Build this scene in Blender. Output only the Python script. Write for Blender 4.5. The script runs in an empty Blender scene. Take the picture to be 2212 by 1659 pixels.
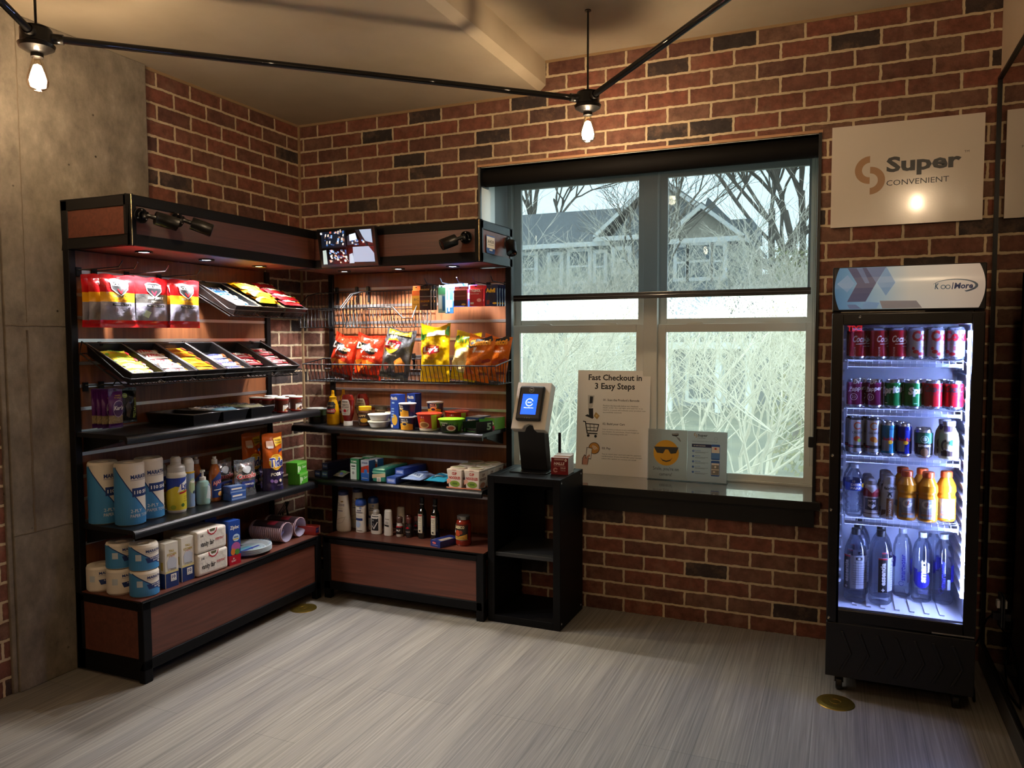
import bpy, bmesh, math, random
from mathutils import Vector, Matrix
from mathutils.geometry import tessellate_polygon
C = bpy.context.scene.collection
S = bpy.context.scene
R = math.radians
rnd = random.Random(7)

# ------------------------------------------------------------------ camera
def make_camera():
    f, yaw, pitch, roll = 1663.25, R(23.307), R(3.361), R(-0.238)
    cd = bpy.data.cameras.new('camera'); co = bpy.data.objects.new('camera', cd); C.objects.link(co)
    cd.sensor_fit = 'HORIZONTAL'; cd.sensor_width = 36; cd.lens = f / 2212 * 36; cd.clip_start = .05; cd.clip_end = 200
    F = Vector((-math.sin(yaw) * math.cos(pitch), math.cos(yaw) * math.cos(pitch), -math.sin(pitch)))
    R0 = Vector((math.cos(yaw), math.sin(yaw), 0)); U0 = R0.cross(F)
    Rv = R0 * math.cos(roll) + U0 * math.sin(roll); Uv = -R0 * math.sin(roll) + U0 * math.cos(roll)
    M = Matrix((Rv, Uv, -F)).transposed().to_4x4(); M.translation = (2.9598, -3.7245, 1.3782)
    co.matrix_world = M; S.camera = co
make_camera()
S.view_settings.view_transform = 'Standard'; S.view_settings.look = 'None'
S.view_settings.gamma = 1; S.view_settings.exposure = .28; S.view_settings.use_curve_mapping = False
S.cycles.max_bounces = 10; S.cycles.diffuse_bounces = 4; S.cycles.glossy_bounces = 4
S.cycles.transmission_bounces = 6; S.cycles.transparent_max_bounces = 16; S.cycles.sample_clamp_indirect = 6
S.cycles.caustics_reflective = False; S.cycles.caustics_refractive = False

# ------------------------------------------------------------------ world: pale overcast sky
W = bpy.data.worlds.new('sky'); S.world = W; W.use_nodes = True
def sky_nodes():
    nt = W.node_tree; nt.nodes.clear()
    out = nt.nodes.new('ShaderNodeOutputWorld'); bg = nt.nodes.new('ShaderNodeBackground')
    tc = nt.nodes.new('ShaderNodeTexCoord'); sx = nt.nodes.new('ShaderNodeSeparateXYZ'); rp = nt.nodes.new('ShaderNodeValToRGB')
    nz = nt.nodes.new('ShaderNodeTexNoise'); nz.inputs['Scale'].default_value = 3; nz.inputs['Detail'].default_value = 4
    ad = nt.nodes.new('ShaderNodeMath'); ad.operation = 'MULTIPLY_ADD'; ad.inputs[1].default_value = .5
    nt.links.new(tc.outputs['Generated'], sx.inputs[0]); nt.links.new(tc.outputs['Generated'], nz.inputs['Vector'])
    nt.links.new(nz.outputs[0], ad.inputs[0]); nt.links.new(sx.outputs['Z'], ad.inputs[2])
    e = rp.color_ramp.elements; e[0].position = .15; e[0].color = (.74, .86, .92, 1); e[1].position = .8; e[1].color = (.86, .94, 1, 1)
    nt.links.new(ad.outputs[0], rp.inputs[0]); nt.links.new(rp.outputs[0], bg.inputs[0])
    bg.inputs[1].default_value = SKY; nt.links.new(bg.outputs[0], out.inputs[0])
SKY = 6.5
sky_nodes()
PUCK_W, BULB_E = 35.0, 345.0
pd = bpy.data.lights.new('window_portal', 'AREA'); pd.shape = 'RECTANGLE'; pd.size = 1.7; pd.size_y = 1.7; pd.cycles.is_portal = True
po = bpy.data.objects.new('window_portal', pd); C.objects.link(po); po.location = (2.01, .5, 1.46); po.rotation_euler = (R(-90), 0, 0)

# ------------------------------------------------------------------ materials
def lin(h, a=1):
    h = h.lstrip('#'); o = []
    for i in (0, 2, 4):
        c = int(h[i:i+2], 16) / 255; o.append(c / 12.92 if c <= .04045 else ((c + .055) / 1.055) ** 2.4)
    return (*o, a)
_M = {}
def mat(hexc, rough=.5, metal=0, emit=0, bump=0, bscale=60, trans=0, coat=0, spec=.5, name=None):
    key = (hexc, rough, metal, emit, bump, bscale, trans, coat, spec)
    if key in _M: return _M[key]
    m = bpy.data.materials.new(name or 'paint_' + hexc.lstrip('#')); m.use_nodes = True; nt = m.node_tree; b = nt.nodes['Principled BSDF']
    b.inputs['Base Color'].default_value = lin(hexc); b.inputs['Roughness'].default_value = rough; b.inputs['Metallic'].default_value = metal
    b.inputs['Specular IOR Level'].default_value = spec; b.inputs['Coat Weight'].default_value = coat
    b.inputs['Transmission Weight'].default_value = trans
    if emit: b.inputs['Emission Color'].default_value = lin(hexc); b.inputs['Emission Strength'].default_value = emit
    if bump:
        tc = nt.nodes.new('ShaderNodeTexCoord'); nz = nt.nodes.new('ShaderNodeTexNoise'); bp = nt.nodes.new('ShaderNodeBump')
        nz.inputs['Scale'].default_value = bscale; nz.inputs['Detail'].default_value = 3; bp.inputs['Strength'].default_value = bump; bp.inputs['Distance'].default_value = .01
        nt.links.new(tc.outputs['Object'], nz.inputs['Vector']); nt.links.new(nz.outputs[0], bp.inputs['Height']); nt.links.new(bp.outputs[0], b.inputs['Normal'])
    _M[key] = m; return m
def newmat(name):
    m = bpy.data.materials.new(name); m.use_nodes = True; nt = m.node_tree
    return m, nt, nt.nodes['Principled BSDF'], (lambda t: nt.nodes.new('ShaderNode' + t)), nt.links.new
def ramp(rp, stops):
    e = rp.color_ramp.elements
    while len(e) < len(stops): e.new(.5)
    for k, (p, c) in zip(e, stops): k.position = p; k.color = lin(c) if isinstance(c, str) else c
def glass_mat(name, tint, gloss=.08, scatter=0, scol='#c8d0cc', rough=.0):
    m = bpy.data.materials.new(name); m.use_nodes = True; nt = m.node_tree; nt.nodes.clear(); N = lambda t: nt.nodes.new('ShaderNode' + t)
    out = N('OutputMaterial'); tr = N('BsdfTransparent'); gl = N('BsdfGlossy'); mx = N('MixShader'); fr = N('LayerWeight')
    tr.inputs[0].default_value = lin(tint); gl.inputs['Roughness'].default_value = rough; fr.inputs[0].default_value = .25
    mu = N('Math'); mu.operation = 'MULTIPLY_ADD'; mu.inputs[1].default_value = .6; mu.inputs[2].default_value = gloss; mu.use_clamp = True
    nt.links.new(fr.outputs['Fresnel'], mu.inputs[0]); nt.links.new(mu.outputs[0], mx.inputs[0])
    last = tr
    if scatter:
        t2 = N('BsdfTranslucent'); t2.inputs[0].default_value = lin(scol); m2 = N('MixShader'); m2.inputs[0].default_value = scatter
        nt.links.new(tr.outputs[0], m2.inputs[1]); nt.links.new(t2.outputs[0], m2.inputs[2]); last = m2
    nt.links.new(last.outputs[0], mx.inputs[1]); nt.links.new(gl.outputs[0], mx.inputs[2]); nt.links.new(mx.outputs[0], out.inputs[0])
    return m

def brick_mat(name, horiz, shift):
    m, nt, b, N, L = newmat(name)
    tc = N('TexCoord'); sp = N('SeparateXYZ'); cb = N('CombineXYZ'); L(tc.outputs['Object'], sp.inputs[0])
    ad = N('Math'); ad.operation = 'ADD'; ad.inputs[1].default_value = shift; L(sp.outputs[horiz], ad.inputs[0])
    L(ad.outputs[0], cb.inputs[0]); L(sp.outputs['Z'], cb.inputs[1])
    # slightly ragged edges
    nz = N('TexNoise'); nz.inputs['Scale'].default_value = 38; nz.inputs['Detail'].default_value = 3; L(tc.outputs['Object'], nz.inputs['Vector'])
    vs = N('VectorMath'); vs.operation = 'MULTIPLY_ADD'; vs.inputs[1].default_value = (.010, .010, 0); L(nz.outputs['Color'], vs.inputs[0]); L(cb.outputs[0], vs.inputs[2])
    br = N('TexBrick'); br.offset = .5; br.offset_frequency = 2; br.squash = 1; L(vs.outputs[0], br.inputs['Vector'])
    for k, v in (('Scale', 1), ('Brick Width', .2032), ('Row Height', .0751), ('Mortar Size', .0068), ('Mortar Smooth', .25), ('Bias', 0)): br.inputs[k].default_value = v
    br.inputs['Color1'].default_value = (0, 0, 0, 1); br.inputs['Color2'].default_value = (1, 1, 1, 1); br.inputs['Mortar'].default_value = (.5, .5, .5, 1)
    rp = N('ValToRGB'); L(br.outputs['Color'], rp.inputs[0])
    ramp(rp, [(0, '#3a3130'), (.10, '#453733'), (.13, '#6a4439'), (.3, '#7c5142'), (.5, '#84503f'), (.7, '#8c5341'), (.85, '#7a5a4b'), (1, '#86604d')])
    n2 = N('TexNoise'); n2.inputs['Scale'].default_value = 22; n2.inputs['Detail'].default_value = 6; n2.inputs['Roughness'].default_value = .65; L(tc.outputs['Object'], n2.inputs['Vector'])
    mx = N('Mix'); mx.data_type = 'RGBA'; mx.blend_type = 'MULTIPLY'; mx.inputs[0].default_value = .75
    r2 = N('ValToRGB'); ramp(r2, [(.3, '#8c7c74'), (.62, '#ffffff')]); L(n2.outputs[0], r2.inputs[0])
    L(rp.outputs[0], mx.inputs[6]); L(r2.outputs[0], mx.inputs[7])
    # lime smears
    n3 = N('TexNoise'); n3.inputs['Scale'].default_value = 9; n3.inputs['Detail'].default_value = 8; n3.inputs['Roughness'].default_value = .7; L(tc.outputs['Object'], n3.inputs['Vector'])
    r3 = N('ValToRGB'); ramp(r3, [(.51, '#000000'), (.66, '#a8a8a8')]); L(n3.outputs[0], r3.inputs[0])
    m2 = N('Mix'); m2.data_type = 'RGBA'; L(r3.outputs[0], m2.inputs[0]); L(mx.outputs[2], m2.inputs[6]); m2.inputs[7].default_value = lin('#94745f')
    m3 = N('Mix'); m3.data_type = 'RGBA'; L(br.outputs['Fac'], m3.inputs[0]); L(m2.outputs[2], m3.inputs[6])
    r4 = N('ValToRGB'); ramp(r4, [(.3, '#bfab8b'), (.7, '#d8c4a3')]); L(n2.outputs[0], r4.inputs[0]); L(r4.outputs[0], m3.inputs[7])
    L(m3.outputs[2], b.inputs['Base Color']); b.inputs['Roughness'].default_value = .82
    iv = N('Math'); iv.operation = 'SUBTRACT'; iv.inputs[0].default_value = 1; L(br.outputs['Fac'], iv.inputs[1])
    h = N('Math'); h.operation = 'MULTIPLY_ADD'; h.inputs[1].default_value = .6; L(n2.outputs[0], h.inputs[0]); L(iv.outputs[0], h.inputs[2])
    bp = N('Bump'); bp.inputs['Strength'].default_value = 1; bp.inputs['Distance'].default_value = .011; L(h.outputs[0], bp.inputs['Height']); L(bp.outputs[0], b.inputs['Normal'])
    return m
def wood_mat(name, c0, c1, axis, rough=.4, grain=1):
    m, nt, b, N, L = newmat(name)
    tc = N('TexCoord'); mp = N('Mapping'); s = [38, 38, 38]; s['xyz'.index(axis)] = 2.2; mp.inputs['Scale'].default_value = s; L(tc.outputs['Object'], mp.inputs['Vector'])
    nz = N('TexNoise'); nz.inputs['Scale'].default_value = grain; nz.inputs['Detail'].default_value = 6; nz.inputs['Distortion'].default_value = 1.4; L(mp.outputs[0], nz.inputs['Vector'])
    rp = N('ValToRGB'); ramp(rp, [(.3, c0), (.7, c1)]); L(nz.outputs[0], rp.inputs[0]); L(rp.outputs[0], b.inputs['Base Color']); b.inputs['Roughness'].default_value = rough
    return m
def floor_mat():
    m, nt, b, N, L = newmat('grey_vinyl_planks')
    tc = N('TexCoord'); sp = N('SeparateXYZ'); cb = N('CombineXYZ'); L(tc.outputs['Object'], sp.inputs[0]); L(sp.outputs['Y'], cb.inputs[0]); L(sp.outputs['X'], cb.inputs[1])
    br = N('TexBrick'); br.offset = .37; br.offset_frequency = 3; L(cb.outputs[0], br.inputs['Vector'])
    for k, v in (('Scale', 1), ('Brick Width', 1.22), ('Row Height', .18), ('Mortar Size', .0008), ('Mortar Smooth', .1), ('Bias', 0)): br.inputs[k].default_value = v
    br.inputs['Color1'].default_value = (.93, .93, .93, 1); br.inputs['Color2'].default_value = (1.05, 1.03, 1.0, 1); br.inputs['Mortar'].default_value = (.45, .45, .45, 1)
    mp = N('Mapping'); mp.inputs['Scale'].default_value = (150, 1.9, 1); L(tc.outputs['Object'], mp.inputs['Vector'])
    nz = N('TexNoise'); nz.inputs['Scale'].default_value = 1; nz.inputs['Detail'].default_value = 8; nz.inputs['Roughness'].default_value = .62; nz.inputs['Distortion'].default_value = .35; L(mp.outputs[0], nz.inputs['Vector'])
    rp = N('ValToRGB'); ramp(rp, [(.25, '#656462'), (.45, '#838280'), (.6, '#949390'), (.78, '#abaaa6')]); L(nz.outputs[0], rp.inputs[0])
    n2 = N('TexNoise'); n2.inputs['Scale'].default_value = 1; n2.inputs['Detail'].default_value = 3
    m2 = N('Mapping'); m2.inputs['Scale'].default_value = (11, .9, 1); L(tc.outputs['Object'], m2.inputs['Vector']); L(m2.outputs[0], n2.inputs['Vector'])
    r2 = N('ValToRGB'); ramp(r2, [(.3, '#d8d4d2'), (.7, '#fffaf0')]); L(n2.outputs[0], r2.inputs[0])
    mx = N('Mix'); mx.data_type = 'RGBA'; mx.blend_type = 'MULTIPLY'; mx.inputs[0].default_value = 1; L(rp.outputs[0], mx.inputs[6]); L(br.outputs['Color'], mx.inputs[7])
    m3 = N('Mix'); m3.data_type = 'RGBA'; m3.blend_type = 'MULTIPLY'; m3.inputs[0].default_value = 1; L(mx.outputs[2], m3.inputs[6]); L(r2.outputs[0], m3.inputs[7])
    L(m3.outputs[2], b.inputs['Base Color']); b.inputs['Roughness'].default_value = .5; b.inputs['Specular IOR Level'].default_value = .35
    bp = N('Bump'); bp.inputs['Strength'].default_value = .25; bp.inputs['Distance'].default_value = .002; L(nz.outputs[0], bp.inputs['Height']); L(bp.outputs[0], b.inputs['Normal'])
    return m
def concrete_mat():
    m, nt, b, N, L = newmat('cast_concrete')
    tc = N('TexCoord'); n1 = N('TexNoise'); n1.inputs['Scale'].default_value = 9; n1.inputs['Detail'].default_value = 12; n1.inputs['Roughness'].default_value = .68
    mp = N('Mapping'); mp.inputs['Scale'].default_value = (1, 1.25, .85); L(tc.outputs['Object'], mp.inputs['Vector']); L(mp.outputs[0], n1.inputs['Vector'])
    rp = N('ValToRGB'); ramp(rp, [(.25, '#5a5349'), (.48, '#7b7265'), (.6, '#887f71'), (.75, '#9e9588')]); L(n1.outputs[0], rp.inputs[0])
    vo = N('TexVoronoi'); vo.inputs['Scale'].default_value = 17; L(tc.outputs['Object'], vo.inputs['Vector'])
    n4 = N('TexNoise'); n4.inputs['Scale'].default_value = 7; L(tc.outputs['Object'], n4.inputs['Vector'])
    r2 = N('ValToRGB'); ramp(r2, [(.05, '#4a3c2e'), (.11, '#ffffff')]); L(vo.outputs['Distance'], r2.inputs[0])
    mx = N('Mix'); mx.data_type = 'RGBA'; mx.blend_type = 'MULTIPLY'; L(rp.outputs[0], mx.inputs[6]); L(r2.outputs[0], mx.inputs[7])
    r4 = N('ValToRGB'); ramp(r4, [(.52, '#000000'), (.6, '#ffffff')]); L(n4.outputs[0], r4.inputs[0]); L(r4.outputs[0], mx.inputs[0])
    L(mx.outputs[2], b.inputs['Base Color']); b.inputs['Roughness'].default_value = .85
    bp = N('Bump'); bp.inputs['Strength'].default_value = .6; bp.inputs['Distance'].default_value = .012; L(n1.outputs[0], bp.inputs['Height']); L(bp.outputs[0], b.inputs['Normal'])
    return m
def plaster_mat(name, c0, c1):
    m, nt, b, N, L = newmat(name); tc = N('TexCoord'); nz = N('TexNoise'); nz.inputs['Scale'].default_value = 2.5; nz.inputs['Detail'].default_value = 5; L(tc.outputs['Object'], nz.inputs['Vector'])
    rp = N('ValToRGB'); ramp(rp, [(.35, c0), (.65, c1)]); L(nz.outputs[0], rp.inputs[0]); L(rp.outputs[0], b.inputs['Base Color']); b.inputs['Roughness'].default_value = .8
    return m

BLACK = mat('#0e0e10', .5, bump=.08, bscale=400, spec=.14, name='black_laminate')
BLK = mat('#0d0d0f', .35, name='black_plastic'); BLKM = mat('#0d0d0f', .38, 0, spec=.25, name='black_metal')
CHROME = mat('#d9d9d9', .28, .9, name='bright_aluminium'); WHITE = mat('#e8e6e0', .45, name='white_plastic')
WOODV = wood_mat('cherry_wood_upright', '#6b3d24', '#875433', 'z'); WOODH = wood_mat('cherry_wood', '#552f25', '#6d3e30', 'x')
BRICKB = brick_mat('brick_back', 'X', .165); BRICKL = brick_mat('brick_left', 'Y', .1016)
CEIL = plaster_mat('painted_ceiling', '#b3a58e', '#c2b49d'); CONC = concrete_mat(); FLOORM = floor_mat()
PAINT = plaster_mat('wall_paint', '#b8a48c', '#c2ae96'); DARKP = mat('#2a2d30', .6, name='dark_paint')
VINYL = mat('#dcdcd4', .45, name='white_window_vinyl'); SILLM = mat('#3f3e3a', .22, bump=.04, bscale=30, coat=1, spec=.8, name='sill_paint_sheen')
MORTAR = mat('#9c815f', .9, bump=.4, bscale=80, name='mortar')

# ------------------------------------------------------------------ mesh builder
class MB:
    def __init__(s): s.V = []; s.F = []; s.I = []; s.S = []; s.mats = []
    def mi(s, m):
        if m not in s.mats: s.mats.append(m)
        return s.mats.index(m)
    def add(s, vs, fs, m, smooth=False):
        o = len(s.V); k = s.mi(m); s.V += [tuple(v) for v in vs]
        for f in fs: s.F.append([i + o for i in f]); s.I.append(k); s.S.append(smooth)
        return s
    def box(s, x0, x1, y0, y1, z0, z1, m):
        v = [(x, y, z) for z in (z0, z1) for y in (y0, y1) for x in (x0, x1)]
        return s.add(v, [(0, 2, 3, 1), (4, 5, 7, 6), (0, 1, 5, 4), (2, 6, 7, 3), (0, 4, 6, 2), (1, 3, 7, 5)], m)
    def prism(s, poly, a0, a1, axis, m, smooth=False):
        n = len(poly); put = {'x': lambda a, p: (a, p[0], p[1]), 'y': lambda a, p: (p[0], a, p[1]), 'z': lambda a, p: (p[0], p[1], a)}[axis]
        v = [put(a0, p) for p in poly] + [put(a1, p) for p in poly]
        s.add(v, [(i, (i + 1) % n, n + (i + 1) % n, n + i) for i in range(n)], m, smooth)
        return s.add(v, [tuple(range(n)), tuple(range(2 * n - 1, n - 1, -1))], m)
    def lathe(s, prof, m, n=20, cx=0, cy=0, sx=1, sy=1, smooth=True, axis='z'):
        # prof: (r, z) or (r, z, material of the band that starts here)
        def P(r, a, z):
            x, y = r * math.cos(a) * sx, r * math.sin(a) * sy
            if axis == 'x': return (z, cx + x, cy + y)
            if axis == 'y': return (cx + x, z, cy + y)
            return (cx + x, cy + y, z)
        cur = m
        for a, b in zip(prof, prof[1:]):
            if len(a) > 2: cur = a[2]
            v = [P(r, 2 * math.pi * k / n, z) for r, z in (a[:2], b[:2]) for k in range(n)]
            s.add(v, [(k, (k + 1) % n, n + (k + 1) % n, n + k) for k in range(n)], cur, smooth)
        return s
    def tube(s, pts, r, m, n=6, closed=False, caps=True):
        pts = [Vector(p) for p in pts]; rings = []
        up = Vector((0, 0, 1))
        for i, p in enumerate(pts):
            a = pts[i - 1] if (i or closed) else p; b = pts[(i + 1) % len(pts)] if (i < len(pts) - 1 or closed) else p
            t = (b - a).normalized(); x = t.cross(up if abs(t.z) < .95 else Vector((1, 0, 0))).normalized(); y = x.cross(t)
            rings.append([p + (x * math.cos(2 * math.pi * k / n) + y * math.sin(2 * math.pi * k / n)) * r for k in range(n)])
        v = [q for g in rings for q in g]; m_ = len(pts); fs = []
        for i in range(m_ if closed else m_ - 1):
            j = (i + 1) % m_
            fs += [(i * n + k, i * n + (k + 1) % n, j * n + (k + 1) % n, j * n + k) for k in range(n)]
        if caps and not closed: fs += [tuple(range(n)), tuple((m_ - 1) * n + k for k in range(n - 1, -1, -1))]
        return s.add(v, fs, m, True)
    def build(s, name, parent=None, loc=(0, 0, 0), rz=0, bevel=0, seg=2, weld=False):
        me = bpy.data.meshes.new(name); me.from_pydata(s.V, [], s.F)
        for m in s.mats: me.materials.append(m)
        me.polygons.foreach_set('material_index', s.I); me.polygons.foreach_set('use_smooth', s.S); me.update()
        if weld or bevel:
            bm = bmesh.new(); bm.from_mesh(me); bmesh.ops.remove_doubles(bm, verts=bm.verts, dist=1e-5); bmesh.ops.recalc_face_normals(bm, faces=bm.faces); bm.to_mesh(me); bm.free()
        o = bpy.data.objects.new(name, me); C.objects.link(o); o.location = loc; o.rotation_euler = (0, 0, rz)
        if parent: o.parent = parent
        if bevel:
            b = o.modifiers.new('bevel', 'BEVEL'); b.width = bevel; b.segments = seg; b.limit_method = 'ANGLE'; b.angle_limit = R(40)
        return o
def thing(name, label, cat, loc=(0, 0, 0), rz=0, group=None):
    o = bpy.data.objects.new(name, None); C.objects.link(o); o.empty_display_size = .02
    o.location = loc; o.rotation_euler = (0, 0, rz); return tag(o, label, cat, group)
def tag(o, label, cat, group=None):
    o['label'] = label; o['category'] = cat
    if group: o['group'] = group
    return o
def struct(o): o['kind'] = 'structure'; return o
def dup(root, label=None, M=None, loc=None, rz=None):
    r = root.copy(); C.objects.link(r)
    if label: r['label'] = label
    if loc is not None: r.location = (loc[0], loc[1], loc[2] + .0006)
    if rz is not None: r.rotation_euler = (0, 0, rz)
    if M is not None: setm(r, M)
    for ch in root.children:
        c = ch.copy(); C.objects.link(c); c.parent = r
        for g in ch.children:
            d = g.copy(); C.objects.link(d); d.parent = c
    return r
def setm(o, M):
    l, q, sc = M.decompose(); o.location = l; o.rotation_mode = 'XYZ'; o.rotation_euler = q.to_euler('XYZ')
def put(o, x, y, z, rz=0): o.location = (x, y, z + .0006); o.rotation_euler = (0, 0, rz); return o

# ------------------------------------------------------------------ lettering and printed marks
_T = {}
def text2d(s, bold=0, shear=0):
    k = (s, bold, shear)
    if k in _T: return _T[k]
    cu = bpy.data.curves.new('t', 'FONT'); cu.body = s; cu.offset = bold; cu.resolution_u = 2; cu.shear = shear; cu.align_x = 'CENTER'; cu.space_line = 1.15
    ob = bpy.data.objects.new('t', cu); me = ob.to_mesh()
    vs = [(v.co.x, v.co.y) for v in me.vertices]; fs = [tuple(p.vertices) for p in me.polygons]
    ob.to_mesh_clear(); bpy.data.objects.remove(ob); bpy.data.curves.remove(cu)
    x0 = min(v[0] for v in vs); x1 = max(v[0] for v in vs); y0 = min(v[1] for v in vs); y1 = max(v[1] for v in vs)
    vs = [((x - (x0 + x1) / 2), (y - (y0 + y1) / 2)) for x, y in vs]
    _T[k] = (vs, fs, x1 - x0, y1 - y0); return _T[k]
def shape2d(it):
    k = it[0]
    if k == 'r': _, u0, v0, u1, v1, m = it; return [(u0, v0), (u1, v0), (u1, v1), (u0, v1)], [(0, 1, 2, 3)], m
    if k == 'e':
        _, cu, cv, ru, rv, m = it; n = 24; return [(cu + ru * math.cos(6.28318 * i / n), cv + rv * math.sin(6.28318 * i / n)) for i in range(n)], [tuple(range(n))], m
    if k == 'p':
        _, pts, m = it; t = tessellate_polygon([[Vector((a, b, 0)) for a, b in pts]]); return list(pts), [tuple(x) for x in t], m
    if k == 'a':   # ring arc: cu cv r0 r1 deg0 deg1
        _, cu, cv, r0, r1, a0, a1, m = it; n = max(4, int(abs(a1 - a0) / 9)); vs = []
        for i in range(n + 1):
            a = R(a0 + (a1 - a0) * i / n); vs += [(cu + r0 * math.cos(a), cv + r0 * math.sin(a)), (cu + r1 * math.cos(a), cv + r1 * math.sin(a))]
        return vs, [(2 * i, 2 * i + 1, 2 * i + 3, 2 * i + 2) for i in range(n)], m
    if k == 'l':   # polyline with a width
        _, pts, w, m = it; vs = []; fs = []
        for (a, b), (c, d) in zip(pts, pts[1:]):
            t = Vector((c - a, d - b)); t.normalize(); nx, ny = -t.y * w / 2, t.x * w / 2; o = len(vs); ex, ey = t.x * w * .3, t.y * w * .3
            vs += [(a + nx - ex, b + ny - ey), (a - nx - ex, b - ny - ey), (c - nx + ex, d - ny + ey), (c + nx + ex, d + ny + ey)]; fs.append((o, o + 1, o + 2, o + 3))
        return vs, fs, m
    if k == 't':   # text, centre, width or None, height or None, material, options
        _, s, cu, cv, w, h, m = it[:7]; o = it[7] if len(it) > 7 else {}
        vs, fs, tw, th = text2d(s, o.get('b', 0), o.get('s', 0))
        sx = w / tw if w else None; sy = h / th if h else None
        sx = sx or sy; sy = sy or sx; a = R(o.get('r', 0)); ca, sa = math.cos(a), math.sin(a)
        return [(cu + x * sx * ca - y * sy * sa, cv + x * sx * sa + y * sy * ca) for x, y in vs], fs, m
def decal(parent, surf, items, name='printed_label', cu=0, cv=0, step=.00025, base=.0004):
    b = MB()
    for i, it in enumerate(items):
        vs, fs, m = shape2d(it)
        if cu or cv:
            bm = bmesh.new(); bv = [bm.verts.new((x, y, 0)) for x, y in vs]
            for f in fs:
                try: bm.faces.new([bv[j] for j in f])
                except ValueError: pass
            for ax, d in ((0, cu), (1, cv)):
                if not d: continue
                lo = min(v.co[ax] for v in bm.verts); hi = max(v.co[ax] for v in bm.verts); kk = math.floor(lo / d) + 1
                while kk * d < hi - 1e-6:
                    co = [0, 0, 0]; co[ax] = kk * d; no = [0, 0, 0]; no[ax] = 1
                    bmesh.ops.bisect_plane(bm, geom=bm.verts[:] + bm.edges[:] + bm.faces[:], plane_co=co, plane_no=no); kk += 1
            bm.verts.index_update(); vs = [(v.co.x, v.co.y) for v in bm.verts]; fs = [tuple(v.index for v in f.verts) for f in bm.faces]; bm.free()
        b.add([surf(u, v, base + step * i) for u, v in vs], fs, m)
    return b.build(name, parent)
flat = lambda y: (lambda u, v, o: (u, y - o, v))
def cyl(r, cx=0, cy=0):
    rf = r if callable(r) else (lambda v: r)
    def f(u, v, o):
        q = rf(v); a = u / max(q, .008); return (cx + (q + o) * math.sin(a), cy - (q + o) * math.cos(a), v)
    return f
def prof_r(prof):
    def f(v):
        for a, b in zip(prof, prof[1:]):
            if min(a[1], b[1]) <= v <= max(a[1], b[1]) and a[1] != b[1]: return a[0] + (b[0] - a[0]) * (v - a[1]) / (b[1] - a[1])
        return prof[len(prof) // 2][0]
    return f

# ================================================================== THE ROOM
H1, H2, XS, XR, YF = 2.629, 2.779, 1.544, 3.525, -8.0
WX0, WX1, WZ0, WZ1, WY = 1.166, 2.853, .60, 2.295, .36     # window opening and the depth of the window in it
def room():
    b = MB(); b.box(-.6, XR + .15, YF - .1, .6, -.12, 0, FLOORM); struct(b.build('floor'))
    b = MB(); T = .5
    for x0, x1, z0, z1 in ((-.6, WX0, 0, H2 + .1), (WX1, XR + .15, 0, H2 + .1), (WX0, WX1, 0, WZ0), (WX0, WX1, WZ1, H2 + .1)): b.box(x0, x1, 0, T, z0, z1, BRICKB)
    struct(b.build('wall_back'))
    b = MB(); b.box(-.6, 0, YF, 0, 0, H2 + .1, BRICKL); struct(b.build('wall_left'))
    # concrete column with form-board seams
    b = MB(); b.box(-.02, .022, -1.785, -1.097, 0, H1, CONC); b.box(-.02, .012, -1.805, -1.785, 0, H1, CONC)
    o = struct(b.build('trim_1', bevel=.004)); seam = mat('#6e6252', .9, bump=.6, bscale=90)
    b = MB()
    for y in (-1.70,):
        b.tube([(.0215, y + .0016 * math.sin(2.3 * k), .62 + k * .05) for k in range(17)], .0055, seam, 5); b.tube([(.0213, y + .0012 * math.sin(2.9 * k), 1.45 + k * .05) for k in range(24)], .003, seam, 5)
    for z in (1.437, .62): b.tube([(.0215, -1.785 + k * .03, z + .0012 * math.sin(2 * k)) for k in range(24)], .0028, seam, 5)
    b.build('form_seams', o)
    b = MB(); b.box(-.001, .006, -1.097, -1.088, 1.0, H1, MORTAR); struct(b.build('trim_2'))
    b = MB(); b.box(XR, XR + .15, YF, 0, 0, H2 + .1, PAINT); struct(b.build('wall_right'))
    b = MB(); b.box(-.6, XR + .15, YF - .1, YF, 0, H2 + .1, PAINT); struct(b.build('wall_front'))
    # stepped ceiling: low slab on the left, a chamfered lip, higher ceiling on the right
    b = MB(); b.box(-.6, XS - .03, YF, .3, H1, H1 + .35, CEIL); b.box(XS - .03, XR + .15, YF, .3, H2, H2 + .2, CEIL)
    b.prism([(XS - .03, H1), (XS + .004, H1 + .03), (XS + .004, H2 + .01), (XS - .03, H2 + .01)], YF, 0, 'y', CEIL)
    struct(b.build('ceiling'))
    b = MB(); bm_ = mat('#3a3b3b', .45)
    b.box(XR - .014, XR, YF, -.001, 0, .085, bm_); b.box(XR - .018, XR, YF, -.001, .085, .097, mat('#6e6c66', .4)); struct(b.build('baseboard_right'))
    # mortar fillets at the ceiling line
    b = MB()
    b.box(0, XS, -.006, 0, H1 - .013, H1, MORTAR); b.box(XS, XR, -.006, 0, H2 - .012, H2, MORTAR); b.box(0, .006, -1.09, 0, H1 - .013, H1, MORTAR)
    b.box(0, .011, -.011, 0, 0, H1, MORTAR); struct(b.build('trim_3'))
    b = MB(); b.box(WX0 - .004, WX1 + .004, -.003, .06, WZ1 - .012, WZ1, mat('#b98d68', .7)); struct(b.build('trim_4'))
room()

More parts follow.
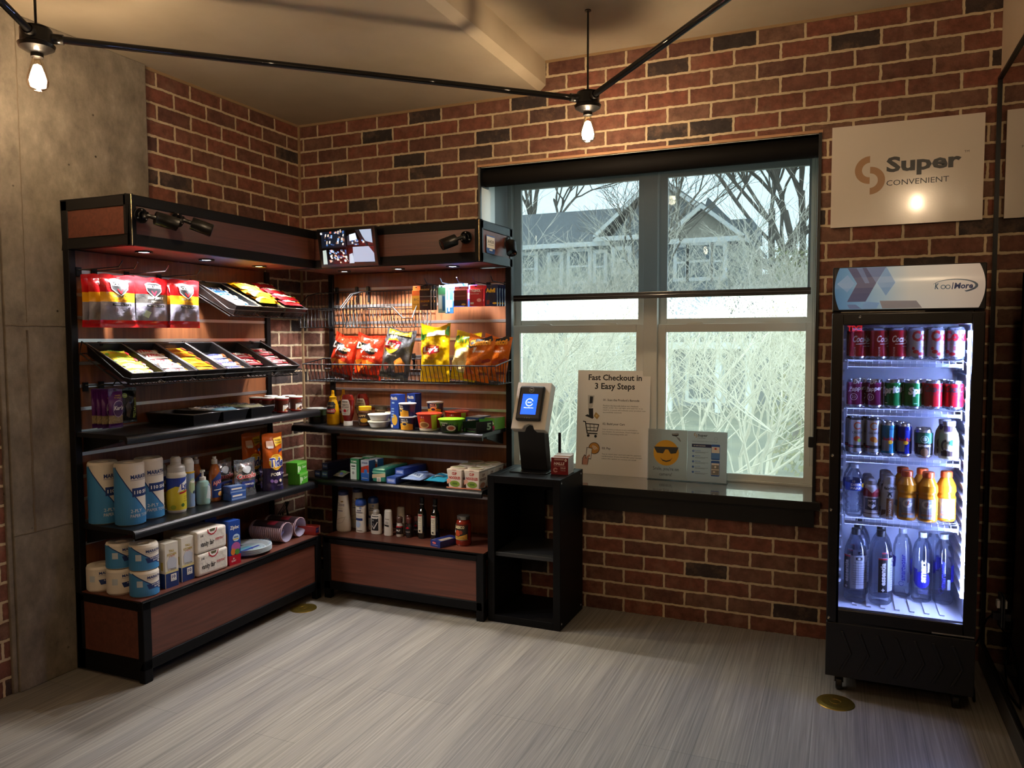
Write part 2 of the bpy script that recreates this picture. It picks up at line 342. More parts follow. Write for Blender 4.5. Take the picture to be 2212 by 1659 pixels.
CLEAR = glass_mat('clear_glass', '#f2f8f6', .035); SCREEN = glass_mat('insect_screen', '#b4bab6', .02, .26, '#9a9e96')
SHADEF = glass_mat('solar_shade_fabric', '#bbbfc1', .0, .13, '#868c8e', .6)
def window():
    # reveal: white painted jambs, black edge trim, dark sill with an apron
    b = MB(); wp = mat('#cfd4d4', .55)
    b.box(WX0, WX0 + .004, .012, WY + .06, .637, WZ1, wp); b.box(WX1 - .004, WX1, .012, WY + .06, .637, WZ1, wp); b.box(WX0, WX1, .012, WY + .06, WZ1 - .014, WZ1 - .012, wp)
    struct(b.build('trim_5'))
    b = MB(); b.box(WX0, WX0 + .013, -.004, .012, .637, WZ1 - .012, BLK); b.box(WX1 - .013, WX1, -.004, .012, .637, WZ1 - .012, BLK); struct(b.build('trim_6'))
    b = MB(); dk = mat('#1b1a18', .5, spec=.3); b.box(1.145, 2.875, -.035, 0, .600, .634, dk); b.box(1.146, 2.874, -.034, 0, .634, .637, SILLM); b.box(WX0 + .002, WX1 - .002, 0, .345, .602, .637, SILLM); b.box(1.165, 2.85, -.018, 0, .517, .600, dk)  # sill top lighter than its dark front: window sheen put into the colour
    struct(b.build('trim_7'))
    root = bpy.data.objects.new('window_1', None); C.objects.link(root); struct(root)
    y = WY; x0, x1, z0, z1 = 1.188, 2.84, .637, 2.285; mx0, mx1 = 1.975, 2.050
    b = MB(); b.box(x0, x0 + .022, y - .02, y + .08, z0, z1, VINYL); b.box(x1 - .012, x1, y - .02, y + .08, z0, z1, VINYL); b.box(x0, x1, y - .02, y + .08, z1 - .02, z1, VINYL); b.box(x0, x1, y - .02, y + .08, z0, z0 + .012, VINYL)
    b.box(mx0, mx1, y - .03, y + .08, z0, z1, VINYL); b.build('frame', root, bevel=.003)
    for xa, xb in ((x0 + .022, mx0), (mx1, x1 - .012)):
        for nm, za, zb, yy, rl in (('lower_sash', z0 + .012, 1.452, y - .012, .042), ('upper_sash', 1.448, z1 - .02, y + .022, .040)):
            s = MB(); d = .03; bot = .03 if nm == 'lower_sash' else .034
            s.box(xa, xa + rl, yy, yy + d, za, zb, VINYL); s.box(xb - rl, xb, yy, yy + d, za, zb, VINYL); s.box(xa + rl, xb - rl, yy, yy + d, za, za + bot, VINYL); s.box(xa + rl, xb - rl, yy, yy + d, zb - rl, zb, VINYL)
            so = s.build(nm, root, bevel=.003)
            g = MB(); g.box(xa + rl, xb - rl, yy + .013, yy + .017, za + bot, zb - rl, CLEAR); g.build('pane', so)
            if nm == 'lower_sash':
                g = MB(); g.add([(xa + rl, yy + d + .018, za), (xb - rl, yy + d + .018, za), (xb - rl, yy + d + .018, zb), (xa + rl, yy + d + .018, zb)], [(0, 1, 2, 3)], SCREEN); g.build('insect_screen', so)
                g = MB()
                for f in (.25, .75):
                    cx = xa + (xb - xa) * f; g.prism([(cx - .05, zb), (cx + .05, zb), (cx + .035, zb + .008), (cx, zb + .013), (cx - .035, zb + .008)], yy + .004, yy + .026, 'y', VINYL)
                g.build('sash_lock', so)
window()
def shade():
    r = thing('roller_shade', 'dark roller shade drawn halfway down over the window', 'roller shade', (1.178, .066, 2.235))
    b = MB(); b.lathe([(0, .0), (.046, 0), (.046, 1.665), (0, 1.665)], mat('#100e0d', .75, spec=.15), 20, axis='x'); b.build('roller', r)
    b = MB(); b.box(0, 1.665, -.05, .03, .046, .056, mat('#3a2f27', .5)); b.build('head_board', r)
    b = MB(); b.box(-.009, 0, -.045, .04, -.05, .056, BLK); b.box(1.665, 1.672, -.045, .04, -.05, .056, BLK); b.build('end_bracket', r)
    b = MB(); b.box(.035, 1.632, .04, .0406, -.625, -.02, SHADEF); b.build('shade_fabric', r)
    b = MB(); b.box(.03, 1.637, .028, .05, -.657, -.625, mat('#17171a', .25)); b.box(.03, 1.637, .024, .028, -.644, -.639, mat('#505054', .2)); b.build('bottom_bar', r, bevel=.002)
    b = MB(); cm = mat('#1a1a1c', .4)
    for dx in (0, .009):
        for k in range(0, 250): b.lathe([(0, -.0018), (.0018, 0), (0, .0018)], cm, 5, 1.648 + dx, -.03); o = len(b.V); b.V[-20:] = [(x, y, z - .05 - k * .0056) for x, y, z in b.V[-20:]]
    b.build('bead_chain', r)
    b = MB(); b.box(1.64, 1.662, -.036, -.024, -1.36, -1.31, BLK); b.build('chain_tensioner', r, bevel=.004)
shade()

# ------------------------------------------------------------------ outside
def outside():
    m, nt, b_, N, L = newmat('winter_lawn'); tc = N('TexCoord'); nz = N('TexNoise'); nz.inputs['Scale'].default_value = 1.3; nz.inputs['Detail'].default_value = 8
    L(tc.outputs['Object'], nz.inputs['Vector']); rp = N('ValToRGB'); ramp(rp, [(.35, '#4c5143'), (.65, '#6f6e58')]); L(nz.outputs[0], rp.inputs[0]); L(rp.outputs[0], b_.inputs['Base Color'])
    b = MB(); b.box(-40, 40, .62, 60, -1.4, -1.2, m); o = b.build('lawn'); o['kind'] = 'structure'
    SID = mat('#83888c', .7); SID2 = mat('#7b8084', .8); TR = mat('#e4e6e6', .6); GL = mat('#5b666e', .2); RF = mat('#61666b', .9, bump=.4, bscale=30); STONE = mat('#a39a8c', .9)
    h = thing('house', 'grey gabled house seen through the window behind bare trees', 'house', (-3, 26, -1.2))
    def w2(x0, x1, z0, z1, y, parent):
        f = MB(); f.box(x0 - .14, x1 + .14, y - .06, y, z0 - .14, z1 + .14, TR); fo = f.build('window', parent)
        g = MB(); g.box(x0, x1, y - .075, y - .06, z0, (z0 + z1) / 2 - .04, GL); g.box(x0, x1, y - .075, y - .06, (z0 + z1) / 2 + .04, z1, GL); g.build('pane', fo)
    b = MB(); b.box(-14, -2.4, 0, 7, 3.1, 6.3, SID); b.box(-14, -2.4, .05, 7, 0, 3.1, SID2); b.box(-2.45, 2.5, -.3, 7, 0, 6.1, SID2); b.box(.15, 2.0, -1.0, 0, 2.6, 6.0, SID); b.box(2.5, 4.2, 1.5, 7, 0, 5.0, SID2)
    b.prism([(-2.9, 6.1), (2.6, 6.1), (-.64, 8.45)], -.3, 6, 'y', SID2); b.prism([(-.1, 6.15), (2.55, 6.15), (1.16, 7.2)], -1.1, -.2, 'y', STONE); b.build('wall', h)
    b = MB(); b.prism([(-.4, 6.35), (4.2, 8.4), (7.4, 6.35)], -14.3, -1.2, 'x', RF)
    for x0, z0, x1, z1, y0, y1 in ((-3.1, 6.5, -.64, 8.6, -.6, 6.5), (-.64, 8.6, 2.75, 6.05, -.6, 6.5), (-.3, 6.15, 1.16, 7.3, -1.35, -.1), (1.16, 7.3, 2.7, 6.1, -1.35, -.1), (2.3, 5.75, 4.5, 4.9, 1.2, 6.5)): b.prism([(x0, z0), (x1, z1), (x1, z1 + .16), (x0, z0 + .16)], y0, y1, 'y', RF)
    b.prism([(.3, 6.6), (2.6, 6.6), (2.55, 7.25), (1.75, 7.25), (.85, 8.2)], 2.0, 6, 'y', RF); b.build('roof', h)
    b = MB()
    for x0, z0, x1, z1, y in ((-3.1, 6.5, -.64, 8.6, -.66), (-.64, 8.6, 2.75, 6.05, -.66), (-.3, 6.15, 1.16, 7.3, -1.4), (1.16, 7.3, 2.7, 6.1, -1.4)): b.prism([(x0, z0 - .08), (x1, z1 - .08), (x1, z1 + .1), (x0, z0 + .1)], y, y + .05, 'y', TR)
    b.box(-14.3, -2.5, -.45, -.38, 6.2, 6.38, TR); b.box(-.3, 2.75, -1.4, -1.35, 6.0, 6.18, TR); b.box(-3.1, -.2, -.66, -.6, 6.35, 6.52, TR)
    for x in (.2, 1.9, 2.9, -1.7): b.box(x, x + .2, -2.6, -2.4, 0, 2.3, TR)
    b.box(-.2, 3.2, -2.7, -.3, 2.2, 2.42, TR); b.box(-14, -2.5, -.1, 0, 3.0, 3.2, TR)
    for k in range(14): b.box(-.1 + k * .24, -.05 + k * .24, -2.7, -2.65, 2.42, 3.3, TR)
    b.box(-.2, 3.2, -2.72, -2.64, 3.3, 3.38, TR); b.box(2.4, 3.9, -2.8, -.3, 4.1, 4.3, TR); b.build('trim_boards', h)
    for a in ((-4.25, -3.5, 4.9, 6.05, 0), (-5.1, -4.7, 4.9, 5.95, 0), (-3.15, -2.85, 4.9, 5.95, 0), (-2.3, -1.8, 5.2, 6.0, -.3), (.72, 1.42, 4.8, 5.95, -1.0), (.25, .55, 4.8, 5.9, -1.0), (1.6, 1.9, 4.8, 5.9, -1.0), (-4.4, -3.4, 1.2, 2.6, 0), (.6, 1.8, .3, 2.0, -.3), (-2.0, -1.2, 1.2, 2.6, -.3), (-6.6, -5.8, 4.9, 6.0, 0)): w2(*a, h)
    bark = [mat('#5d5349', .9), mat('#6d6358', .9), mat('#e4dccb', .9)]
    def tree(name, label, x, y, hgt, seed, rad, m, spread=.5, depth=5, stems=1, group=None, grow=1):
        q = random.Random(seed); b = MB()
        def br(p, d, ln, r, lv):
            pts = [p]; dd = d.copy()
            for _ in range(3):
                dd = (dd + Vector((q.uniform(-1, 1), q.uniform(-1, 1), q.uniform(-.3, .6))) * .2).normalized(); pts.append(pts[-1] + dd * ln / 3)
            b.tube(pts, r, m, 5 if lv < 2 else 3, caps=False)
            if lv >= depth: return
            for k in range(3 if lv < depth - 1 else 4):
                nd = (dd + Vector((q.uniform(-1, 1), q.uniform(-1, 1), q.uniform(-.25, .6) * grow)) * (spread + .12 * lv)).normalized(); br(pts[q.choice((2, 3, 3))], nd, ln * q.uniform(.6, .85), r * .62, lv + 1)
        for s_ in range(stems):
            a = q.uniform(0, 6.28); br(Vector((math.cos(a) * .3 * (stems > 1), math.sin(a) * .2 * (stems > 1), 0)), Vector((math.cos(a) * .35 * (stems > 1), math.sin(a) * .3 * (stems > 1), 1)).normalized(), hgt * .36, rad, 0)
        o = b.build(name, None, (x, y, -1.2)); tag(o, label, 'tree' if 'tree' in name else 'shrub', group); return o
    tree('bare_tree', 'wide spreading bare tree behind the small gable', -.6, 35, 17, 3, .26, bark[0], .62, 6)
    tree('bare_tree', 'dense dark bare tree beside the right window jamb', 1.9, 17, 9.5, 8, .13, bark[0], .42, 6)
    tree('bare_tree', 'thin bare tree in front of the house beside the window mullion', -3.3, 20, 9.6, 5, .09, bark[1], .34, 6)
    tree('bare_tree', 'tall bare tree rising behind the long roof', -12.5, 36, 17, 11, .22, bark[0], .55, 6)
    for i, (x, y, hh, sd) in enumerate(((0, 3.0, 3.2, 31), (1.0, 3.3, 3.3, 32), (.4, 4.0, 3.4, 21), (1.6, 5.2, 3.8, 22), (2.45, 4.2, 3.2, 23), (-.7, 5.6, 3.8, 24), (2.2, 7.4, 4.0, 25), (-2.0, 7.2, 4.2, 26), (.5, 8.0, 4.2, 27), (3.1, 5.8, 3.6, 28))):
        tree('bare_shrub', 'bare twiggy shrub in the thicket outside the lower panes', x, y, hh, sd, .021, bark[2], .8, 5, 4, 'bare shrubs outside the window', .6)
    q = random.Random(5); g = MB(); hm = [mat('#8a8a5c', .9), mat('#6f7750', .9), mat('#a39a6e', .9)]
    for k in range(2600):
        x, y, z = q.uniform(1.7, 3.4), q.uniform(11.2, 12.4), q.uniform(0, 4.2); a = q.uniform(0, 6.28); s_ = .09
        g.add([(x, y, z), (x + s_ * math.cos(a), y + s_ * math.sin(a), z + .02), (x + .3 * s_, y, z + s_)], [(0, 1, 2)], hm[k % 3])
    o = g.build('hedge_leaves', None, (0, 0, -1.2)); o['kind'] = 'stuff'; tag(o, 'yellow green hedge leaves outside the right pane', 'hedge')
outside()

# ================================================================== SHELVING UNITS
ZB, Z2L, Z1L, Z2R, Z1R, HT, HB = .336, .615, 1.0, .63, .912, 1.944, 1.747
SLATS = [1.665 - .0945 * k for k in range(14)]
def unit(name, label, loc, rz, Lw, x_head, x_base, shelf_z, shelf_d, side_panel_x, shelf_x):
    # local: length along x, wall at y=0, fronts towards -y
    r = thing(name, label, 'shelving unit', loc, rz); D = .385
    for x in (0, Lw - .032):
        b = MB(); b.box(x, x + .032, -.034, 0, .05, HB, BLKM); b.build('post', r, bevel=.003)
    b = MB(); x0, x1 = .032, Lw - .032
    edges = [HB] + [z for z in SLATS] + [ZB]
    b.box(x0, x1, -.020, -.004, ZB, HB, WOODV)
    for z in SLATS[:13]:
        b.box(x0, x1, -.0225, -.019, z - .010, z + .002, CHROME); b.box(x0, x1, -.024, -.019, z - .0015, z + .004, CHROME)
    b.build('slat_panel', r)
    # plinth
    hx0, hx1 = x_base
    b = MB(); f = .042
    b.box(hx0, hx1, -D, -D + .03, ZB - .04, ZB - .004, BLACK); b.box(hx0, hx1, -D, -D + .03, .05, .096, BLACK)
    for x in (hx0, hx1 - f): b.box(x, x + f, -D, -D + .032, .0 if True else 0, ZB - .004, BLACK)
    sx = side_panel_x
    b.box(sx - .004, sx + .004, -D + .03, 0, ZB - .04, ZB - .004, BLACK); b.box(sx - .004, sx + .004, -D + .03, 0, .01, .096, BLACK); b.box(sx - .004, sx + .004, -.05, -.0, .01, ZB - .01, BLACK)
    b.build('plinth_frame', r, bevel=.006)
    b = MB(); b.box(hx0 + f, hx1 - f, -D + .008, -D + .02, .096, ZB - .04, WOODH); b.build('plinth_panel', r)
    b = MB(); b.box(sx - .003, sx + .003, -D + .03, -.05, .096, ZB - .04, WOODH); b.build('plinth_side_panel', r)
    b = MB(); b.box(hx0 + .004, hx1 - .004, -D + .012, -.035, ZB - .01, ZB, WOODH); b.box(hx0, hx1, -D, -D + .012, ZB - .012, ZB - .001, BLACK); b.build('deck', r)
    # header box
    hx0, hx1 = x_head; b = MB()
    b.box(hx0, hx1, -D, -D + .018, HT - .043, HT, BLACK); b.box(hx0, hx1, -D, -D + .018, HB, HB + .045, BLACK); b.box(hx0, hx1, -D + .018, 0, HT - .006, HT, BLACK)
    out = hx0 if abs(side_panel_x - hx0) < .05 else hx1; sg = 1 if out == hx0 else -1
    a_, b_ = sorted((out, out + sg * .014)); b.box(a_, b_, -D, 0, HT - .043, HT, HEADM); b.box(a_, b_, -D, 0, HB, HB + .045, HEADM); b.box(a_, b_, -.035, 0, HB, HT, HEADM); b.box(a_, b_, -D, -D + .035, HB, HT, HEADM)
    b.box(*sorted((out, out + sg * .03)), -D - .002, -D + .018, HB, HT, BLACK); b.build('header_frame', r, bevel=.003)
    b = MB(); b.box(hx0, hx1, -D + .004, -D + .012, HB + .045, HT - .043, WOODH); b.build('header_panel', r)
    b = MB(); a2, b2 = sorted((out + sg * .004, out + sg * .010)); b.box(a2, b2, -D + .035, -.035, HB + .045, HT - .043, WOODH); b.build('header_side_panel', r)
    b = MB(); b.box(*sorted((out + sg * .004, out + sg * .008)), -D - .0036, -D - .002, HB, HT, mat('#b9a27c', .25, .8)); b.build('corner_strip', r)
    b = MB(); b.box(hx0 + .002, hx1 - .002, -D + .018, -.004, HB + .004, HB + .012, WOODH); b.build('soffit', r)
    for z, d, xs in zip(shelf_z, shelf_d, shelf_x):
        b = MB(); xa, xb = xs; n = 6
        prof = [(-.035, z), (-d + .02, z)] + [(-d + .02 - .02 * math.sin(R(15 * k)), z - .02 + .02 * math.cos(R(15 * k))) for k in range(1, 7)] + [(-d, z - .034), (-d + .012, z - .034), (-d + .014, z - .018), (-.035, z - .018)]
        b.prism(prof, xa, xb, 'x', BLACKS, False); so = b.build('shelf', r)
        for x in (.04, Lw - .07):
            b = MB(); b.prism([(-.03, z - .018), (-d + .08, z - .018), (-d + .09, z - .034), (-.03, z - .085)], x, x + .02, 'x', BLKM); b.build('shelf_bracket', so)
    return r
HEADM = mat('#121214', .38, 0, spec=.4, name='brushed_black_edge'); BLACKS = mat('#16171a', .32, .2, bump=.15, bscale=300, name='black_shelf')
UL = unit('shelving_unit', 'tall wood and black display shelving unit standing beside the concrete column', (.03, -1.545, 0), R(90), 1.195, (0, 1.137), (0, 1.137), (Z1L, Z2L), (.325, .335), .004, ((.006, 1.235), (.02, 1.19)))
UR = unit('shelving_unit', 'wood and black display shelving unit standing between the brick corner and the window', (.23, -.02, 0), 0, 1.145, (.02, 1.14), (.20, 1.145), (Z1R, Z2R), (.318, .330), 1.137, ((-.05, 1.11), (-.05, 1.11)))
def pucks():
    led = mat('#f4f2ff', .4, emit=14, name='led_lens'); ledw = mat('#ffd58a', .4, emit=14, name='warm_led_lens')
    for root, pts in ((UL, ((.205, -.222, 0), (.559, -.214, 0), (.912, -.21, 1))), (UR, ((.222, -.185, 0), (.566, -.19, 0), (.888, -.188, 0)))):
        for x, y, warm in pts:
            b = MB(); b.lathe([(.024, HB + .003), (.034, HB - .003), (.036, HB + .004)], BLKM, 24); o = b.build('puck_light', root, (x, y, 0))
            b = MB(); b.lathe([(0, HB + .001), (.024, HB + .001)], ledw if warm else led, 24); b.build('lens', o)
            ld = bpy.data.lights.new('puck_lamp', 'SPOT'); ld.energy = PUCK_W * (1.25 if warm else 1); ld.spot_size = R(125); ld.spot_blend = .55; ld.shadow_soft_size = .018
            ld.color = (1, .80, .45) if warm else (1, .96, .95); lo = bpy.data.objects.new('puck_lamp', ld); C.objects.link(lo); lo.parent = o; lo.location = (0, 0, HB - .012)
pucks()

# ================================================================== PENDANT LIGHTS ON BLACK CONDUIT
BULBG = glass_mat('bulb_glass', '#fff4e0', .06); FIL = mat('#ffe7ca', .5, emit=BULB_E, name='glowing_filament')
COND = mat('#0e0c0b', .4, 0, coat=.6, spec=.2, name='black_conduit')
def light_run():
    js = [((.415, -1.897, 2.41), H1, 'pendant bulb on the conduit in front of the concrete column'), ((1.927, -.49, 2.405), H2, 'pendant bulb on the conduit above the window'), ((3.385, -2.13, 2.405), H2, 'pendant bulb on the conduit beside the mirror'), ((1.64, -3.56, 2.405), H2, 'pendant bulb on the conduit near the camera'), ((3.1, -5.2, 2.405), H2, 'fill bulb added behind the camera on the mirror side'), ((.6, -5.4, 2.405), H1, 'fill bulb added behind the camera on the brick side')]  # last two pendants are unseen, added behind the camera as fill
    for (x, y, z), hc, lab in js:
        r = thing('pendant_light', 'bare teardrop ' + lab, 'pendant light', (x, y, z))
        b = MB(); b.lathe([(0, .030), (.046, .030), (.050, .022), (.050, -.020), (.058, -.026), (.054, -.038), (.034, -.050), (.020, -.055), (.020, -.068), (0, -.068)], COND, 28)
        for a in range(4): b.box(.036 * math.cos(a * 1.571 + .8) - .004, .036 * math.cos(a * 1.571 + .8) + .004, .036 * math.sin(a * 1.571 + .8) - .004, .036 * math.sin(a * 1.571 + .8) + .004, .022, .03, COND)
        b.build('junction_box', r)
        b = MB(); b.tube([(0, 0, .02), (0, 0, hc - z - .002)], .0045, COND, 8); b.lathe([(0, hc - z - .004), (.014, hc - z - .004), (.014, hc - z), (0, hc - z)], COND, 12); b.build('hanger_rod', r)
        prof = [(.013, -.062), (.0145, -.072), (.018, -.085), (.025, -.108), (.0315, -.132), (.0335, -.148), (.0315, -.163), (.023, -.175), (.010, -.182), (.003, -.186), (0, -.187)]
        b = MB(); b.lathe(prof, BULBG, 24); b.build('bulb', r)
        b = MB(); b.lathe([(0, -.090), (.012, -.096), (.021, -.122), (.027, -.146), (.020, -.166), (0, -.175)], FIL, 16); b.build('filament', r)
    pts = [j[0] for j in js]
    for i, j, lab in ((0, 1, 'long black conduit running from the concrete column to the window'), (1, 2, 'black conduit rising from the window pendant towards the mirror'), (0, 3, 'black conduit leading from the column pendant back over the room'), (3, 4, 'added black conduit to the fill bulb on the mirror side'), (3, 5, 'added black conduit to the fill bulb on the brick side')):
        a, b2 = Vector(pts[i]), Vector(pts[j]); d = (b2 - a).normalized(); b = MB()
        b.tube([a + d * .055, b2 - d * .055], .0125, COND, 12)
        for e, s in ((a + d * .048, 1), (b2 - d * .048, -1)): b.tube([e, e + d * s * .034], .0175, COND, 12)
        tag(b.build('conduit', None), lab, 'pipe')
light_run()

# ================================================================== WALL AND FLOOR FITTINGS
INK = mat('#16181c', .5, name='black_ink'); PAPER = mat('#f4f0ea', .3, coat=.3, name='white_board'); GREY = mat('#8b8c8e', .5)
def paper_mat(h):
    m, nt, b, N, L = newmat('printing_paper_' + h[1:]); b.inputs['Base Color'].default_value = lin(h); b.inputs['Roughness'].default_value = .6
    t = N('BsdfTranslucent'); t.inputs[0].default_value = lin(h); x = N('MixShader'); x.inputs[0].default_value = .4; L(b.outputs[0], x.inputs[1]); L(t.outputs[0], x.inputs[2]); L(x.outputs[0], nt.nodes['Material Output'].inputs[0]); return m
def fittings():
    # mirror on the right wall
    r = thing('wall_mirror', 'tall mirror with thin black frame filling the right wall', 'mirror', (XR, -.075, 0))
    b = MB(); t = .012; b.box(-.022, -.001, -t, 0, .10, 2.41, BLKM); b.box(-.022, -.001, -2.6, -2.6 + t, .10, 2.41, BLKM); b.box(-.022, -.001, -2.6, 0, 2.41 - t, 2.41, BLKM); b.box(-.022, -.001, -2.6, 0, .10, .10 + t, BLKM); b.build('frame', r)
    b = MB(); b.box(-.014, -.006, -2.59, -.01, .11, 2.40, mat('#b4b3b0', .015, 1)); b.build('mirror_glass', r)
    # shop sign
    r = thing('wall_sign', 'white glossy shop sign with tan ring logo above the drinks fridge', 'sign', (2.895, -.016, 1.86))
    sm, nt, bs, N, L = newmat('glossy_sign_board'); bs.inputs['Base Color'].default_value = lin('#e4d9cc'); bs.inputs['Roughness'].default_value = .16; bs.inputs['Coat Weight'].default_value = .4; bs.inputs['Coat Roughness'].default_value = .08
    tc = N('TexCoord'); nz = N('TexNoise'); nz.inputs['Scale'].default_value = 130; bp = N('Bump'); bp.inputs['Strength'].default_value = .1; bp.inputs['Distance'].default_value = .003; L(tc.outputs['Object'], nz.inputs['Vector']); L(nz.outputs[0], bp.inputs['Height']); L(bp.outputs[0], bs.inputs['Normal'])
    b = MB(); b.box(0, .578, 0, .013, 0, .434, sm); b.build('board', r)
    tan = mat('#b0855c', .4); dk = mat('#2b2c2e', .4)
    decal(r, flat(0), [('a', .153, .239, .031, .059, 90, 270, tan), ('a', .154, .193, .031, .059, -90, 90, tan), ('t', 'Super', .357, .245, .28, .084, dk, {'b': .035}), ('t', 'CONVENIENT', .336, .177, .235, .023, dk), ('t', 'TM', .515, .283, .018, .009, dk)], 'logo')
    # outlet with plug on the right wall
    r = thing('wall_outlet', 'wall outlet plate with plug low on the dark right wall beside the fridge', 'outlet', (XR - .0145, -.46, .375))
    b = MB(); b.box(-.006, 0, -.036, .036, -.058, .058, mat('#2c2d30', .4)); b.build('cover_plate', r, bevel=.003)
    b = MB(); b.box(-.016, -.006, -.013, .013, .008, .036, mat('#c9c9c6', .4)); b.build('charger_plug', r, bevel=.002)
    b = MB(); b.box(-.028, -.006, -.014, .014, -.036, -.010, BLK); b.tube([(-.028, 0, -.023), (-.04, .03, -.05), (-.05, .12, -.16), (-.06, .25, -.27), (-.12, .33, -.33)], .0035, BLK, 6); b.build('power_plug', r)
    # exit sign on the wall behind the camera (seen mirrored in the fridge door)
    r = thing('exit_sign', 'red lit exit sign mirrored in the fridge door glass', 'sign', (3.08, YF + .002, 1.49))
    b = MB(); b.box(-.12, .12, 0, .03, -.06, .06, mat('#202020', .5)); b.build('sign_housing', r)
    d = decal(r, lambda u, v, o: (-u, .03 + o, v), [('t', 'EXIT', 0, 0, .17, .07, mat('#ff2418', .4, emit=6), {'b': .03})], 'lettering')
    # brass floor discs
    for x, y, lab in ((2.957, -.64, 'round brass floor outlet cover in front of the fridge'), (.435, -.585, 'round brass floor outlet cover at the corner of the shelving plinth')):
        b = MB(); m = mat('#a38a3f', .3, .9, bump=.2, bscale=40); b.lathe([(0, .005), (.05, .005), (.066, .003), (.068, 0)], m, 40); b.lathe([(.018, .0052), (.0185, .0062), (.02, .0062), (.0205, .005)], m, 24)
        tag(b.build('floor_outlet_cover', None, (x, y, 0)), lab, 'floor outlet')
fittings()

def security_cameras():
    def cam(name_label, base, nrm, a, b2):
        r = thing('security_camera', name_label, 'security camera', base); B0 = Vector(base); n = Vector(nrm)
        b = MB(); b.tube([n * .001, n * .010], .030, BLK, 24); b.tube([n * .010, n * .018], .017, BLK, 16)
        for k in range(3):
            t = Vector((0, 0, 1)); s_ = n.cross(t); p = (t * math.cos(k * 2.09) + s_ * math.sin(k * 2.09)) * .023; b.tube([p + n * .009, p + n * .0115], .003, CHROME, 8)
        b.build('mounting_base', r)
        A = Vector(a) - B0; E = Vector(b2) - B0; d = (E - A).normalized()
        b = MB(); b.tube([n * .015, n * .034 + (A - n * .034) * .3, A - d * .012, A], .009, BLK, 10); b.tube([n * .030 - Vector((0, 0, .012)), n * .030 + Vector((0, 0, .012))], .012, BLK, 12); b.build('swivel_arm', r)
        b = MB(); b.tube([A, A + d * .004, E], .0265, mat('#0c0c0d', .36, 0, spec=.35), 24); b.tube([E - d * .004, E + d * .001], .024, mat('#050506', .08), 24); b.build('camera_barrel', r)
    cam('black barrel security camera at the concrete column end of the shelf header', (.4155, -1.497, 1.866), (1, 0, 0), (.475, -1.478, 1.856), (.512, -1.405, 1.838))
    cam('black barrel security camera beside its twin, further along the same header', (.4155, -1.318, 1.874), (1, 0, 0), (.478, -1.298, 1.860), (.535, -1.245, 1.832))
    cam('black barrel security camera on the header between monitor and window', (1.297, -.4055, 1.861), (0, -1, 0), (1.268, -.462, 1.846), (1.222, -.515, 1.818))
    cam('black security camera hanging off the header end in front of the window', (1.3705, -.095, 1.866), (1, 0, 0), (1.405, -.125, 1.862), (1.425, -.158, 1.805))
security_cameras()

def monitor():
    r = thing('monitor', 'small black monitor showing four security camera views in the shelf corner', 'monitor', (.645, -.414, 1.85))
    import mathutils
    r.rotation_euler = (R(11), 0, 0)
    b = MB(); b.box(-.175, .175, -.036, -.014, -.098, .098, mat('#141416', .3)); b.box(-.06, .06, -.014, .0, -.05, .05, BLK); b.build('case', r, bevel=.004)
    q = random.Random(3); it = [('r', -.158, -.082, .158, .085, mat('#0a0c10', .2))]
    E_ = lambda h: mat(h, .3, emit=1.0)
    it += [('p', [(-.155, .004), (-.15, .06), (-.145, .083), (.0, .083), (-.004, .004)], E_('#0e1420'))]
    cols = ['#7fa6d8', '#e8e0d8', '#c9a08e', '#3b5f9a', '#f4ece6', '#8a6a58', '#d9c6b4', '#b05a4a', '#d8dce8', '#32406a']
    for k in range(34):
        u = -.135 + .12 * q.random(); v = .012 + .065 * q.random(); w = .004 + .008 * q.random(); h = .004 + .012 * q.random(); it.append(('p', [(u, v), (u + w, v - .002), (u + w + .004, v + h), (u + .003, v + h)], E_(q.choice(cols))))
    it += [('p', [(.004, .01), (.006, .055), (.06, .07), (.065, .012)], E_('#1c222c')), ('p', [(.02, .03), (.022, .062), (.06, .068), (.066, .035)], E_('#cfdcec')), ('p', [(.075, .083), (.1, .03), (.155, .015), (.155, .083)], E_('#97a6bd')), ('p', [(.06, .083), (.085, .04), (.12, .0), (.13, .0), (.1, .05), (.085, .083)], E_('#12151b'))]
    for k in range(14):
        u = .03 + .07 * q.random(); v = .006 + .022 * q.random(); w = .004 + .007 * q.random(); it.append(('r', u, v, u + w, v + w * .9, E_(q.choice(cols))))
    it += [('p', [(.03, -.075), (.035, .0), (.13, .0), (.157, -.035), (.157, -.078)], E_('#99a3bb')), ('p', [(.005, -.08), (.01, -.035), (.03, -.03), (.034, -.08)], E_('#aebbd0')), ('p', [(-.155, -.08), (-.15, -.01), (-.128, -.008), (-.13, -.08)], E_('#a9b9b4'))]
    for k in range(44):
        t = q.random(); u = -.118 + .105 * t + .012 * q.random(); v = -.078 + .06 * q.random(); w = .005 + .009 * q.random(); it.append(('p', [(u, v), (u + w, v + .002), (u + w - .003, v + w), (u - .003, v + w)], E_(q.choice(cols))))
    it += [('r', -.004, -.082, -.001, .085, E_('#0a0a0c')), ('r', -.158, .0, .158, .003, E_('#0a0a0c')), ('r', -.15, .07, -.14, .08, E_('#f2f6ff'))]
    decal(r, flat(-.0362), it, 'screen', step=.00004, base=.0002)
monitor()

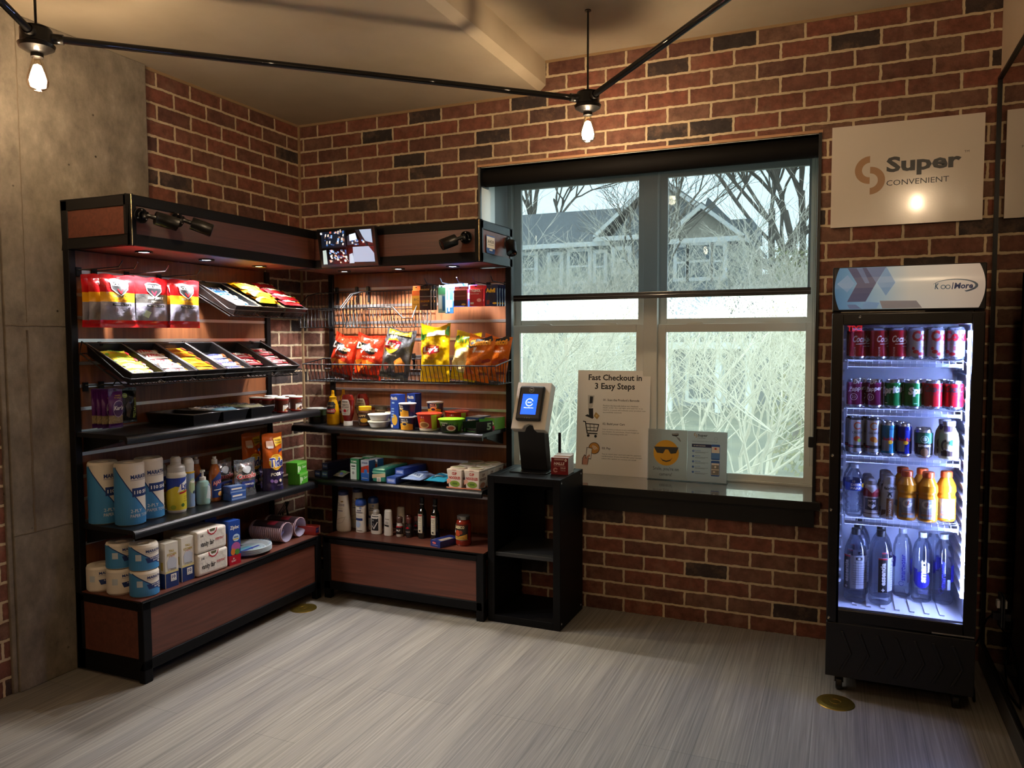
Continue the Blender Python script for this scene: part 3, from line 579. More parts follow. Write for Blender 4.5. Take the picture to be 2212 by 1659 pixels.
def sticker():
    r = thing('sticker', 'white and blue twenty four hour sticker on the header end panel', 'sticker', (1.3702, -.29, 1.836), R(90))
    bl = mat('#24468f', .4); pts = lambda u, v, m: [(-u + .008, -v), (u - .008, -v), (u, -v + .008), (u, v - .008), (u - .008, v), (-u + .008, v), (-u, v - .008), (-u, -v + .008)]
    decal(r, flat(0), [('p', pts(.05, .043, 0), bl), ('r', -.046, -.018, .046, .037, mat('#e6ded2', .4)), ('t', '24-HOUR', 0, .014, .072, .016, INK, {'b': .02}), ('t', 'VIDEO SURVEILLANCE', 0, -.002, .07, .006, INK), ('r', -.018, -.03, .018, -.022, mat('#d8dde8', .4))], 'print')
sticker()

# ================================================================== KIOSK STAND, TERMINAL, SIGNS ON THE SILL
def kiosk():
    r = thing('display_cabinet', 'black open-front cabinet with one shelf standing under the window', 'cabinet', (1.385, -.377, 0))
    w, d, h, t = .374, .34, .72, .036
    b = MB(); b.box(0, t, 0, d, 0, h, BLACK); b.build('side_panel', r, bevel=.002)
    b = MB(); b.box(w - t, w, 0, d, 0, h, BLACK)
    b.build('side_panel', r, bevel=.002)
    b = MB()
    for y in (.02, d - .03):
        for z in (h - .018, .03): b.tube([(w - .001, y, z), (w + .0012, y, z)], .0045, mat('#d8d8d4', .4), 10)
    b.build('cam_lock_caps', r)
    b = MB(); b.box(t, w - t, 0, d, h - t, h, BLACK); b.build('top_panel', r, bevel=.002)
    b = MB(); b.box(t, w - t, 0, d, 0, t, BLACK); b.build('bottom_panel', r, bevel=.002)
    b = MB(); b.box(t, w - t, .012, d, .325, .345, mat('#26282a', .5)); b.build('shelf', r, bevel=.002)
    b = MB(); b.box(t, .17, d - .012, d - .006, .345, h - t, BLACK); b.box(.17, w - t, d - .012, d - .006, .6, h - t, BLACK); b.build('back_rail', r)
    # payment terminal
    r = thing('payment_terminal', 'self-checkout terminal with white head and blue screen on black stand', 'payment terminal', (1.552, -.18, .72))
    b = MB(); b.box(-.098, .098, -.09, .09, 0, .006, BLKM); b.build('base_plate', r, bevel=.003)
    b = MB(); b.add([(-.068, -.01, .006), (.072, -.01, .006), (.072, .055, .006), (-.068, .055, .006), (-.068, -.062, .26), (.072, -.062, .26), (.072, .0, .26), (-.068, .0, .26)], [(0, 3, 2, 1), (4, 5, 6, 7), (0, 1, 5, 4), (1, 2, 6, 5), (2, 3, 7, 6), (3, 0, 4, 7)], mat('#101113', .5)); b.build('stand', r, bevel=.004)
    a = R(24); hd = bpy.data.objects.new('terminal_head', None)
    hm = mat('#d9d5cc', .4)
    b = MB(); ca, sa = math.cos(a), math.sin(a)
    poly = [(-.089, 0), (-.03, 0), (-.018, .02), (.0, .03), (.022, .026), (.034, 0), (.091, 0), (.091, .245), (-.089, .245)]
    b.prism(poly, -.03, .03, 'y', hm); o = b.build('terminal_head', r, bevel=.004); o.location = (0, -.062, .205); o.rotation_euler = (-a, 0, 0)
    b = MB(); b.box(-.066, .066, -.052, -.03, .04, .22, BLK); c = b.build('card_reader', o, bevel=.010, seg=3)
    blu = mat('#1659ff', .3, emit=1.3); wl = mat('#cfe2ff', .3, emit=1.3); W_ = mat('#d8d8d8', .4)
    decal(o, flat(-.0522), [('r', -.042, .07, .038, .175, blu), ('a', -.002, .132, .016, .0205, 20, 340, wl), ('t', '360', -.002, .132, .022, .008, wl, {'b': .03}), ('t', 'MicroMarket', -.002, .104, .05, .006, wl, {'b': .03}), ('a', .0, .197, .012, .0128, 0, 360, W_), ('t', '))', .003, .197, .008, .008, W_), ('r', -.007, .195, -.001, .199, W_), ('r', -.016, .05, -.012, .052, W_), ('r', -.004, .05, .0, .052, W_), ('r', .008, .05, .012, .052, W_)], 'screen')
    # lozenge box
    r = thing('lozenge_box', 'dark red lozenge box on the cabinet top beside the terminal', 'box', (1.703, -.188, .72), R(4))
    b = MB(); rd = mat('#7a1620', .4); b.box(-.043, .043, -.05, .05, 0, .082, rd); b.box(.043, .0434, -.049, .049, .001, .081, mat('#d8d2cc', .5)); b.box(-.042, .042, -.049, .049, .082, .0824, mat('#d6b4ac', .5)); b.box(-.038, .044, -.01, .05, .0824, .087, mat('#e0cfca', .5)); b.build('carton', r)
    wh = mat('#f0e6e0', .5); decal(r, flat(-.05), [('t', 'HALLS', -.002, .054, .054, .014, wh, {'b': .04, 's': .2}), ('r', -.028, .0415, .03, .0425, wh), ('t', 'RELIEF', .018, .033, .026, .006, wh, {'b': .02}), ('t', 'cherry flavor\ncough drops', .018, .022, .026, .009, wh), ('a', -.02, .022, .005, .012, 20, 330, mat('#c98a86', .5)), ('e', .031, .071, .006, .007, wh), ('r', -.026, .070, .022, .079, mat('#b9948c', .4)), ('t', '30', .031, .071, .006, .006, rd)])
    decal(r, lambda u, v, o: (.0434 + o, u, v), [('r', -.044, .07 - .007 * k, .04 - .006 * (k % 3), .0715 - .007 * k, GREY) for k in range(9)], 'side_print')
    # router with antenna
    r = thing('wifi_router', 'small white wireless router with a black antenna behind the lozenge box', 'router', (1.685, -.095, .72))
    b = MB(); b.box(-.04, .04, -.018, .02, 0, .085, WHITE); b.build('housing', r, bevel=.004)
    b = MB(); b.box(-.036, -.022, -.004, .004, .08, .187, BLK); b.build('antenna', r, bevel=.002)
kiosk()

def sill_signs():
    r = thing('poster_board', 'white board with three checkout steps leaning against the window', 'sign', (1.612, .283, .6375)); r.rotation_euler = (R(-5), 0, 0)
    b = MB(); b.box(0, .406, 0, .005, 0, .568, PAPER); b.build('board', r)
    it = [('t', 'Fast Checkout in', .21, .530, .297, None, INK, {'b': .022}), ('t', '3 Easy Steps', .21, .478, .223, None, INK, {'b': .022})]
    for (h, hw, hv, body, bv, bw, bh) in (("01. Scan the Product's Barcode", .2, .408, "Position the barcode below our checkout\nkiosk under the red light and wait for it to\nread it; a sound will indicate your product was\nsuccessfully scanned.", .359, .23, .046), ('02. Build your Cart', .124, .276, "Scan as many products as you need before\nyou finalize the purchase. Don't forget to\ncheck if everything looks ok!", .234, .222, .036), ('03. Pay', .048, .143, "Tap or insert your card and wait for payment\nconfirmation. If you would like your receipt,\nselect the option to receive via email.", .1, .228, .036)):
        it += [('t', h, .148 + hw / 2, hv, hw, None, INK, {'b': .012})]
        for k, ln in enumerate(body.split('\n')): it.append(('t', ln, .148 + bw * len(ln) / 46 / 2 * 1.0, bv + bh / 2 - .005 - k * .0125, bw * len(ln) / 46, .0085, mat('#5c5654', .5)))
    dk = mat('#1c1c1e', .5); lg = mat('#c8c4be', .5); tn = mat('#c09a58', .5); sk = mat('#c58f7c', .5)
    it += [('p', [(.064, .355), (.088, .365), (.098, .43), (.06, .432)], lg), ('p', [(.07, .385), (.088, .388), (.09, .424), (.072, .425)], dk), ('p', [(.07, .31), (.094, .312), (.092, .36), (.066, .358)], dk), ('p', [(.046, .318), (.09, .302), (.098, .312), (.06, .326)], dk), ('p', [(.096, .318), (.116, .3), (.13, .32), (.108, .34)], tn), ('e', .113, .32, .006, .006, mat('#e0c890', .5))]
    it += [('l', [(.038, .287), (.05, .285), (.062, .222), (.118, .222)], .006, dk), ('l', [(.054, .275), (.126, .272), (.118, .236), (.062, .236)], .005, dk), ('l', [(.056, .255), (.122, .254)], .003, dk), ('l', [(.076, .273), (.08, .237)], .003, dk), ('l', [(.1, .273), (.1, .237)], .003, dk), ('e', .068, .21, .0075, .0075, dk), ('e', .11, .208, .0075, .0075, dk)]
    it += [('e', .104, .142, .032, .032, dk), ('e', .104, .142, .029, .029, mat('#c98f3f', .5)), ('a', .100, .13, .008, .011, 20, 110, PAPER), ('a', .100, .13, .015, .018, 20, 110, PAPER), ('a', .100, .13, .022, .025, 20, 110, PAPER), ('p', [(.036, .05), (.038, .085), (.05, .105), (.06, .1), (.075, .085), (.07, .05)], dk), ('p', [(.039, .05), (.041, .084), (.051, .101), (.06, .096), (.072, .083), (.067, .05)], sk), ('p', [(.056, .085), (.088, .08), (.094, .142), (.062, .146)], dk), ('p', [(.059, .088), (.086, .084), (.091, .139), (.065, .143)], PAPER), ('p', [(.06, .092), (.078, .108), (.083, .1), (.066, .076)], sk)]
    decal(r, flat(0), it, 'print', step=.00004)
    r = thing('acrylic_sign', 'clear acrylic sign holder with a smiling sunglasses face on the sill', 'sign', (2.018, .262, .6375), R(-1.5)); r.rotation_euler = (R(-4), 0, R(-1))
    b = MB(); ac = glass_mat('acrylic', '#f4f8fa', .05); b.box(0, .412, -.0025, 0, 0, .266, ac); b.box(0, .412, -.008, .05, 0, .003, ac); b.build('acrylic_holder', r)
    b = MB(); b.box(.003, .207, -.0018, -.0008, .004, .263, paper_mat('#e2e2de')); b.box(.208, .408, -.0018, -.0008, .004, .262, paper_mat('#e6e8e8')); b.build('paper_insert', r)
    ye = mat('#e0a92f', .5); dg = mat('#3c3c3a', .5); tx = mat('#4a4f58', .5); bl = mat('#2d62b8', .5); lb = mat('#5f93d8', .5)
    it = [('e', .098, .142, .067, .067, ye), ('p', [(.034, .172), (.162, .174), (.16, .165), (.15, .142), (.122, .138), (.108, .16), (.094, .16), (.082, .138), (.05, .14), (.038, .16)], dg), ('p', [(.066, .117), (.08, .106), (.1, .101), (.12, .107), (.134, .12), (.12, .1), (.1, .094), (.08, .099)], dg), ('t', "Smile, you're on\ncamera!", .098, .045, .135, .046, tx)]
    it += [('p', [(.126, .243), (.16, .247), (.162, .236), (.15, .229), (.128, .233)], dg), ('p', [(.148, .229), (.166, .222), (.175, .205), (.17, .204), (.158, .216)], GREY), ('l', [(.13, .24), (.158, .242)], .002, PAPER)]
    it += [('a', .249, .245, .005, .009, 90, 270, mat('#c9a883', .5)), ('a', .249, .238, .005, .009, -90, 90, mat('#c9a883', .5)), ('t', 'Super', .285, .24, .05, .016, tx, {'b': .03}), ('t', 'CONVENIENT', .28, .228, .042, .004, tx), ('a', .352, .228, .007, .0078, 0, 360, GREY)]
    it += [('t', 'CREATE YOUR ACCOUNT AND PAY WITH THE APP', .295, .210, .13, .005, GREY), ('r', .231, .18, .33, .197, mat('#25305c', .5)), ('t', 'PAY WITH YOUR PHONE', .27, .188, .06, .006, PAPER, {'b': .02})]
    for k, ttl in enumerate(('Download', 'Register', 'Add funds', 'Scan products', 'Checkout')):
        v = .163 - .027 * k; it += [('e', .239, v - .003, .0055, .0055, bl), ('t', str(k + 1), .239, v - .003, .003, .005, PAPER), ('t', ttl, .262, v, .028, .005, bl, {'b': .01}), ('r', .248, v - .008, .315, v - .0065, GREY), ('r', .248, v - .012, .30, v - .0105, GREY)]
    for v0, m0 in ((.12, bl), (.037, lb)): it += [('p', [(.333, v0), (.37, v0), (.373, v0 + .004), (.373, v0 + .075), (.37, v0 + .078), (.333, v0 + .078), (.33, v0 + .075), (.33, v0 + .004)], bl), ('r', .332, v0 + .006, .371, v0 + .066, PAPER)]
    it += [('r', .332, .126, .371, .155, lb), ('p', [(.347, .172), (.356, .172), (.358, .178), (.352, .182), (.345, .178)], mat('#c93a30', .5)), ('r', .333, .044, .37, .068, GREY), ('r', .333, .072, .37, .094, GREY), ('e', .352, .084, .005, .006, PAPER), ('e', .346, .058, .006, .004, PAPER)]
    decal(r, flat(-.0022), it, 'print', step=.00003, base=.0005)
sill_signs()

# ================================================================== DRINKS FRIDGE
FX0, FX1, FY, FT = 2.917, 3.417, -.565, 1.64
def fridge():
    r = thing('display_fridge', 'black glass-door drinks fridge with printed lit header and bluish interior', 'refrigerator', ((FX0 + FX1) / 2, FY, 0)); W2, D = .25, .46
    blk = mat('#0f0f11', .28); lin_ = mat('#dfe3ee', .45, name='fridge_liner')
    b = MB(); z0, z1, t = .285, FT - .01, .034
    b.box(-W2, -W2 + t - .004, .03, D, z0, z1, blk); b.box(W2 - t + .004, W2, .03, D, z0, z1, blk); b.box(-W2, W2, D - .03, D, z0, z1, blk); b.box(-W2 + t, W2 - t, .03, D - .03, 1.45, z1, blk); b.box(-W2 + t, W2 - t, .03, D - .03, z0, .312, blk)
    b.box(-W2, W2, .02, D, .07, .284, blk); b.build('cabinet_body', r)
    b = MB(); xi = W2 - t; zi0, zi1 = .335, 1.432; yb = D - .05
    b.box(-xi - .003, -xi, .035, yb, zi0, zi1, lin_); b.box(xi, xi + .003, .035, yb, zi0, zi1, lin_); b.box(-xi, xi, yb, yb + .01, zi0, zi1, lin_); b.box(-xi, xi, .035, yb, zi1, zi1 + .01, lin_); b.box(-xi, xi, .035, yb, zi0 - .01, zi0, lin_)
    for k in range(22):
        z = .42 + k * .045
        for s_ in (-1, 1): b.prism([(.05, z), (yb, z), (yb, z + .012), (.05, z + .008)], *sorted((s_ * xi, s_ * (xi - .014))), 'x', lin_)
    for k in range(7): x = -.15 + k * .05; b.box(x - .008, x + .008, .07, yb - .05, zi0, zi0 + .005, lin_)
    for k in range(14): b.box(xi - .06, xi - .03, yb - .002, yb, 1.25 + k * .011, 1.255 + k * .011, mat('#8f97a8', .5))
    b.build('liner', r)
    # door
    b = MB(); f = .042; dz0, dz1 = .287, 1.468
    b.box(-W2, -W2 + f - .004, 0, .028, dz0, dz1, blk); b.box(W2 - f + .004, W2, 0, .028, dz0, dz1, blk); b.box(-W2 + f - .004, W2 - f + .004, 0, .028, dz1 - .044, dz1, blk); b.box(-W2 + f - .004, W2 - f + .004, 0, .028, dz0, dz0 + .05, blk)
    do = b.build('door_frame', r, bevel=.004)
    b = MB(); g = W2 - f + .004; b.box(-g, g, .008, .012, dz0 + .05, dz1 - .044, glass_mat('fridge_glass', '#eef2fa', .035)); b.build('door_glass', do)
    b = MB(); b.box(-g, -g + .003, .006, .0075, dz0 + .05, dz1 - .044, mat('#8d93a0', .3, .6)); b.box(g - .003, g, .006, .0075, dz0 + .05, dz1 - .044, mat('#8d93a0', .3, .6)); b.box(-g, g, .006, .0075, dz0 + .047, dz0 + .052, mat('#8d93a0', .3, .6)); b.build('door_trim', do)
    b = MB()
    for x, z in ((-.155, 1.455), (-W2 + .008, .30), (-W2 + .008, .72), (-W2 + .01, .93)): b.tube([(x, -.002, z), (x, .002, z)], .006, mat('#a8a49a', .25, .9), 12)
    b.build('screws', do)
    b = MB(); b.box(.11, W2 - .004, -.002, .01, .290, .295, mat('#a9a79e', .3, .8)); b.build('hinge_plate', r); b = MB(); b.box(-.22, .06, -.001, .01, dz1 + .002, dz1 + .006, mat('#77746c', .3, .8)); b.build('door_stop_bar', r)
    # lower grille with curved louvre pattern
    b = MB(); pan = mat('#121316', .4); b.box(-W2, W2, -.002, .02, .072, .283, pan)
    for k in range(7):
        x = -.2 + k * .062; b.prism([(x, .10), (x + .035, .17), (x, .255), (x + .012, .255), (x + .044, .17), (x + .012, .10)], -.007, -.002, 'y', pan)
    b.build('lower_grille', r, bevel=.003)
    for x in (-.2, .2):
        for y in (.06, .40):
            b = MB(); b.lathe([(0, -.012), (.028, -.012), (.03, -.008), (.03, .008), (.028, .012), (0, .012)], BLK, 16, y, .030, axis='x'); o = b.build('caster', r, (x, 0, 0))
            b = MB(); b.box(-.016, .016, y - .02, y + .02, .035, .07, BLKM); b.build('fork', o)
    # header sign
    b = MB(); b.box(-W2, W2, .0, .06, 1.476, FT, blk); b.build('header_case', r, bevel=.004)
    hz0, hz1 = 1.482, 1.637; hc = (hz0 + hz1) / 2; hh = (hz1 - hz0) / 2
    bow = lambda v: -.001 - .020 * (1 - min(1, ((v - hc) / hh)) ** 2)
    edge = lambda v, s_: s_ * (.243 - .016 * ((v - hc) / hh) ** 2)
    b = MB(); n = 14
    base = mat('#b9ab9c', .25, coat=.3)
    vs = [(edge(v, s_), bow(v), v) for k in range(n + 1) for v in (hz0 + (hz1 - hz0) * k / n,) for s_ in (-1, 1)]
    hm, nt, bs, N, L = newmat('header_print_and_reflection'); tc = N('TexCoord'); sp = N('SeparateXYZ'); L(tc.outputs['Object'], sp.inputs[0]); mr = N('MapRange'); mr.inputs[1].default_value = -.24; mr.inputs[2].default_value = .24; L(sp.outputs['X'], mr.inputs[0])
    rp = N('ValToRGB'); ramp(rp, [(.0, '#5d87ad'), (.16, '#7fa6c4'), (.34, '#a8bfc9'), (.52, '#d3cfc2'), (.8, '#d8cbb9'), (1, '#cbb9a8')]); L(mr.outputs[0], rp.inputs[0]); L(rp.outputs[0], bs.inputs['Base Color']); bs.inputs['Roughness'].default_value = .22  # blue print running into warm white, lamp reflection put into the colour
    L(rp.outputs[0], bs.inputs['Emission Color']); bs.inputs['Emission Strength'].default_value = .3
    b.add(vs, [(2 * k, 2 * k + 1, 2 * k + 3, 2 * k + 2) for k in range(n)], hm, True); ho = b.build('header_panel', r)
    sf = lambda u, v, o: (u, bow(v) - o, v)
    d1 = mat('#62627c', .3, emit=.25); d2 = mat('#7885a6', .3, emit=.25); d3 = mat('#8aa9ca', .3, emit=.25); d4 = mat('#a39a96', .3, emit=.2); ol = mat('#7d93b3', .3); tb = mat('#5a6aa6', .3); tp = mat('#6d96bd', .3)
    xc = -3.167
    it = [('p', [(-.2, 1.636), (-.167, 1.577), (-.2, 1.51), (-.137, 1.51), (-.103, 1.577), (-.137, 1.636)], d1), ('p', [(-.137, 1.636), (-.103, 1.577), (-.09, 1.6), (-.07, 1.636)], d2), ('p', [(-.17, 1.636), (-.14, 1.577), (-.125, 1.577), (-.15, 1.636)], d2), ('p', [(-.21, 1.60), (-.2, 1.61), (-.175, 1.577), (-.2, 1.545), (-.235, 1.577)], d3), ('p', [(-.2, 1.5), (-.17, 1.5), (-.15, 1.484), (-.19, 1.484)], d2), ('p', [(-.14, 1.51), (-.09, 1.505), (-.1, 1.484), (-.15, 1.484)], d3), ('p', [(-.09, 1.512), (.03, 1.51), (.05, 1.484), (-.08, 1.484)], d4), ('p', [(-.07, 1.636), (-.1, 1.577), (-.07, 1.53), (-.04, 1.577)], d3)]
    ex, ez = .150, 1.559
    it += [('a', ex, ez, 0, .001, 0, 10, ol)]
    el = [(ex + .071 * math.cos(R(a)), ez + .025 * math.sin(R(a))) for a in range(-60, 172, 8)]; el2 = [(ex - .004 + .066 * math.cos(R(a)), ez + .0005 + .021 * math.sin(R(a))) for a in range(-60, 172, 8)]
    it += [('p', el + el2[::-1], ol), ('t', 'K', ex - .057, ez, .013, .021, tp, {'b': .03, 's': .15}), ('a', ex - .037, ez - .003, .0055, .0078, 0, 360, tp), ('a', ex - .022, ez - .003, .0055, .0078, 0, 360, tp), ('l', [(ex - .009, ez - .011), (ex - .006, ez + .011)], .003, tb), ('t', 'More', ex + .026, ez, .058, .021, tb, {'b': .03, 's': .15})]
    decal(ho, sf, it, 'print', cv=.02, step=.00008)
    # led strip and wire shelves
    b = MB(); b.box(xi - .012, xi - .003, .04, .05, .42, 1.40, mat('#aebfff', .4, emit=LED_E, name='led_strip')); b.build('led_strip', r)
    for zt in (1.292, 1.107, .925, .684):
        b = MB(); wm = mat('#e6eaf2', .4); a_ = xi - .012; y0 = .062; y1 = yb - .02
        for z in (zt - .001, zt - .026): b.tube([(-a_ + .012, y0, z), (a_ - .012, y0, z)], .0018, wm, 6)
        for k in range(19): x = -a_ + .014 + k * (2 * a_ - .028) / 18; b.tube([(x, y0, zt - .026), (x, y0, zt - .002), (x, y1, zt - .0035)], .0012, wm, 5)
        for y in (.12, .22, .32): b.tube([(-a_, y, zt - .006), (a_, y, zt - .006)], .0018, wm, 6)
        for s_ in (-1, 1): b.tube([(s_ * (a_ - .012), y0, zt - .034), (s_ * (a_ - .012), y0, zt), (s_ * (a_), y1, zt - .002)], .002, wm, 6)
        b.box(-a_ + .012, a_ - .012, y0 - .0005, y0 + .0008, zt - .025, zt - .013, mat('#aab6d6', .4)); b.build('wire_shelf', r)
    b = MB(); b.tube([(.26, .42, .10), (.275, .40, .06), (.28, .34, .012), (.285, .25, .008), (.27, .12, .008), (.265, .2, .12), (.28, .3, .2), (.3, .42, .22)], .004, BLK, 6); b.build('power_cord', r)
LED_E = 300
fridge()

# ================================================================== PRODUCT BUILDERS (front faces local -y)
ALU = mat('#c2c6cc', .25, .9, name='can_aluminium')
def can(name, label, r_, h, m, items=(), bands=(), group=None, top=None, cu=.006):
    o = thing(name, label, 'drink can', group=group)
    pr = [(0, .002), (r_ * .72, 0), (r_ * .9, .004), (r_, .012, m)] + [(r_, z, bm) for z, bm in bands] + [(r_, h - .016, m), (r_ * .97, h - .011, top or ALU), (r_ * .84, h - .003, ALU), (r_ * .84, h), (r_ * .80, h), (r_ * .78, h - .004), (0, h - .004)]
    b = MB(); b.lathe(pr, ALU, 28); b.build('can_body', o)
    b = MB(); b.lathe([(.005, h - .003), (.009, h - .0025), (.0095, h - .0032)], ALU, 10, 0, -.008); b.build('pull_tab', o)
    if items: decal(o, cyl(r_), items, cu=cu)
    return o
def bottle(name, label, cat, prof, m, cap=None, cap_m=None, items=(), bands=None, group=None, sy=1, cu=.006, inner=None, neck_items=None, n=24):
    o = thing(name, label, cat, group=group)
    b = MB(); b.lathe(prof, m, n, sy=sy); b.build('bottle_body', o)
    if inner: b = MB(); b.lathe(inner[0], inner[1], n, sy=sy); b.build('contents', o)
    if cap: b = MB(); b.lathe(cap, cap_m, 20, sy=1); b.build('cap', o)
    if items:
        pf = prof_r([p[:2] for p in prof]); s0 = cyl(pf)
        decal(o, (lambda u, v, oo: (lambda p: (p[0], p[1] * sy - (oo if sy < 1 else 0), p[2]))(s0(u, v, oo))), items, cu=cu, cv=.02)
    return o
def carton(name, label, cat, w, d, h, m, front=(), side=(), top=(), group=None, side_m=None, top_m=None):
    o = thing(name, label, cat, group=group)
    b = MB(); b.box(-w / 2, w / 2, -d / 2, d / 2, 0, h, m)
    if side_m: b.box(-w / 2 - .0002, -w / 2, -d / 2, d / 2, 0, h, side_m); b.box(w / 2, w / 2 + .0002, -d / 2, d / 2, 0, h, side_m)
    if top_m: b.box(-w / 2, w / 2, -d / 2, d / 2, h, h + .0002, top_m)
    b.build('carton', o)
    if front: decal(o, flat(-d / 2), front)
    if side: decal(o, lambda u, v, q: (-w / 2 - .0003 - q, -u, v), side, 'side_print')
    if top: decal(o, lambda u, v, q: (u, v, h + .0003 + q), top, 'top_print')
    return o
def bag(name, label, cat, w, h, T, m, bands=(), items=(), group=None, seed=0, seal=.018, flat_bottom=False, notch=0, side_seal=False, wob=.004, skew=0, nu=18, nv=20, foil=.35):
    # pillow pack: two faces meeting at the sides, crimped at top and bottom
    q = random.Random(seed); o = thing(name, label, cat, group=group); ph = [q.uniform(0, 6.28) for _ in range(6)]
    def thick(u, v):
        a = max(0, 1 - (2 * u / w) ** 2) ** .55; t = (v - seal) / (h - 2 * seal); t = min(1, max(0, t))
        vb = (1 - (1 - t) ** 6) if not flat_bottom else 1
        e = (math.sin(math.pi * t) ** .55) if not flat_bottom else (math.sin(math.pi * (.5 + t / 2)) ** .6 if t < 1 else 0)
        return T / 2 * a * max(0, e)
    def wr(u, v): return wob * (math.sin(u * 95 + ph[0] + v * 40) * .5 + math.sin(v * 70 + ph[1] - u * 55) * .5) * min(1, thick(u, v) / (T * .2 + 1e-6))
    def out(u, v):
        t = v / h; k = 1 - .05 * math.sin(math.pi * t) if not side_seal else 1
        return u * k + skew * (t - .5) * h, v + (notch * (abs(2 * u / w) ** 2.5) if v > h * .9 else 0) + .003 * math.sin(u * 60 + ph[2]) * (t > .95)
    def F(u, v, off=0): x, z = out(u, v); return (x, -thick(u, v) - wr(u, v) - off - .0004, z)
    def Bk(u, v): x, z = out(u, v); return (x, thick(u, v) * .8 + .0004, z)
    b = MB(); us = [-w / 2 + w * i / nu for i in range(nu + 1)]
    cuts = sorted(set([0, seal, h - seal, h] + [z for z, _ in bands] + [h * k / nv for k in range(1, nv)]))
    def mm(v):
        c = m
        for z, bm_ in bands:
            if v >= z: c = bm_
        return c
    for v0, v1 in zip(cuts, cuts[1:]):
        for u0, u1 in zip(us, us[1:]):
            c = mm((v0 + v1) / 2)
            b.add([F(u0, v0), F(u1, v0), F(u1, v1), F(u0, v1)], [(0, 1, 2, 3)], c, True); b.add([Bk(u0, v0), Bk(u0, v1), Bk(u1, v1), Bk(u1, v0)], [(0, 1, 2, 3)], c, True)
    b.build('bag', o, weld=True)
    if items: decal(o, F, items, cu=w / nu / 2, cv=h / nv, base=.0026, step=.0003)
    return o
def cup(name, label, cat, r0, r1, h, m, lid_m, items=(), bands=(), group=None, lip=.003):
    o = thing(name, label, cat, group=group); pf = [(0, 0), (r0 - .004, 0), (r0, .004, m)] + [(r0 + (r1 - r0) * z / h, z, bm_) for z, bm_ in bands] + [(r1, h - .005)]
    b = MB(); b.lathe(pf, m, 28); b.build('tub', o)
    b = MB(); b.lathe([(r1, h - .006), (r1 + lip, h - .005), (r1 + lip, h - .001), (r1, h), (0, h - .0015)], lid_m, 28); b.build('lid', o)
    if items: decal(o, cyl(lambda v: r0 + (r1 - r0) * v / h), items, cu=.008)
    return o
def lay(o, M): setm(o, M); return o

# ================================================================== PRODUCTS ON THE UNIT BESIDE THE COLUMN
ORD = ['first', 'second', 'third', 'fourth', 'fifth', 'sixth', 'seventh']
NAVY = mat('#15306b', .45); CREAM = mat('#ded6c8', .6, name='paper_wrap'); SKYB = mat('#3f86bd', .4); REDM = mat('#b5182b', .35); LBL = mat('#ece8e0', .45); YEL = mat('#e0b21c', .35)
TRAY_A = R(25.6); X90 = Matrix.Rotation(R(-90), 4, 'X'); Z90 = Matrix.Rotation(R(90), 4, 'Z')
def on_l(o, x, y, z, rz=0): return put(o, x, y, z, R(90 + rz))

def pegs():
    protos = {}
    def hook(M, label, group, L_=.235):
        if L_ not in protos:
            o = thing('peg_hook', label, 'peg hook', group=group)
            b = MB(); b.box(-.012, .012, -.006, .0, -.025, .012, BLKM); b.build('hook_plate', o)
            b = MB(); b.tube([(0, -.004, 0), (0, -L_, .004), (0, -L_ - .022, .028)], .0028, CHROMEK, 6); b.build('hook_rod', o); protos[L_] = o
            setm(o, M); return o
        o = dup(protos[L_], label, M)
        if group: o['group'] = group
        elif 'group' in o: del o['group']
        return o
    for y, lab in ((-1.497, 'bare black peg hook beside the concrete column, holding nothing'), (-1.424, 'black peg hook holding the jerky bags beside the column'), (-1.265, 'black peg hook holding the middle jerky bags with grey band'), (-1.09, 'black peg hook holding the jerky bags beside the sloped blue gum basket')):
        hook(Matrix.Translation((.055, y, 1.668)) @ Z90, lab, 'peg hooks over the jerky')
    hook(Matrix.Translation((.055, -1.485, 1.192)) @ Z90, 'black peg hook holding the purple nut bags', None, .165); hook(Matrix.Translation((.055, -1.41, 1.192)) @ Z90, 'black peg hook holding the black pistachio bag', None, .165)
    for x, lab in ((.905, 'orange packs'), (.97, 'small black packs'), (1.06, 'travel toothpaste packs'), (1.155, 'blue and maroon packs'), (1.245, 'red pill packs'), (1.345, 'dark blue pill packs')):
        hook(Matrix.Translation((x, -.0465, 1.662)), 'short black peg hook holding the hanging ' + lab, 'peg hooks over the medicine packs', .17)
CHROMEK = mat('#0b0b0c', .42, 0, name='black_wire')
pegs()

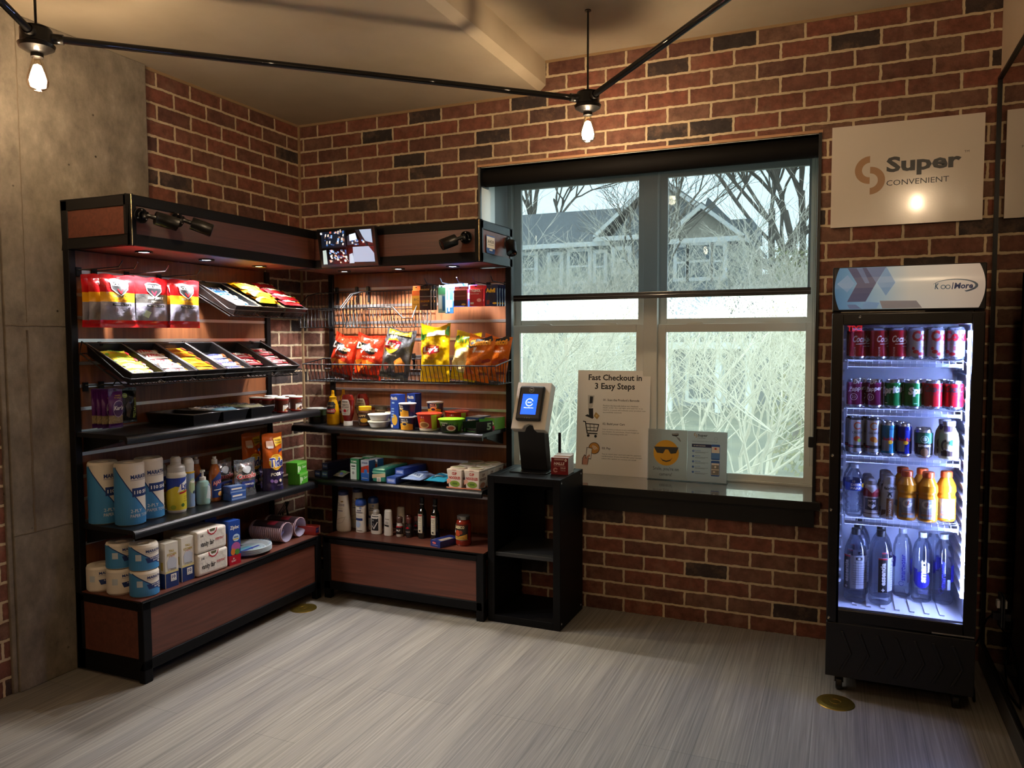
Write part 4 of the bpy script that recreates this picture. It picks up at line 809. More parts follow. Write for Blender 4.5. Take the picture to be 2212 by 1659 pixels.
def jerky():
    win = mat('#7d7a88', .18, bump=.25, bscale=70); redf = mat('#b81418', .22, bump=.2, bscale=60); wh = LBL
    def make(band, sub, lab, seed, sticker_=0):
        it = [('p', [(-.04, .156), (-.03, .15), (0, .128), (.03, .15), (.04, .156), (.045, .185), (.025, .192), (-.025, .192), (-.045, .185)], mat('#e9e2dc', .4)), ('p', [(-.037, .157), (-.028, .152), (0, .132), (.028, .152), (.037, .157), (.042, .184), (.024, .189), (-.024, .189), (-.042, .184)], INK), ('t', "JACK LINK'S", 0, .174, .088, .017, wh, {'b': .05}), ('p', [(-.014, .158), (-.008, .157), (0, .146), (.008, .157), (.014, .158), (.002, .138), (-.002, .138)], REDM), ('t', 'BEEF JERKY', .004, .126, .085, .012, INK if band == 'y' else wh, {'b': .02}), ('t', sub, .004, .111, .056, .009, mat('#7a4a10', .4) if band == 'y' else mat('#b9b4a8', .4)), ('r', -.045, .088, .05, .098, INK), ('t', 'PROTEIN 10g  FAT 1g', .003, .093, .08, .005, wh), ('e', 0, .206, .010, .004, INK)]
        if sticker_: it.append(('p', [(-.06, .05), (-.03, .04), (-.02, .065), (-.05, .075)], mat('#cfe6cf', .4)))
        return bag('jerky_bag', lab, 'snack bag', .172, .215, .035, redf, [(.03, win), (.104, mat('#e0a21f' if band == 'y' else '#4e4c49', .25, bump=.2, bscale=60)), (.143, redf)], it, 'jerky bags on the top hooks', seed)
    a = make('y', 'ORIGINAL', 'red and yellow jerky bag hanging in front beside the column', 1); on_l(a, .205, -1.436, 1.431)
    d = dup(a, 'yellow-banded jerky bag hanging behind another beside the column', loc=(.16, -1.452, 1.431)); d = dup(a, 'rearmost yellow-banded jerky bag beside the column', loc=(.115, -1.447, 1.431))
    a2 = make('g', 'PEPPERED', 'red jerky bag with grey band and pale price sticker, middle of three', 2, 1); on_l(a2, .205, -1.266, 1.432); dup(a2, 'grey-banded jerky bag hidden behind the one with a price sticker', loc=(.16, -1.262, 1.432))
    a3 = dup(a, 'yellow-banded jerky bag hanging beside the sloped basket of blue gum', loc=(.215, -1.094, 1.433)); dup(a, 'yellow-banded jerky bag behind the one beside the blue gum basket', loc=(.17, -1.11, 1.433))
    pu = mat('#4b1c5c', .25, bump=.2, bscale=60); nut = mat('#8c7a58', .4, bump=.8, bscale=120)
    it = [('e', .004, .078, .026, .034, mat('#b9a5c4', .4)), ('e', .004, .078, .024, .032, mat('#3d1450', .4)), ('t', "Kar's", .004, .082, .046, .018, LBL, {'b': .03, 's': .2}), ('t', 'SWEET\nN SALTY', .004, .128, .03, .014, mat('#c9a83c', .4)), ('e', 0, .154, .005, .003, INK)]
    k = bag('nut_bag', 'purple nut bag in front on its hook above the upper shelf', 'snack bag', .066, .16, .024, pu, [(.018, nut), (.052, pu)], it, 'purple nut bags', 4, seal=.012, side_seal=True); on_l(k, .232, -1.487, 1.021)
    for i, x in enumerate((.200, .172, .142)): dup(k, f'{ORD[i + 1]} purple nut bag from the front on its hook', loc=(x, -1.492, 1.019))
    pb = bag('pistachio_bag', 'black pistachio bag hanging beside the purple nut bags', 'snack bag', .085, .145, .026, mat('#14130f', .22, bump=.2, bscale=60), [], [('e', -.022, .115, .011, .010, mat('#8ea23a', .4)), ('t', 'WONDERFUL', -.022, .115, .018, .004, LBL), ('p', [(-.02, .03), (0, .02), (.006, .06), (-.01, .09), (-.026, .07)], mat('#3a2c1a', .5)), ('t', 'PISTACHIOS', .022, .062, .085, .012, mat('#8ea23a', .4), {'r': 90, 'b': .02})], None, 9, seal=.012); on_l(pb, .21, -1.408, 1.034)
jerky()

def sloped_baskets():
    wire = CHROMEK
    def basket(M, y_len, label):
        o = thing('wire_basket', label, 'wire basket'); h = y_len / 2; b = MB(); D = .292
        for x in [-h + k * y_len / round(y_len / .028) for k in range(round(y_len / .028) + 1)]: b.tube([(x, D, .0), (x, .006, -.006), (x, -.008, .030)], .0016, wire, 5)
        for y, z in ((.005, -.007), (-.009, .031), (D, 0), (.15, -.004)): b.tube([(-h, y, z), (h, y, z)], .0026, wire, 6)
        for s_ in (-1, 1): b.tube([(s_ * h, -.009, .031), (s_ * h, .03, .02), (s_ * h, D - .02, .05), (s_ * h, D + .01, .05)], .0026, wire, 6); b.tube([(s_ * h, .005, -.007), (s_ * h, D, .0), (s_ * h, D + .01, .05)], .0026, wire, 6)
        b.build('wire_frame', o)
        for x in (-h + .08, 0, h - .08):
            k = MB(); k.box(x - .008, x + .008, D - .01, D + .007, .0, .05, BLKM); k.build('mounting_hook', o)
        setm(o, M)
    def frame(xr, yc, zr): return Matrix.Translation((xr - .0206, yc, zr - .044)) @ Z90 @ Matrix.Rotation(TRAY_A, 4, 'X')
    tw, td, th = .166, .283, .05
    def tray(label, group, M=None, dims=None):
        w, d, h_ = dims or (tw, td, th)
        o = thing('candy_tray', label, 'tray', group=group); b = MB(); k = .012; t = .004
        ou = [(-w / 2 + k, k), (w / 2 - k, k), (w / 2 - k, d - k), (-w / 2 + k, d - k)]; to = [(-w / 2, 0), (w / 2, 0), (w / 2, d), (-w / 2, d)]
        ti = [(-w / 2 + t, t), (w / 2 - t, t), (w / 2 - t, d - t), (-w / 2 + t, d - t)]; bi = [(-w / 2 + k + t, k + t), (w / 2 - k - t, k + t), (w / 2 - k - t, d - k - t), (-w / 2 + k + t, d - k - t)]
        v = [(x, y, 0) for x, y in ou] + [(x, y, h_) for x, y in to] + [(x, y, h_) for x, y in ti] + [(x, y, .003) for x, y in bi]
        f = [(0, 3, 2, 1), (12, 13, 14, 15)]
        for i in range(4):
            j = (i + 1) % 4; f += [(i, j, 4 + j, 4 + i), (4 + i, 4 + j, 8 + j, 8 + i), (8 + i, 8 + j, 12 + j, 12 + i)]
        b.add(v, f, BLK); b.build('tray', o)
        b = MB(); b.tube([(x, y, h_) for x, y in to], .003, mat('#6a6a6c', .25, .5), 6, closed=True); b.build('rim', o)  # lit edge of the black tray put into a lighter grey
        if M is not None: setm(o, M)
        return o
    basket(frame(.349, -.98, 1.243), 1.06, 'long sloped wire basket holding six candy trays'); basket(frame(.339, -.655, 1.538), .525, 'short sloped wire basket holding three trays beside the hanging jerky')
    names = ('yellow sour candy', 'red and white caramel bars', 'orange peanut butter cups', 'white and blue nougat bars', 'red wafer bars', 'red and white bars beside the brick corner')
    Ms = [frame(.343, -1.413 + .1735 * k, 1.243) for k in range(6)]; t0 = tray('black tray of ' + names[0], 'candy trays in the long basket', Ms[0])
    for k in range(1, 6): dup(t0, 'black tray of ' + names[k], Ms[k])
    Mu = [frame(.334, -.815 + .176 * k, 1.538) for k in range(3)]
    for k, n_ in enumerate(('blue gum packs', 'yellow candy bags', 'red candy bags')): dup(t0, 'black tray of ' + n_ + ' in the short upper basket', Mu[k])['group'] = 'candy trays in the short basket'
    w_ = LBL; rd = mat('#c01f2e', .35); gd = mat('#c58a2a', .35); br = mat('#4a2a18', .4)
    def sweets(M, nm, n, w, h, T, m, bands, items, lab, y0, dy, z=.030, jit=3, dz=.004):
        q = random.Random(nm); p = None
        for k in range(n):
            MM = M @ Matrix.Translation((q.uniform(-.004, .004), y0 + dy * k, z + dz * (k % 2))) @ Matrix.Rotation(R(q.uniform(-jit, jit)), 4, 'Z') @ X90
            l_ = f'{ORD[k]} {lab} counted from the front of its tray'
            if p is None:
                p = bag(nm, l_, 'candy', w * .94, h, T, m, bands, items, lab + 's in a tray', k + 3, seal=.004, nu=10, nv=6, wob=.0025); setm(p, MM)
            else: dup(p, l_, MM)
    yl = mat('#d9cf2a', .3, bump=.2, bscale=80); gn = mat('#5c9a35', .4)
    sweets(Ms[0], 'candy_bag', 4, .135, .062, .018, yl, [(.045, mat('#c9d94a', .3))], [('t', 'SOUR', 0, .042, .06, .016, gn, {'b': .05}), ('t', 'PATCH KIDS', 0, .024, .08, .012, mat('#d98a2a', .4), {'b': .04}), ('e', .048, .02, .008, .011, rd), ('e', -.05, .018, .009, .008, gn), ('e', .055, .045, .006, .007, mat('#e07a2a', .4))], 'yellow sour candy bag', .022, .052)
    sweets(Ms[1], 'candy_bar', 5, .14, .045, .018, w_, [(.038, gd)], [('t', 'TWIX', -.005, .022, .075, .022, rd, {'b': .05, 's': .15}), ('r', .05, .012, .062, .034, gd), ('r', -.062, .012, -.05, .034, br)], 'white and red caramel bar', .018, .046)
    og = mat('#dd7f14', .3, bump=.15, bscale=80)
    sweets(Ms[2], 'candy_bar', 5, .14, .05, .016, og, [], [('t', "Reese's", -.012, .026, .078, .02, mat('#f2d22a', .35), {'b': .04, 's': .15}), ('e', .052, .025, .014, .015, mat('#6a3a1a', .4)), ('r', -.05, .006, .02, .0075, br)], 'orange peanut butter cup pack', .016, .05)
    sweets(Ms[3], 'candy_bar', 4, .14, .038, .02, mat('#e0dce6', .35), [], [('t', 'SNICKERS', -.01, .019, .08, .013, mat('#3c4a9a', .4), {'b': .05, 's': .15}), ('p', [(.035, .004), (.062, .004), (.062, .034), (.045, .034)], mat('#b06a3c', .4)), ('r', -.062, .006, -.054, .032, mat('#5a3ca0', .4))], 'white nougat bar with blue letters', .016, .042)
    sweets(Ms[4], 'wafer_bar', 2, .13, .062, .014, rd, [], [('t', 'KitKat', -.01, .036, .07, .026, w_, {'b': .05, 's': .15}), ('r', -.04, .01, .03, .014, w_), ('e', .048, .02, .01, .012, mat('#d9a070', .4))], 'red wafer bar', .066, .062)
    o = bag('chocolate_bar', 'dark silver chocolate bar at the bottom of the wafer bar tray', 'candy', .135, .046, .014, mat('#3a3436', .25), [], [('t', "HERSHEY'S", 0, .023, .11, .017, mat('#c9c6c2', .3), {'b': .04})], None, 2, seal=.004, nu=10, nv=6); setm(o, Ms[4] @ Matrix.Translation((0, .018, .018)) @ X90)
    sweets(Ms[5], 'candy_bar', 5, .142, .042, .016, rd, [(.030, w_)], [('t', 'Charleston', -.008, .034, .09, .009, INK, {'b': .03}), ('r', -.06, .013, .055, .019, w_), ('p', [(.03, .004), (.06, .004), (.06, .026), (.04, .026)], br)], 'red and white chewy bar', .018, .046)
    bl = mat('#2560b0', .25, bump=.2, bscale=80)
    sweets(Mu[0], 'gum_pack', 7, .138, .038, .012, bl, [], [('t', '5 ICY BLAST', -.01, .019, .09, .014, mat('#bfe2ff', .3), {'b': .03}), ('r', .045, .006, .06, .032, mat('#cfe0f2', .3))], 'blue gum pack', .016, .035, z=.03)
    ye = mat('#f0b81c', .25, bump=.25, bscale=60)
    sweets(Mu[1], 'candy_bag', 5, .155, .07, .026, ye, [], [('t', "m&m's", -.01, .036, .075, .024, br, {'b': .05, 's': .1}), ('e', .05, .02, .012, .012, mat('#7a4a1c', .4))], 'yellow chocolate candy bag', .03, .045, z=.060, jit=9, dz=.012)
    sweets(Mu[2], 'candy_bag', 6, .15, .055, .022, mat('#c02030', .25, bump=.25, bscale=60), [], [('t', 'Skittles', -.01, .028, .08, .02, w_, {'b': .05}), ('e', .052, .02, .008, .008, YEL), ('e', .04, .04, .007, .007, gn), ('e', -.056, .03, .006, .006, mat('#7a3aa0', .4))], 'red fruit candy bag', .024, .04, z=.058, jit=9, dz=.012)
    sweets(Mu[1], 'chocolate_pack', 1, .15, .04, .02, mat('#3a2218', .25, bump=.2, bscale=80), [], [('t', 'PEANUT', 0, .02, .09, .014, YEL, {'b': .03})], 'dark brown candy pack', .004, .02, z=.030, jit=5)
    # loose trays on the upper shelf
    Tz = lambda x, y, rz=0: Matrix.Translation((x, y, Z1L)) @ Matrix.Rotation(R(90 + rz), 4, 'Z')
    ts = tray('empty black tray on the upper shelf', 'trays on the upper shelf', Tz(.342, -1.103), (.165, .285, .05)); dup(ts, 'black tray of pale snack bars on the upper shelf', Tz(.342, -.925)); dup(ts, 'black tray of green snack bars on the upper shelf', Tz(.342, -.742))
    def bars(x0, y, n, cols, lab, grp, txt):
        for k in range(n):
            m = mat(cols[k % len(cols)], .3, bump=.15, bscale=80)
            o = bag('snack_bar', f'{ORD[k]} {lab} from the front', 'snack bar', .14, .036, .016, m, [], [('t', txt, 0, .018, .08, .012, INK if k % 2 else NAVY, {'b': .03})], grp, k, seal=.004, nu=8, nv=5)
            setm(o, Tz(x0 - .027 * k, y) @ Matrix.Translation((0, 0, .046)) @ Matrix.Rotation(R(18), 4, 'X') @ X90)
    bars(.285, -.925, 6, ['#7fb4cc', '#cfd6da', '#d8d2c8', '#a9adb4', '#e0dcd4', '#c4c0bc'], 'pale snack bar', 'snack bars in the middle shelf tray', 'KIND')
    bars(.285, -.742, 6, ['#8d8a6c', '#5d6b3c', '#a39c86', '#6d7a48', '#8f8f7a', '#59633c'], 'green snack bar', 'snack bars in the tray beside the spread jars', 'NATURE')
    jr = []; it = [('p', [(-.028, .008), (.028, .008), (.028, .04), (.0, .046), (-.028, .04)], LBL), ('t', 'nutella', 0, .044, .046, .013, INK, {'b': .03}), ('t', '& GO!', .012, .06, .02, .006, LBL), ('p', [(-.006, .012), (.01, .01), (.012, .024), (0, .03), (-.01, .022)], mat('#4a2416', .4)), ('e', -.014, .015, .007, .005, mat('#c98a4a', .4))]
    o = cup('spread_jar', 'small chocolate spread tub nearest the tray of green bars', 'snack tub', .029, .033, .078, mat('#b3322a', .35), mat('#e6e2dc', .35), it, [(.012, mat('#5b2a1c', .35)), (.066, REDM)], 'chocolate spread tubs')
    o['label'] = 'chocolate spread tub at the shelf edge beside the green bar tray'; on_l(o, .285, -.536, Z1L, 10)
    for x, y, l in ((.288, -.43, 'chocolate spread tub at the shelf end beside the brick corner'), (.212, -.555, 'chocolate spread tub behind the edge one, beside the green bars'), (.21, -.475, 'chocolate spread tub in the middle of the cluster'), (.205, -.385, 'chocolate spread tub in the middle row at the shelf end'), (.135, -.56, 'chocolate spread tub in the back row beside the trays'), (.13, -.44, 'chocolate spread tub in the back row near the corner post')): dup(o, l, loc=(x, y, Z1L), rz=R(90 + (x * 900) % 40 - 20))
sloped_baskets()

def paper_goods():
    def roll(name, label, group, r_, h, blue, ply):
        o = thing(name, label, 'paper roll', group=group); b = MB()
        b.lathe([(0, .003), (r_ * .3, .001), (r_ * .9, 0), (r_, .008), (r_, h - .01), (r_ * .93, h), (r_ * .4, h - .002), (r_ * .36, h - .008), (0, h - .01)], CREAM, 30); b.build('roll', o)
        k = h; it = []
        if blue: it += [('p', [(-r_ * 2.2, .004), (r_ * 2.0, .004), (r_ * 2.0, k * .06), (r_ * 1.2, k * .12), (r_ * .5, k * .26), (-r_ * .2, k * .48), (-r_ * .9, k * .74), (-r_ * 1.5, k * .93), (-r_ * 2.2, k * .95)], SKYB), ('l', [(r_ * 2.0, k * .06), (r_ * 1.2, k * .13), (r_ * .5, k * .27), (-r_ * .2, k * .49), (-r_ * .9, k * .75), (-r_ * 1.5, k * .94)], .004, NAVY)]
        if ply == 't': it += [('r', -r_ * .3, k * .46, r_ * 1.9, k * .6, NAVY), ('t', '110 SHEETS', r_ * .78, k * .53, r_ * 1.9, k * .058, LBL, {'b': .03}), ('t', 'MARATHON', r_ * .55, k * .78, r_ * 1.85, k * .068, NAVY, {'b': .03}), ('r', -r_ * .4, k * .725, r_ * 1.5, k * .73, NAVY), ('t', '2-PLY', -r_ * .05, k * .235, r_ * .75, k * .052, LBL), ('t', 'PAPER TOWELS', r_ * .4, k * .155, r_ * 1.7, k * .05, LBL)]
        else: it += [('p', [(-r_ * .35, k * .30), (r_ * 1.3, k * .34), (r_ * 1.3, k * .55), (-r_ * .5, k * .5)], NAVY), ('t', '2-PLY SINGLE ROLL\nBATH TISSUE', r_ * .5, k * .425, r_ * 1.3, k * .14, LBL, {'b': .02}), ('t', 'MARATHON', r_ * .35, k * .76, r_ * 1.6, k * .11, NAVY, {'b': .03}), ('r', -r_ * .5, k * .66, r_ * 1.2, k * .668, NAVY), ('r', -r_ * 1.15, k * .42, -r_ * .75, k * .66, mat('#b9c4cc', .4))]
        decal(o, cyl(r_), it, cu=.008, step=.0002); return o
    a = roll('paper_towel_roll', 'upright paper towel roll at the shelf edge, foremost of three', 'paper towel rolls', .0585, .258, 1, 't'); on_l(a, .236, -1.436, Z2L, -14)
    dup(a, 'upright paper towel roll behind the others beside the column', loc=(.113, -1.462, Z2L), rz=R(76)); dup(a, 'upright paper towel roll beside the yellow disinfectant', loc=(.212, -1.318, Z2L), rz=R(66))
    t = roll('toilet_roll', 'wrapped blue and white toilet roll on the plinth corner, lower of two', 'toilet rolls on the plinth', .056, .105, 1, 'b'); on_l(t, .336, -1.464, ZB, -4)
    dup(t, 'wrapped blue and white toilet roll on top at the plinth corner', loc=(.330, -1.458, ZB + .106), rz=R(83)); dup(t, 'blue and white toilet roll on top of the second stack', loc=(.216, -1.474, ZB + .106), rz=R(84))
    t2 = roll('toilet_roll', 'plain white toilet roll under the second stack', 'toilet rolls on the plinth', .056, .105, 0, 'b'); on_l(t2, .223, -1.480, ZB, -10); dup(t2, 'plain white toilet roll alone beside the column', loc=(.110, -1.484, ZB), rz=R(70))
    # trash bag cartons, napkins, freezer bags
    wb = mat('#d8d2c4', .5); bag_ = mat('#b8bcc6', .5); gold = mat('#b39a3c', .4)
    it = [('r', -.032, 0, .032, .062, NAVY), ('r', -.032, .062, .032, .072, mat('#d9c98a', .5)), ('t', 'TALL\nKITCHEN', 0, .148, .046, .026, gold, {'b': .03}), ('p', [(-.022, .082), (.022, .078), (.025, .115), (.01, .128), (-.012, .128), (-.024, .112)], bag_), ('a', -.006, .13, .004, .0055, -20, 200, REDM), ('a', .007, .131, .004, .0055, -20, 200, REDM), ('t', '13 GALLON', 0, .076, .04, .008, INK), ('r', -.008, .026, .02, .056, LBL), ('t', '10', .006, .044, .018, .014, NAVY, {'b': .03}), ('t', 'BAGS', .006, .031, .016, .005, NAVY)]
    sd = [('r', -.03, 0, .03, .062, NAVY), ('r', -.02, .12, -.0, .15, GREY), ('r', .008, .075, .02, .11, gold), ('r', -.022, .07, -.004, .1, GREY)]
    c = carton('trash_bag_box', 'white and navy trash bag box beside the toilet rolls', 'box', .066, .066, .19, wb, it, sd, group='trash bag boxes'); on_l(c, .338, -1.352, ZB, -3); dup(c, 'white and navy trash bag box beside the napkins', loc=(.33, -1.258, ZB), rz=R(88))
    fo = mat('#d9d2c6', .6, bump=.3, bscale=40, name='napkin_wrap')
    it = [('t', 'vanity fair', -.028, .038, .078, .030, INK, {'s': .25, 'b': .02}), ('t', 'EVERYDAY', .043, .047, .05, .011, REDM, {'b': .02}), ('e', 0, .098, .028, .026, REDM), ('e', 0, .098, .023, .021, mat('#e2dcd0', .5)), ('e', 0, .1, .017, .015, mat('#5c5a3c', .5)), ('t', '110', -.06, .078, .016, .010, INK, {'b': .03})]
    it = [x for x in it if x[0] != 'e'] + [('p', [(-.03, .1), (-.024, .083), (-.008, .073), (.008, .073), (.024, .083), (.03, .1)], REDM), ('p', [(-.025, .1), (-.02, .087), (-.007, .078), (.007, .078), (.02, .087), (.025, .1)], LBL), ('p', [(-.017, .1), (-.012, .088), (.012, .088), (.017, .1)], mat('#5c5a3c', .5))]
    n_ = thing('napkin_pack', 'white wrapped napkin pack, lower of two on the plinth', 'napkins', group='napkin packs'); b = MB(); b.box(-.088, .088, -.11, .1, 0, .1, fo); b.build('wrapper', n_, bevel=.012, seg=3); decal(n_, flat(-.1102), it); on_l(n_, .272, -1.128, ZB, -2)
    dup(n_, 'white wrapped napkin pack on top of another', loc=(.270, -1.132, ZB + .101), rz=R(89))
    zb = mat('#22489c', .4)
    it = [('r', -.033, 0, .033, .045, REDM), ('t', 'Ziploc', 0, .172, .052, .022, LBL, {'b': .03, 's': .1}), ('e', .008, .125, .02, .017, mat('#b8d4ea', .4)), ('t', 'FREEZER', .008, .128, .026, .007, NAVY, {'b': .03}), ('r', -.01, .116, .022, .121, YEL), ('e', .004, .082, .026, .022, mat('#b05a9a', .4)), ('e', -.012, .062, .013, .016, mat('#d07a2a', .4)), ('e', .012, .058, .014, .014, mat('#4d8a3a', .4)), ('t', '28\nQUART', -.01, .024, .026, .02, LBL, {'b': .02})]
    z = carton('freezer_bag_box', 'blue and red freezer bag box standing beside the paper plates', 'box', .066, .09, .205, zb, it, [('r', -.044, 0, .044, .045, REDM), ('t', 'Ziploc', 0, .17, .05, .018, LBL), ('r', -.036, .05, .036, .15, mat('#8a5a2a', .5))], group='freezer bag boxes'); on_l(z, .335, -.992, ZB, -6); dup(z, 'dark blue freezer bag box standing behind another', loc=(.20, -1.0, ZB), rz=R(84))
    # plates
    p = thing('paper_plate_stack', 'wrapped stack of floral paper plates lying on the plinth', 'paper plates', (.292, -.815, ZB)); b = MB(); pm = mat('#c9d2d8', .3)
    for k in range(6): b.lathe([(0, .002 + .004 * k), (.085, .002 + .004 * k), (.098, .012 + .004 * k), (.112, .016 + .004 * k), (.112, .018 + .004 * k), (.097, .0145 + .004 * k), (.084, .0045 + .004 * k), (0, .0045 + .004 * k)], pm, 36)
    b.build('plates', p); q = random.Random(2); it = [('e', 0, 0, .08, .08, mat('#b4c6cc', .3)), ('p', [(-.075, -.012), (.02, -.012), (.02, .022), (-.075, .022)], mat('#6fb0c4', .35)), ('p', [(-.08, -.035), (.05, -.03), (.055, -.014), (-.08, -.014)], mat('#2c3fa0', .35))]
    for k in range(7): a = 1.2 + .16 * k; it.append(('l', [(.02 * math.cos(a) + .01, .03 + .02 * math.sin(a)), (.05 * math.cos(a * 1.2) + .01, .03 + .05 * math.sin(a))], .006, INK))
    decal(p, lambda u, v, o: (u, v, .0246 + o), it, 'top_wrapper')
    it = []
    for k in range(34): a = k * 6.283 / 34; it.append(('e', .105 * math.cos(a), .105 * math.sin(a), .005, .004, mat(('#2d7a8c', '#2f4f9a', '#79a8a0')[k % 3], .35)))
    decal(p, lambda u, v, o: (u, v, .0378 + o), it, 'rim_pattern'); p.rotation_euler = (0, 0, R(90))
    # clear cup stacks lying on their sides
    cm = mat('#d3b9c4', .18, trans=0, coat=.3, name='frosted_cups'); w3 = mat('#3a2c34', .3)
    s_ = thing('cup_stack', 'sleeve of clear plastic cups lying beside the paper plates', 'plastic cups', group='cup sleeves'); b = MB()
    for k in range(17): y = .0 + .0118 * k; b.lathe([(.049, y), (.0515, y + .001), (.0515, y + .004), (.0475, y + .006), (.0468, y + .0116)], cm, 26, 0, .0515, axis='y')
    b.lathe([(.049, 0), (.046, .012), (.036, .10), (0, .10)], mat('#a9a3bd', .1, coat=.3), 26, 0, .0515, axis='y'); b.lathe([(.0468, .2), (.034, .215), (0, .215)], cm, 26, 0, .0515, axis='y'); b.build('cups', s_)
    q = random.Random(8); it = [('p', [(q.uniform(-.03, .03), q.uniform(.02, .08)) for _ in range(3)], mat(c_, .2)) for c_ in ('#f2eef8', '#5a5a8c', '#d8d4ee', '#3c3c68', '#e8e6f4', '#7a78a8', '#f4f2fa')]; decal(s_, lambda u, v, o: (u, .03 - o, v), it, 'base_glints')
    decal(s_, lambda u, v, o: (( .052 + o) * math.sin(u / .052), .1 + v, .0515 + (.052 + o) * math.cos(u / .052)), [('r', -.05, -.09, .05, .08, w3), ('r', -.035, -.05, .035, .0, mat('#8c2a3a', .3))], 'wrapper_label', cu=.01)
    on_l(s_, .345, -.59, ZB, 4); dup(s_, 'sleeve of clear plastic cups lying beside the red foil box', loc=(.335, -.472, ZB), rz=R(94))
    c = carton('foil_box', 'red wrap box at the inner corner of the plinth', 'box', .05, .13, .045, mat('#b33a34', .4), [('p', [(-.022, .012), (.006, .01), (.01, .036), (-.018, .036)], mat('#26389a', .4)), ('t', 'Reynolds', .0, .026, .04, .008, LBL), ('r', .014, .004, .022, .042, LBL)], group=None); on_l(c, .325, -.385 - .02, ZB, 8)
paper_goods()

def cleaners():
    white = mat('#dcdad2', .35); gc = mat('#b9b7b2', .35)
    body = [(0, 0), (.038, 0), (.041, .008), (.041, .168), (.039, .178), (.037, .182), (.037, .192), (0, .193)]
    cap = [(.0385, .178), (.0385, .200), (.033, .208), (.024, .211), (.022, .218), (.0235, .224), (.0225, .238), (.016, .246), (0, .248)]
    ye = mat('#d4c437', .4); it = [('r', -.11, .03, .11, .155, mat('#27409a', .4)), ('p', [(-.1, .012), (.11, .012), (.11, .085), (.05, .085), (.02, .11), (-.02, .118), (-.06, .1), (-.1, .06)], ye), ('p', [(-.012, .09), (.1, .128), (.1, .152), (.05, .152), (.0, .125)], LBL), ('t', 'Lysol', .035, .116, .066, .034, mat('#1c3a8c', .4), {'b': .05, 's': .25, 'r': 12}), ('p', [(-.005, .082), (.1, .1), (.1, .107), (-.003, .09)], REDM), ('t', 'KILLS 99.9%\nOF VIRUSES\n& BACTERIA', .04, .06, .05, .026, mat('#6a4a1a', .4)), ('e', -.03, .026, .012, .010, mat('#9aa832', .4)), ('e', .01, .033, .008, .008, mat('#4a6a2a', .4)), ('r', -.01, .16, .1, .168, white)]
    a = bottle('disinfectant_canister', 'white and yellow disinfectant wipe canister with domed cap at the shelf edge', 'cleaning product', body, white, cap, gc, it, cu=.008, group='yellow disinfectant canisters'); on_l(a, .238, -1.195, Z2L, -20); dup(a, 'yellow disinfectant canister half hidden beside the paper towels', loc=(.14, -1.212, Z2L), rz=R(70))
    gl = [(0, 0), (.024, 0), (.026, .004), (.026, .165), (.024, .172), (0, .173)]; it = [('r', -.08, .005, .08, .158, mat('#7d94b4', .4)), ('e', .01, .1, .02, .035, mat('#9fb08a', .4)), ('t', 'glade', .012, .118, .036, .018, LBL, {'s': .2, 'b': .03}), ('e', .018, .07, .010, .007, mat('#26324a', .4)), ('r', -.08, .158, .08, .166, YEL)]
    g = bottle('air_freshener', 'slim blue air freshener can with white slanted cap', 'cleaning product', gl, white, [(.0255, .172), (.0255, .205), (.020, .222), (.010, .228), (0, .229)], white, it, cu=.008); on_l(g, .22, -1.108, Z2L, -20)
    cl = mat('#8fb3ac', .12, coat=.5); dl = [(0, 0), (.030, 0), (.032, .006), (.032, .085), (.026, .105), (.014, .112), (.013, .118), (0, .118)]
    d = bottle('hand_soap', 'pale green hand soap bottle with white pump', 'cleaning product', dl, cl, [(.0145, .112), (.0145, .126), (.006, .127), (.005, .15), (.012, .151), (.012, .158), (0, .16)], white, [('p', [(-.03, .03), (.03, .012), (.034, .07), (.02, .09), (-.02, .088)], mat('#b8c4c4', .3)), ('e', .004, .088, .016, .008, NAVY), ('t', 'Dial', .004, .088, .02, .008, LBL, {'b': .03}), ('e', .006, .05, .014, .02, LBL)], cu=.008); b = MB(); b.box(-.03, 0, -.005, .005, .15, .157, white); b.build('pump_nozzle', d); on_l(d, .225, -1.028, Z2L, 35)
    og = mat('#8a4a1c', .1, coat=.6); aj = [(0, 0), (.028, 0), (.031, .006), (.031, .09), (.029, .13), (.02, .165), (.013, .178), (.013, .184), (0, .184)]
    j = bottle('dish_soap', 'amber dish soap bottle with blue label at the shelf edge', 'cleaning product', aj, og, [(.014, .178), (.014, .198), (.009, .2), (.009, .212), (0, .213)], mat('#b4b0aa', .35), [('p', [(-.03, .02), (.03, .02), (.032, .12), (.015, .14), (-.03, .1)], NAVY), ('t', 'AJAX', 0, .088, .05, .026, REDM, {'b': .05, 'r': 10}), ('t', 'AJAX', .001, .089, .046, .022, mat('#e2b8a8', .4), {'b': .0, 'r': 10}), ('e', .014, .036, .014, .012, mat('#dba75a', .4)), ('r', -.02, .055, .02, .058, LBL)], sy=.7, cu=.008, group='amber dish soap bottles'); on_l(j, .232, -.960, Z2L, -10); dup(j, 'amber dish soap bottle behind another on the lower shelf', loc=(.15, -.992, Z2L), rz=R(80))
    sv = mat('#a9a9ae', .18, .85, bump=.5, bscale=35, name='silver_foil')
    it = [('t', 'Cascade', -.004, .098, .125, .026, LBL, {'b': .09, 's': .1}), ('t', 'Cascade', -.004, .098, .12, .024, mat('#b02a36', .4), {'b': .03, 's': .1}), ('e', .0, .128, .03, .018, mat('#cfd4da', .3)), ('p', [(-.05, .045), (.02, .04), (.05, .055), (.04, .075), (-.04, .072)], mat('#2b3572', .4)), ('t', 'COMPLETE', 0, .058, .05, .008, LBL, {'b': .02}), ('p', [(.03, .03), (.055, .05), (.056, .068)], mat('#6fa07a', .4))]
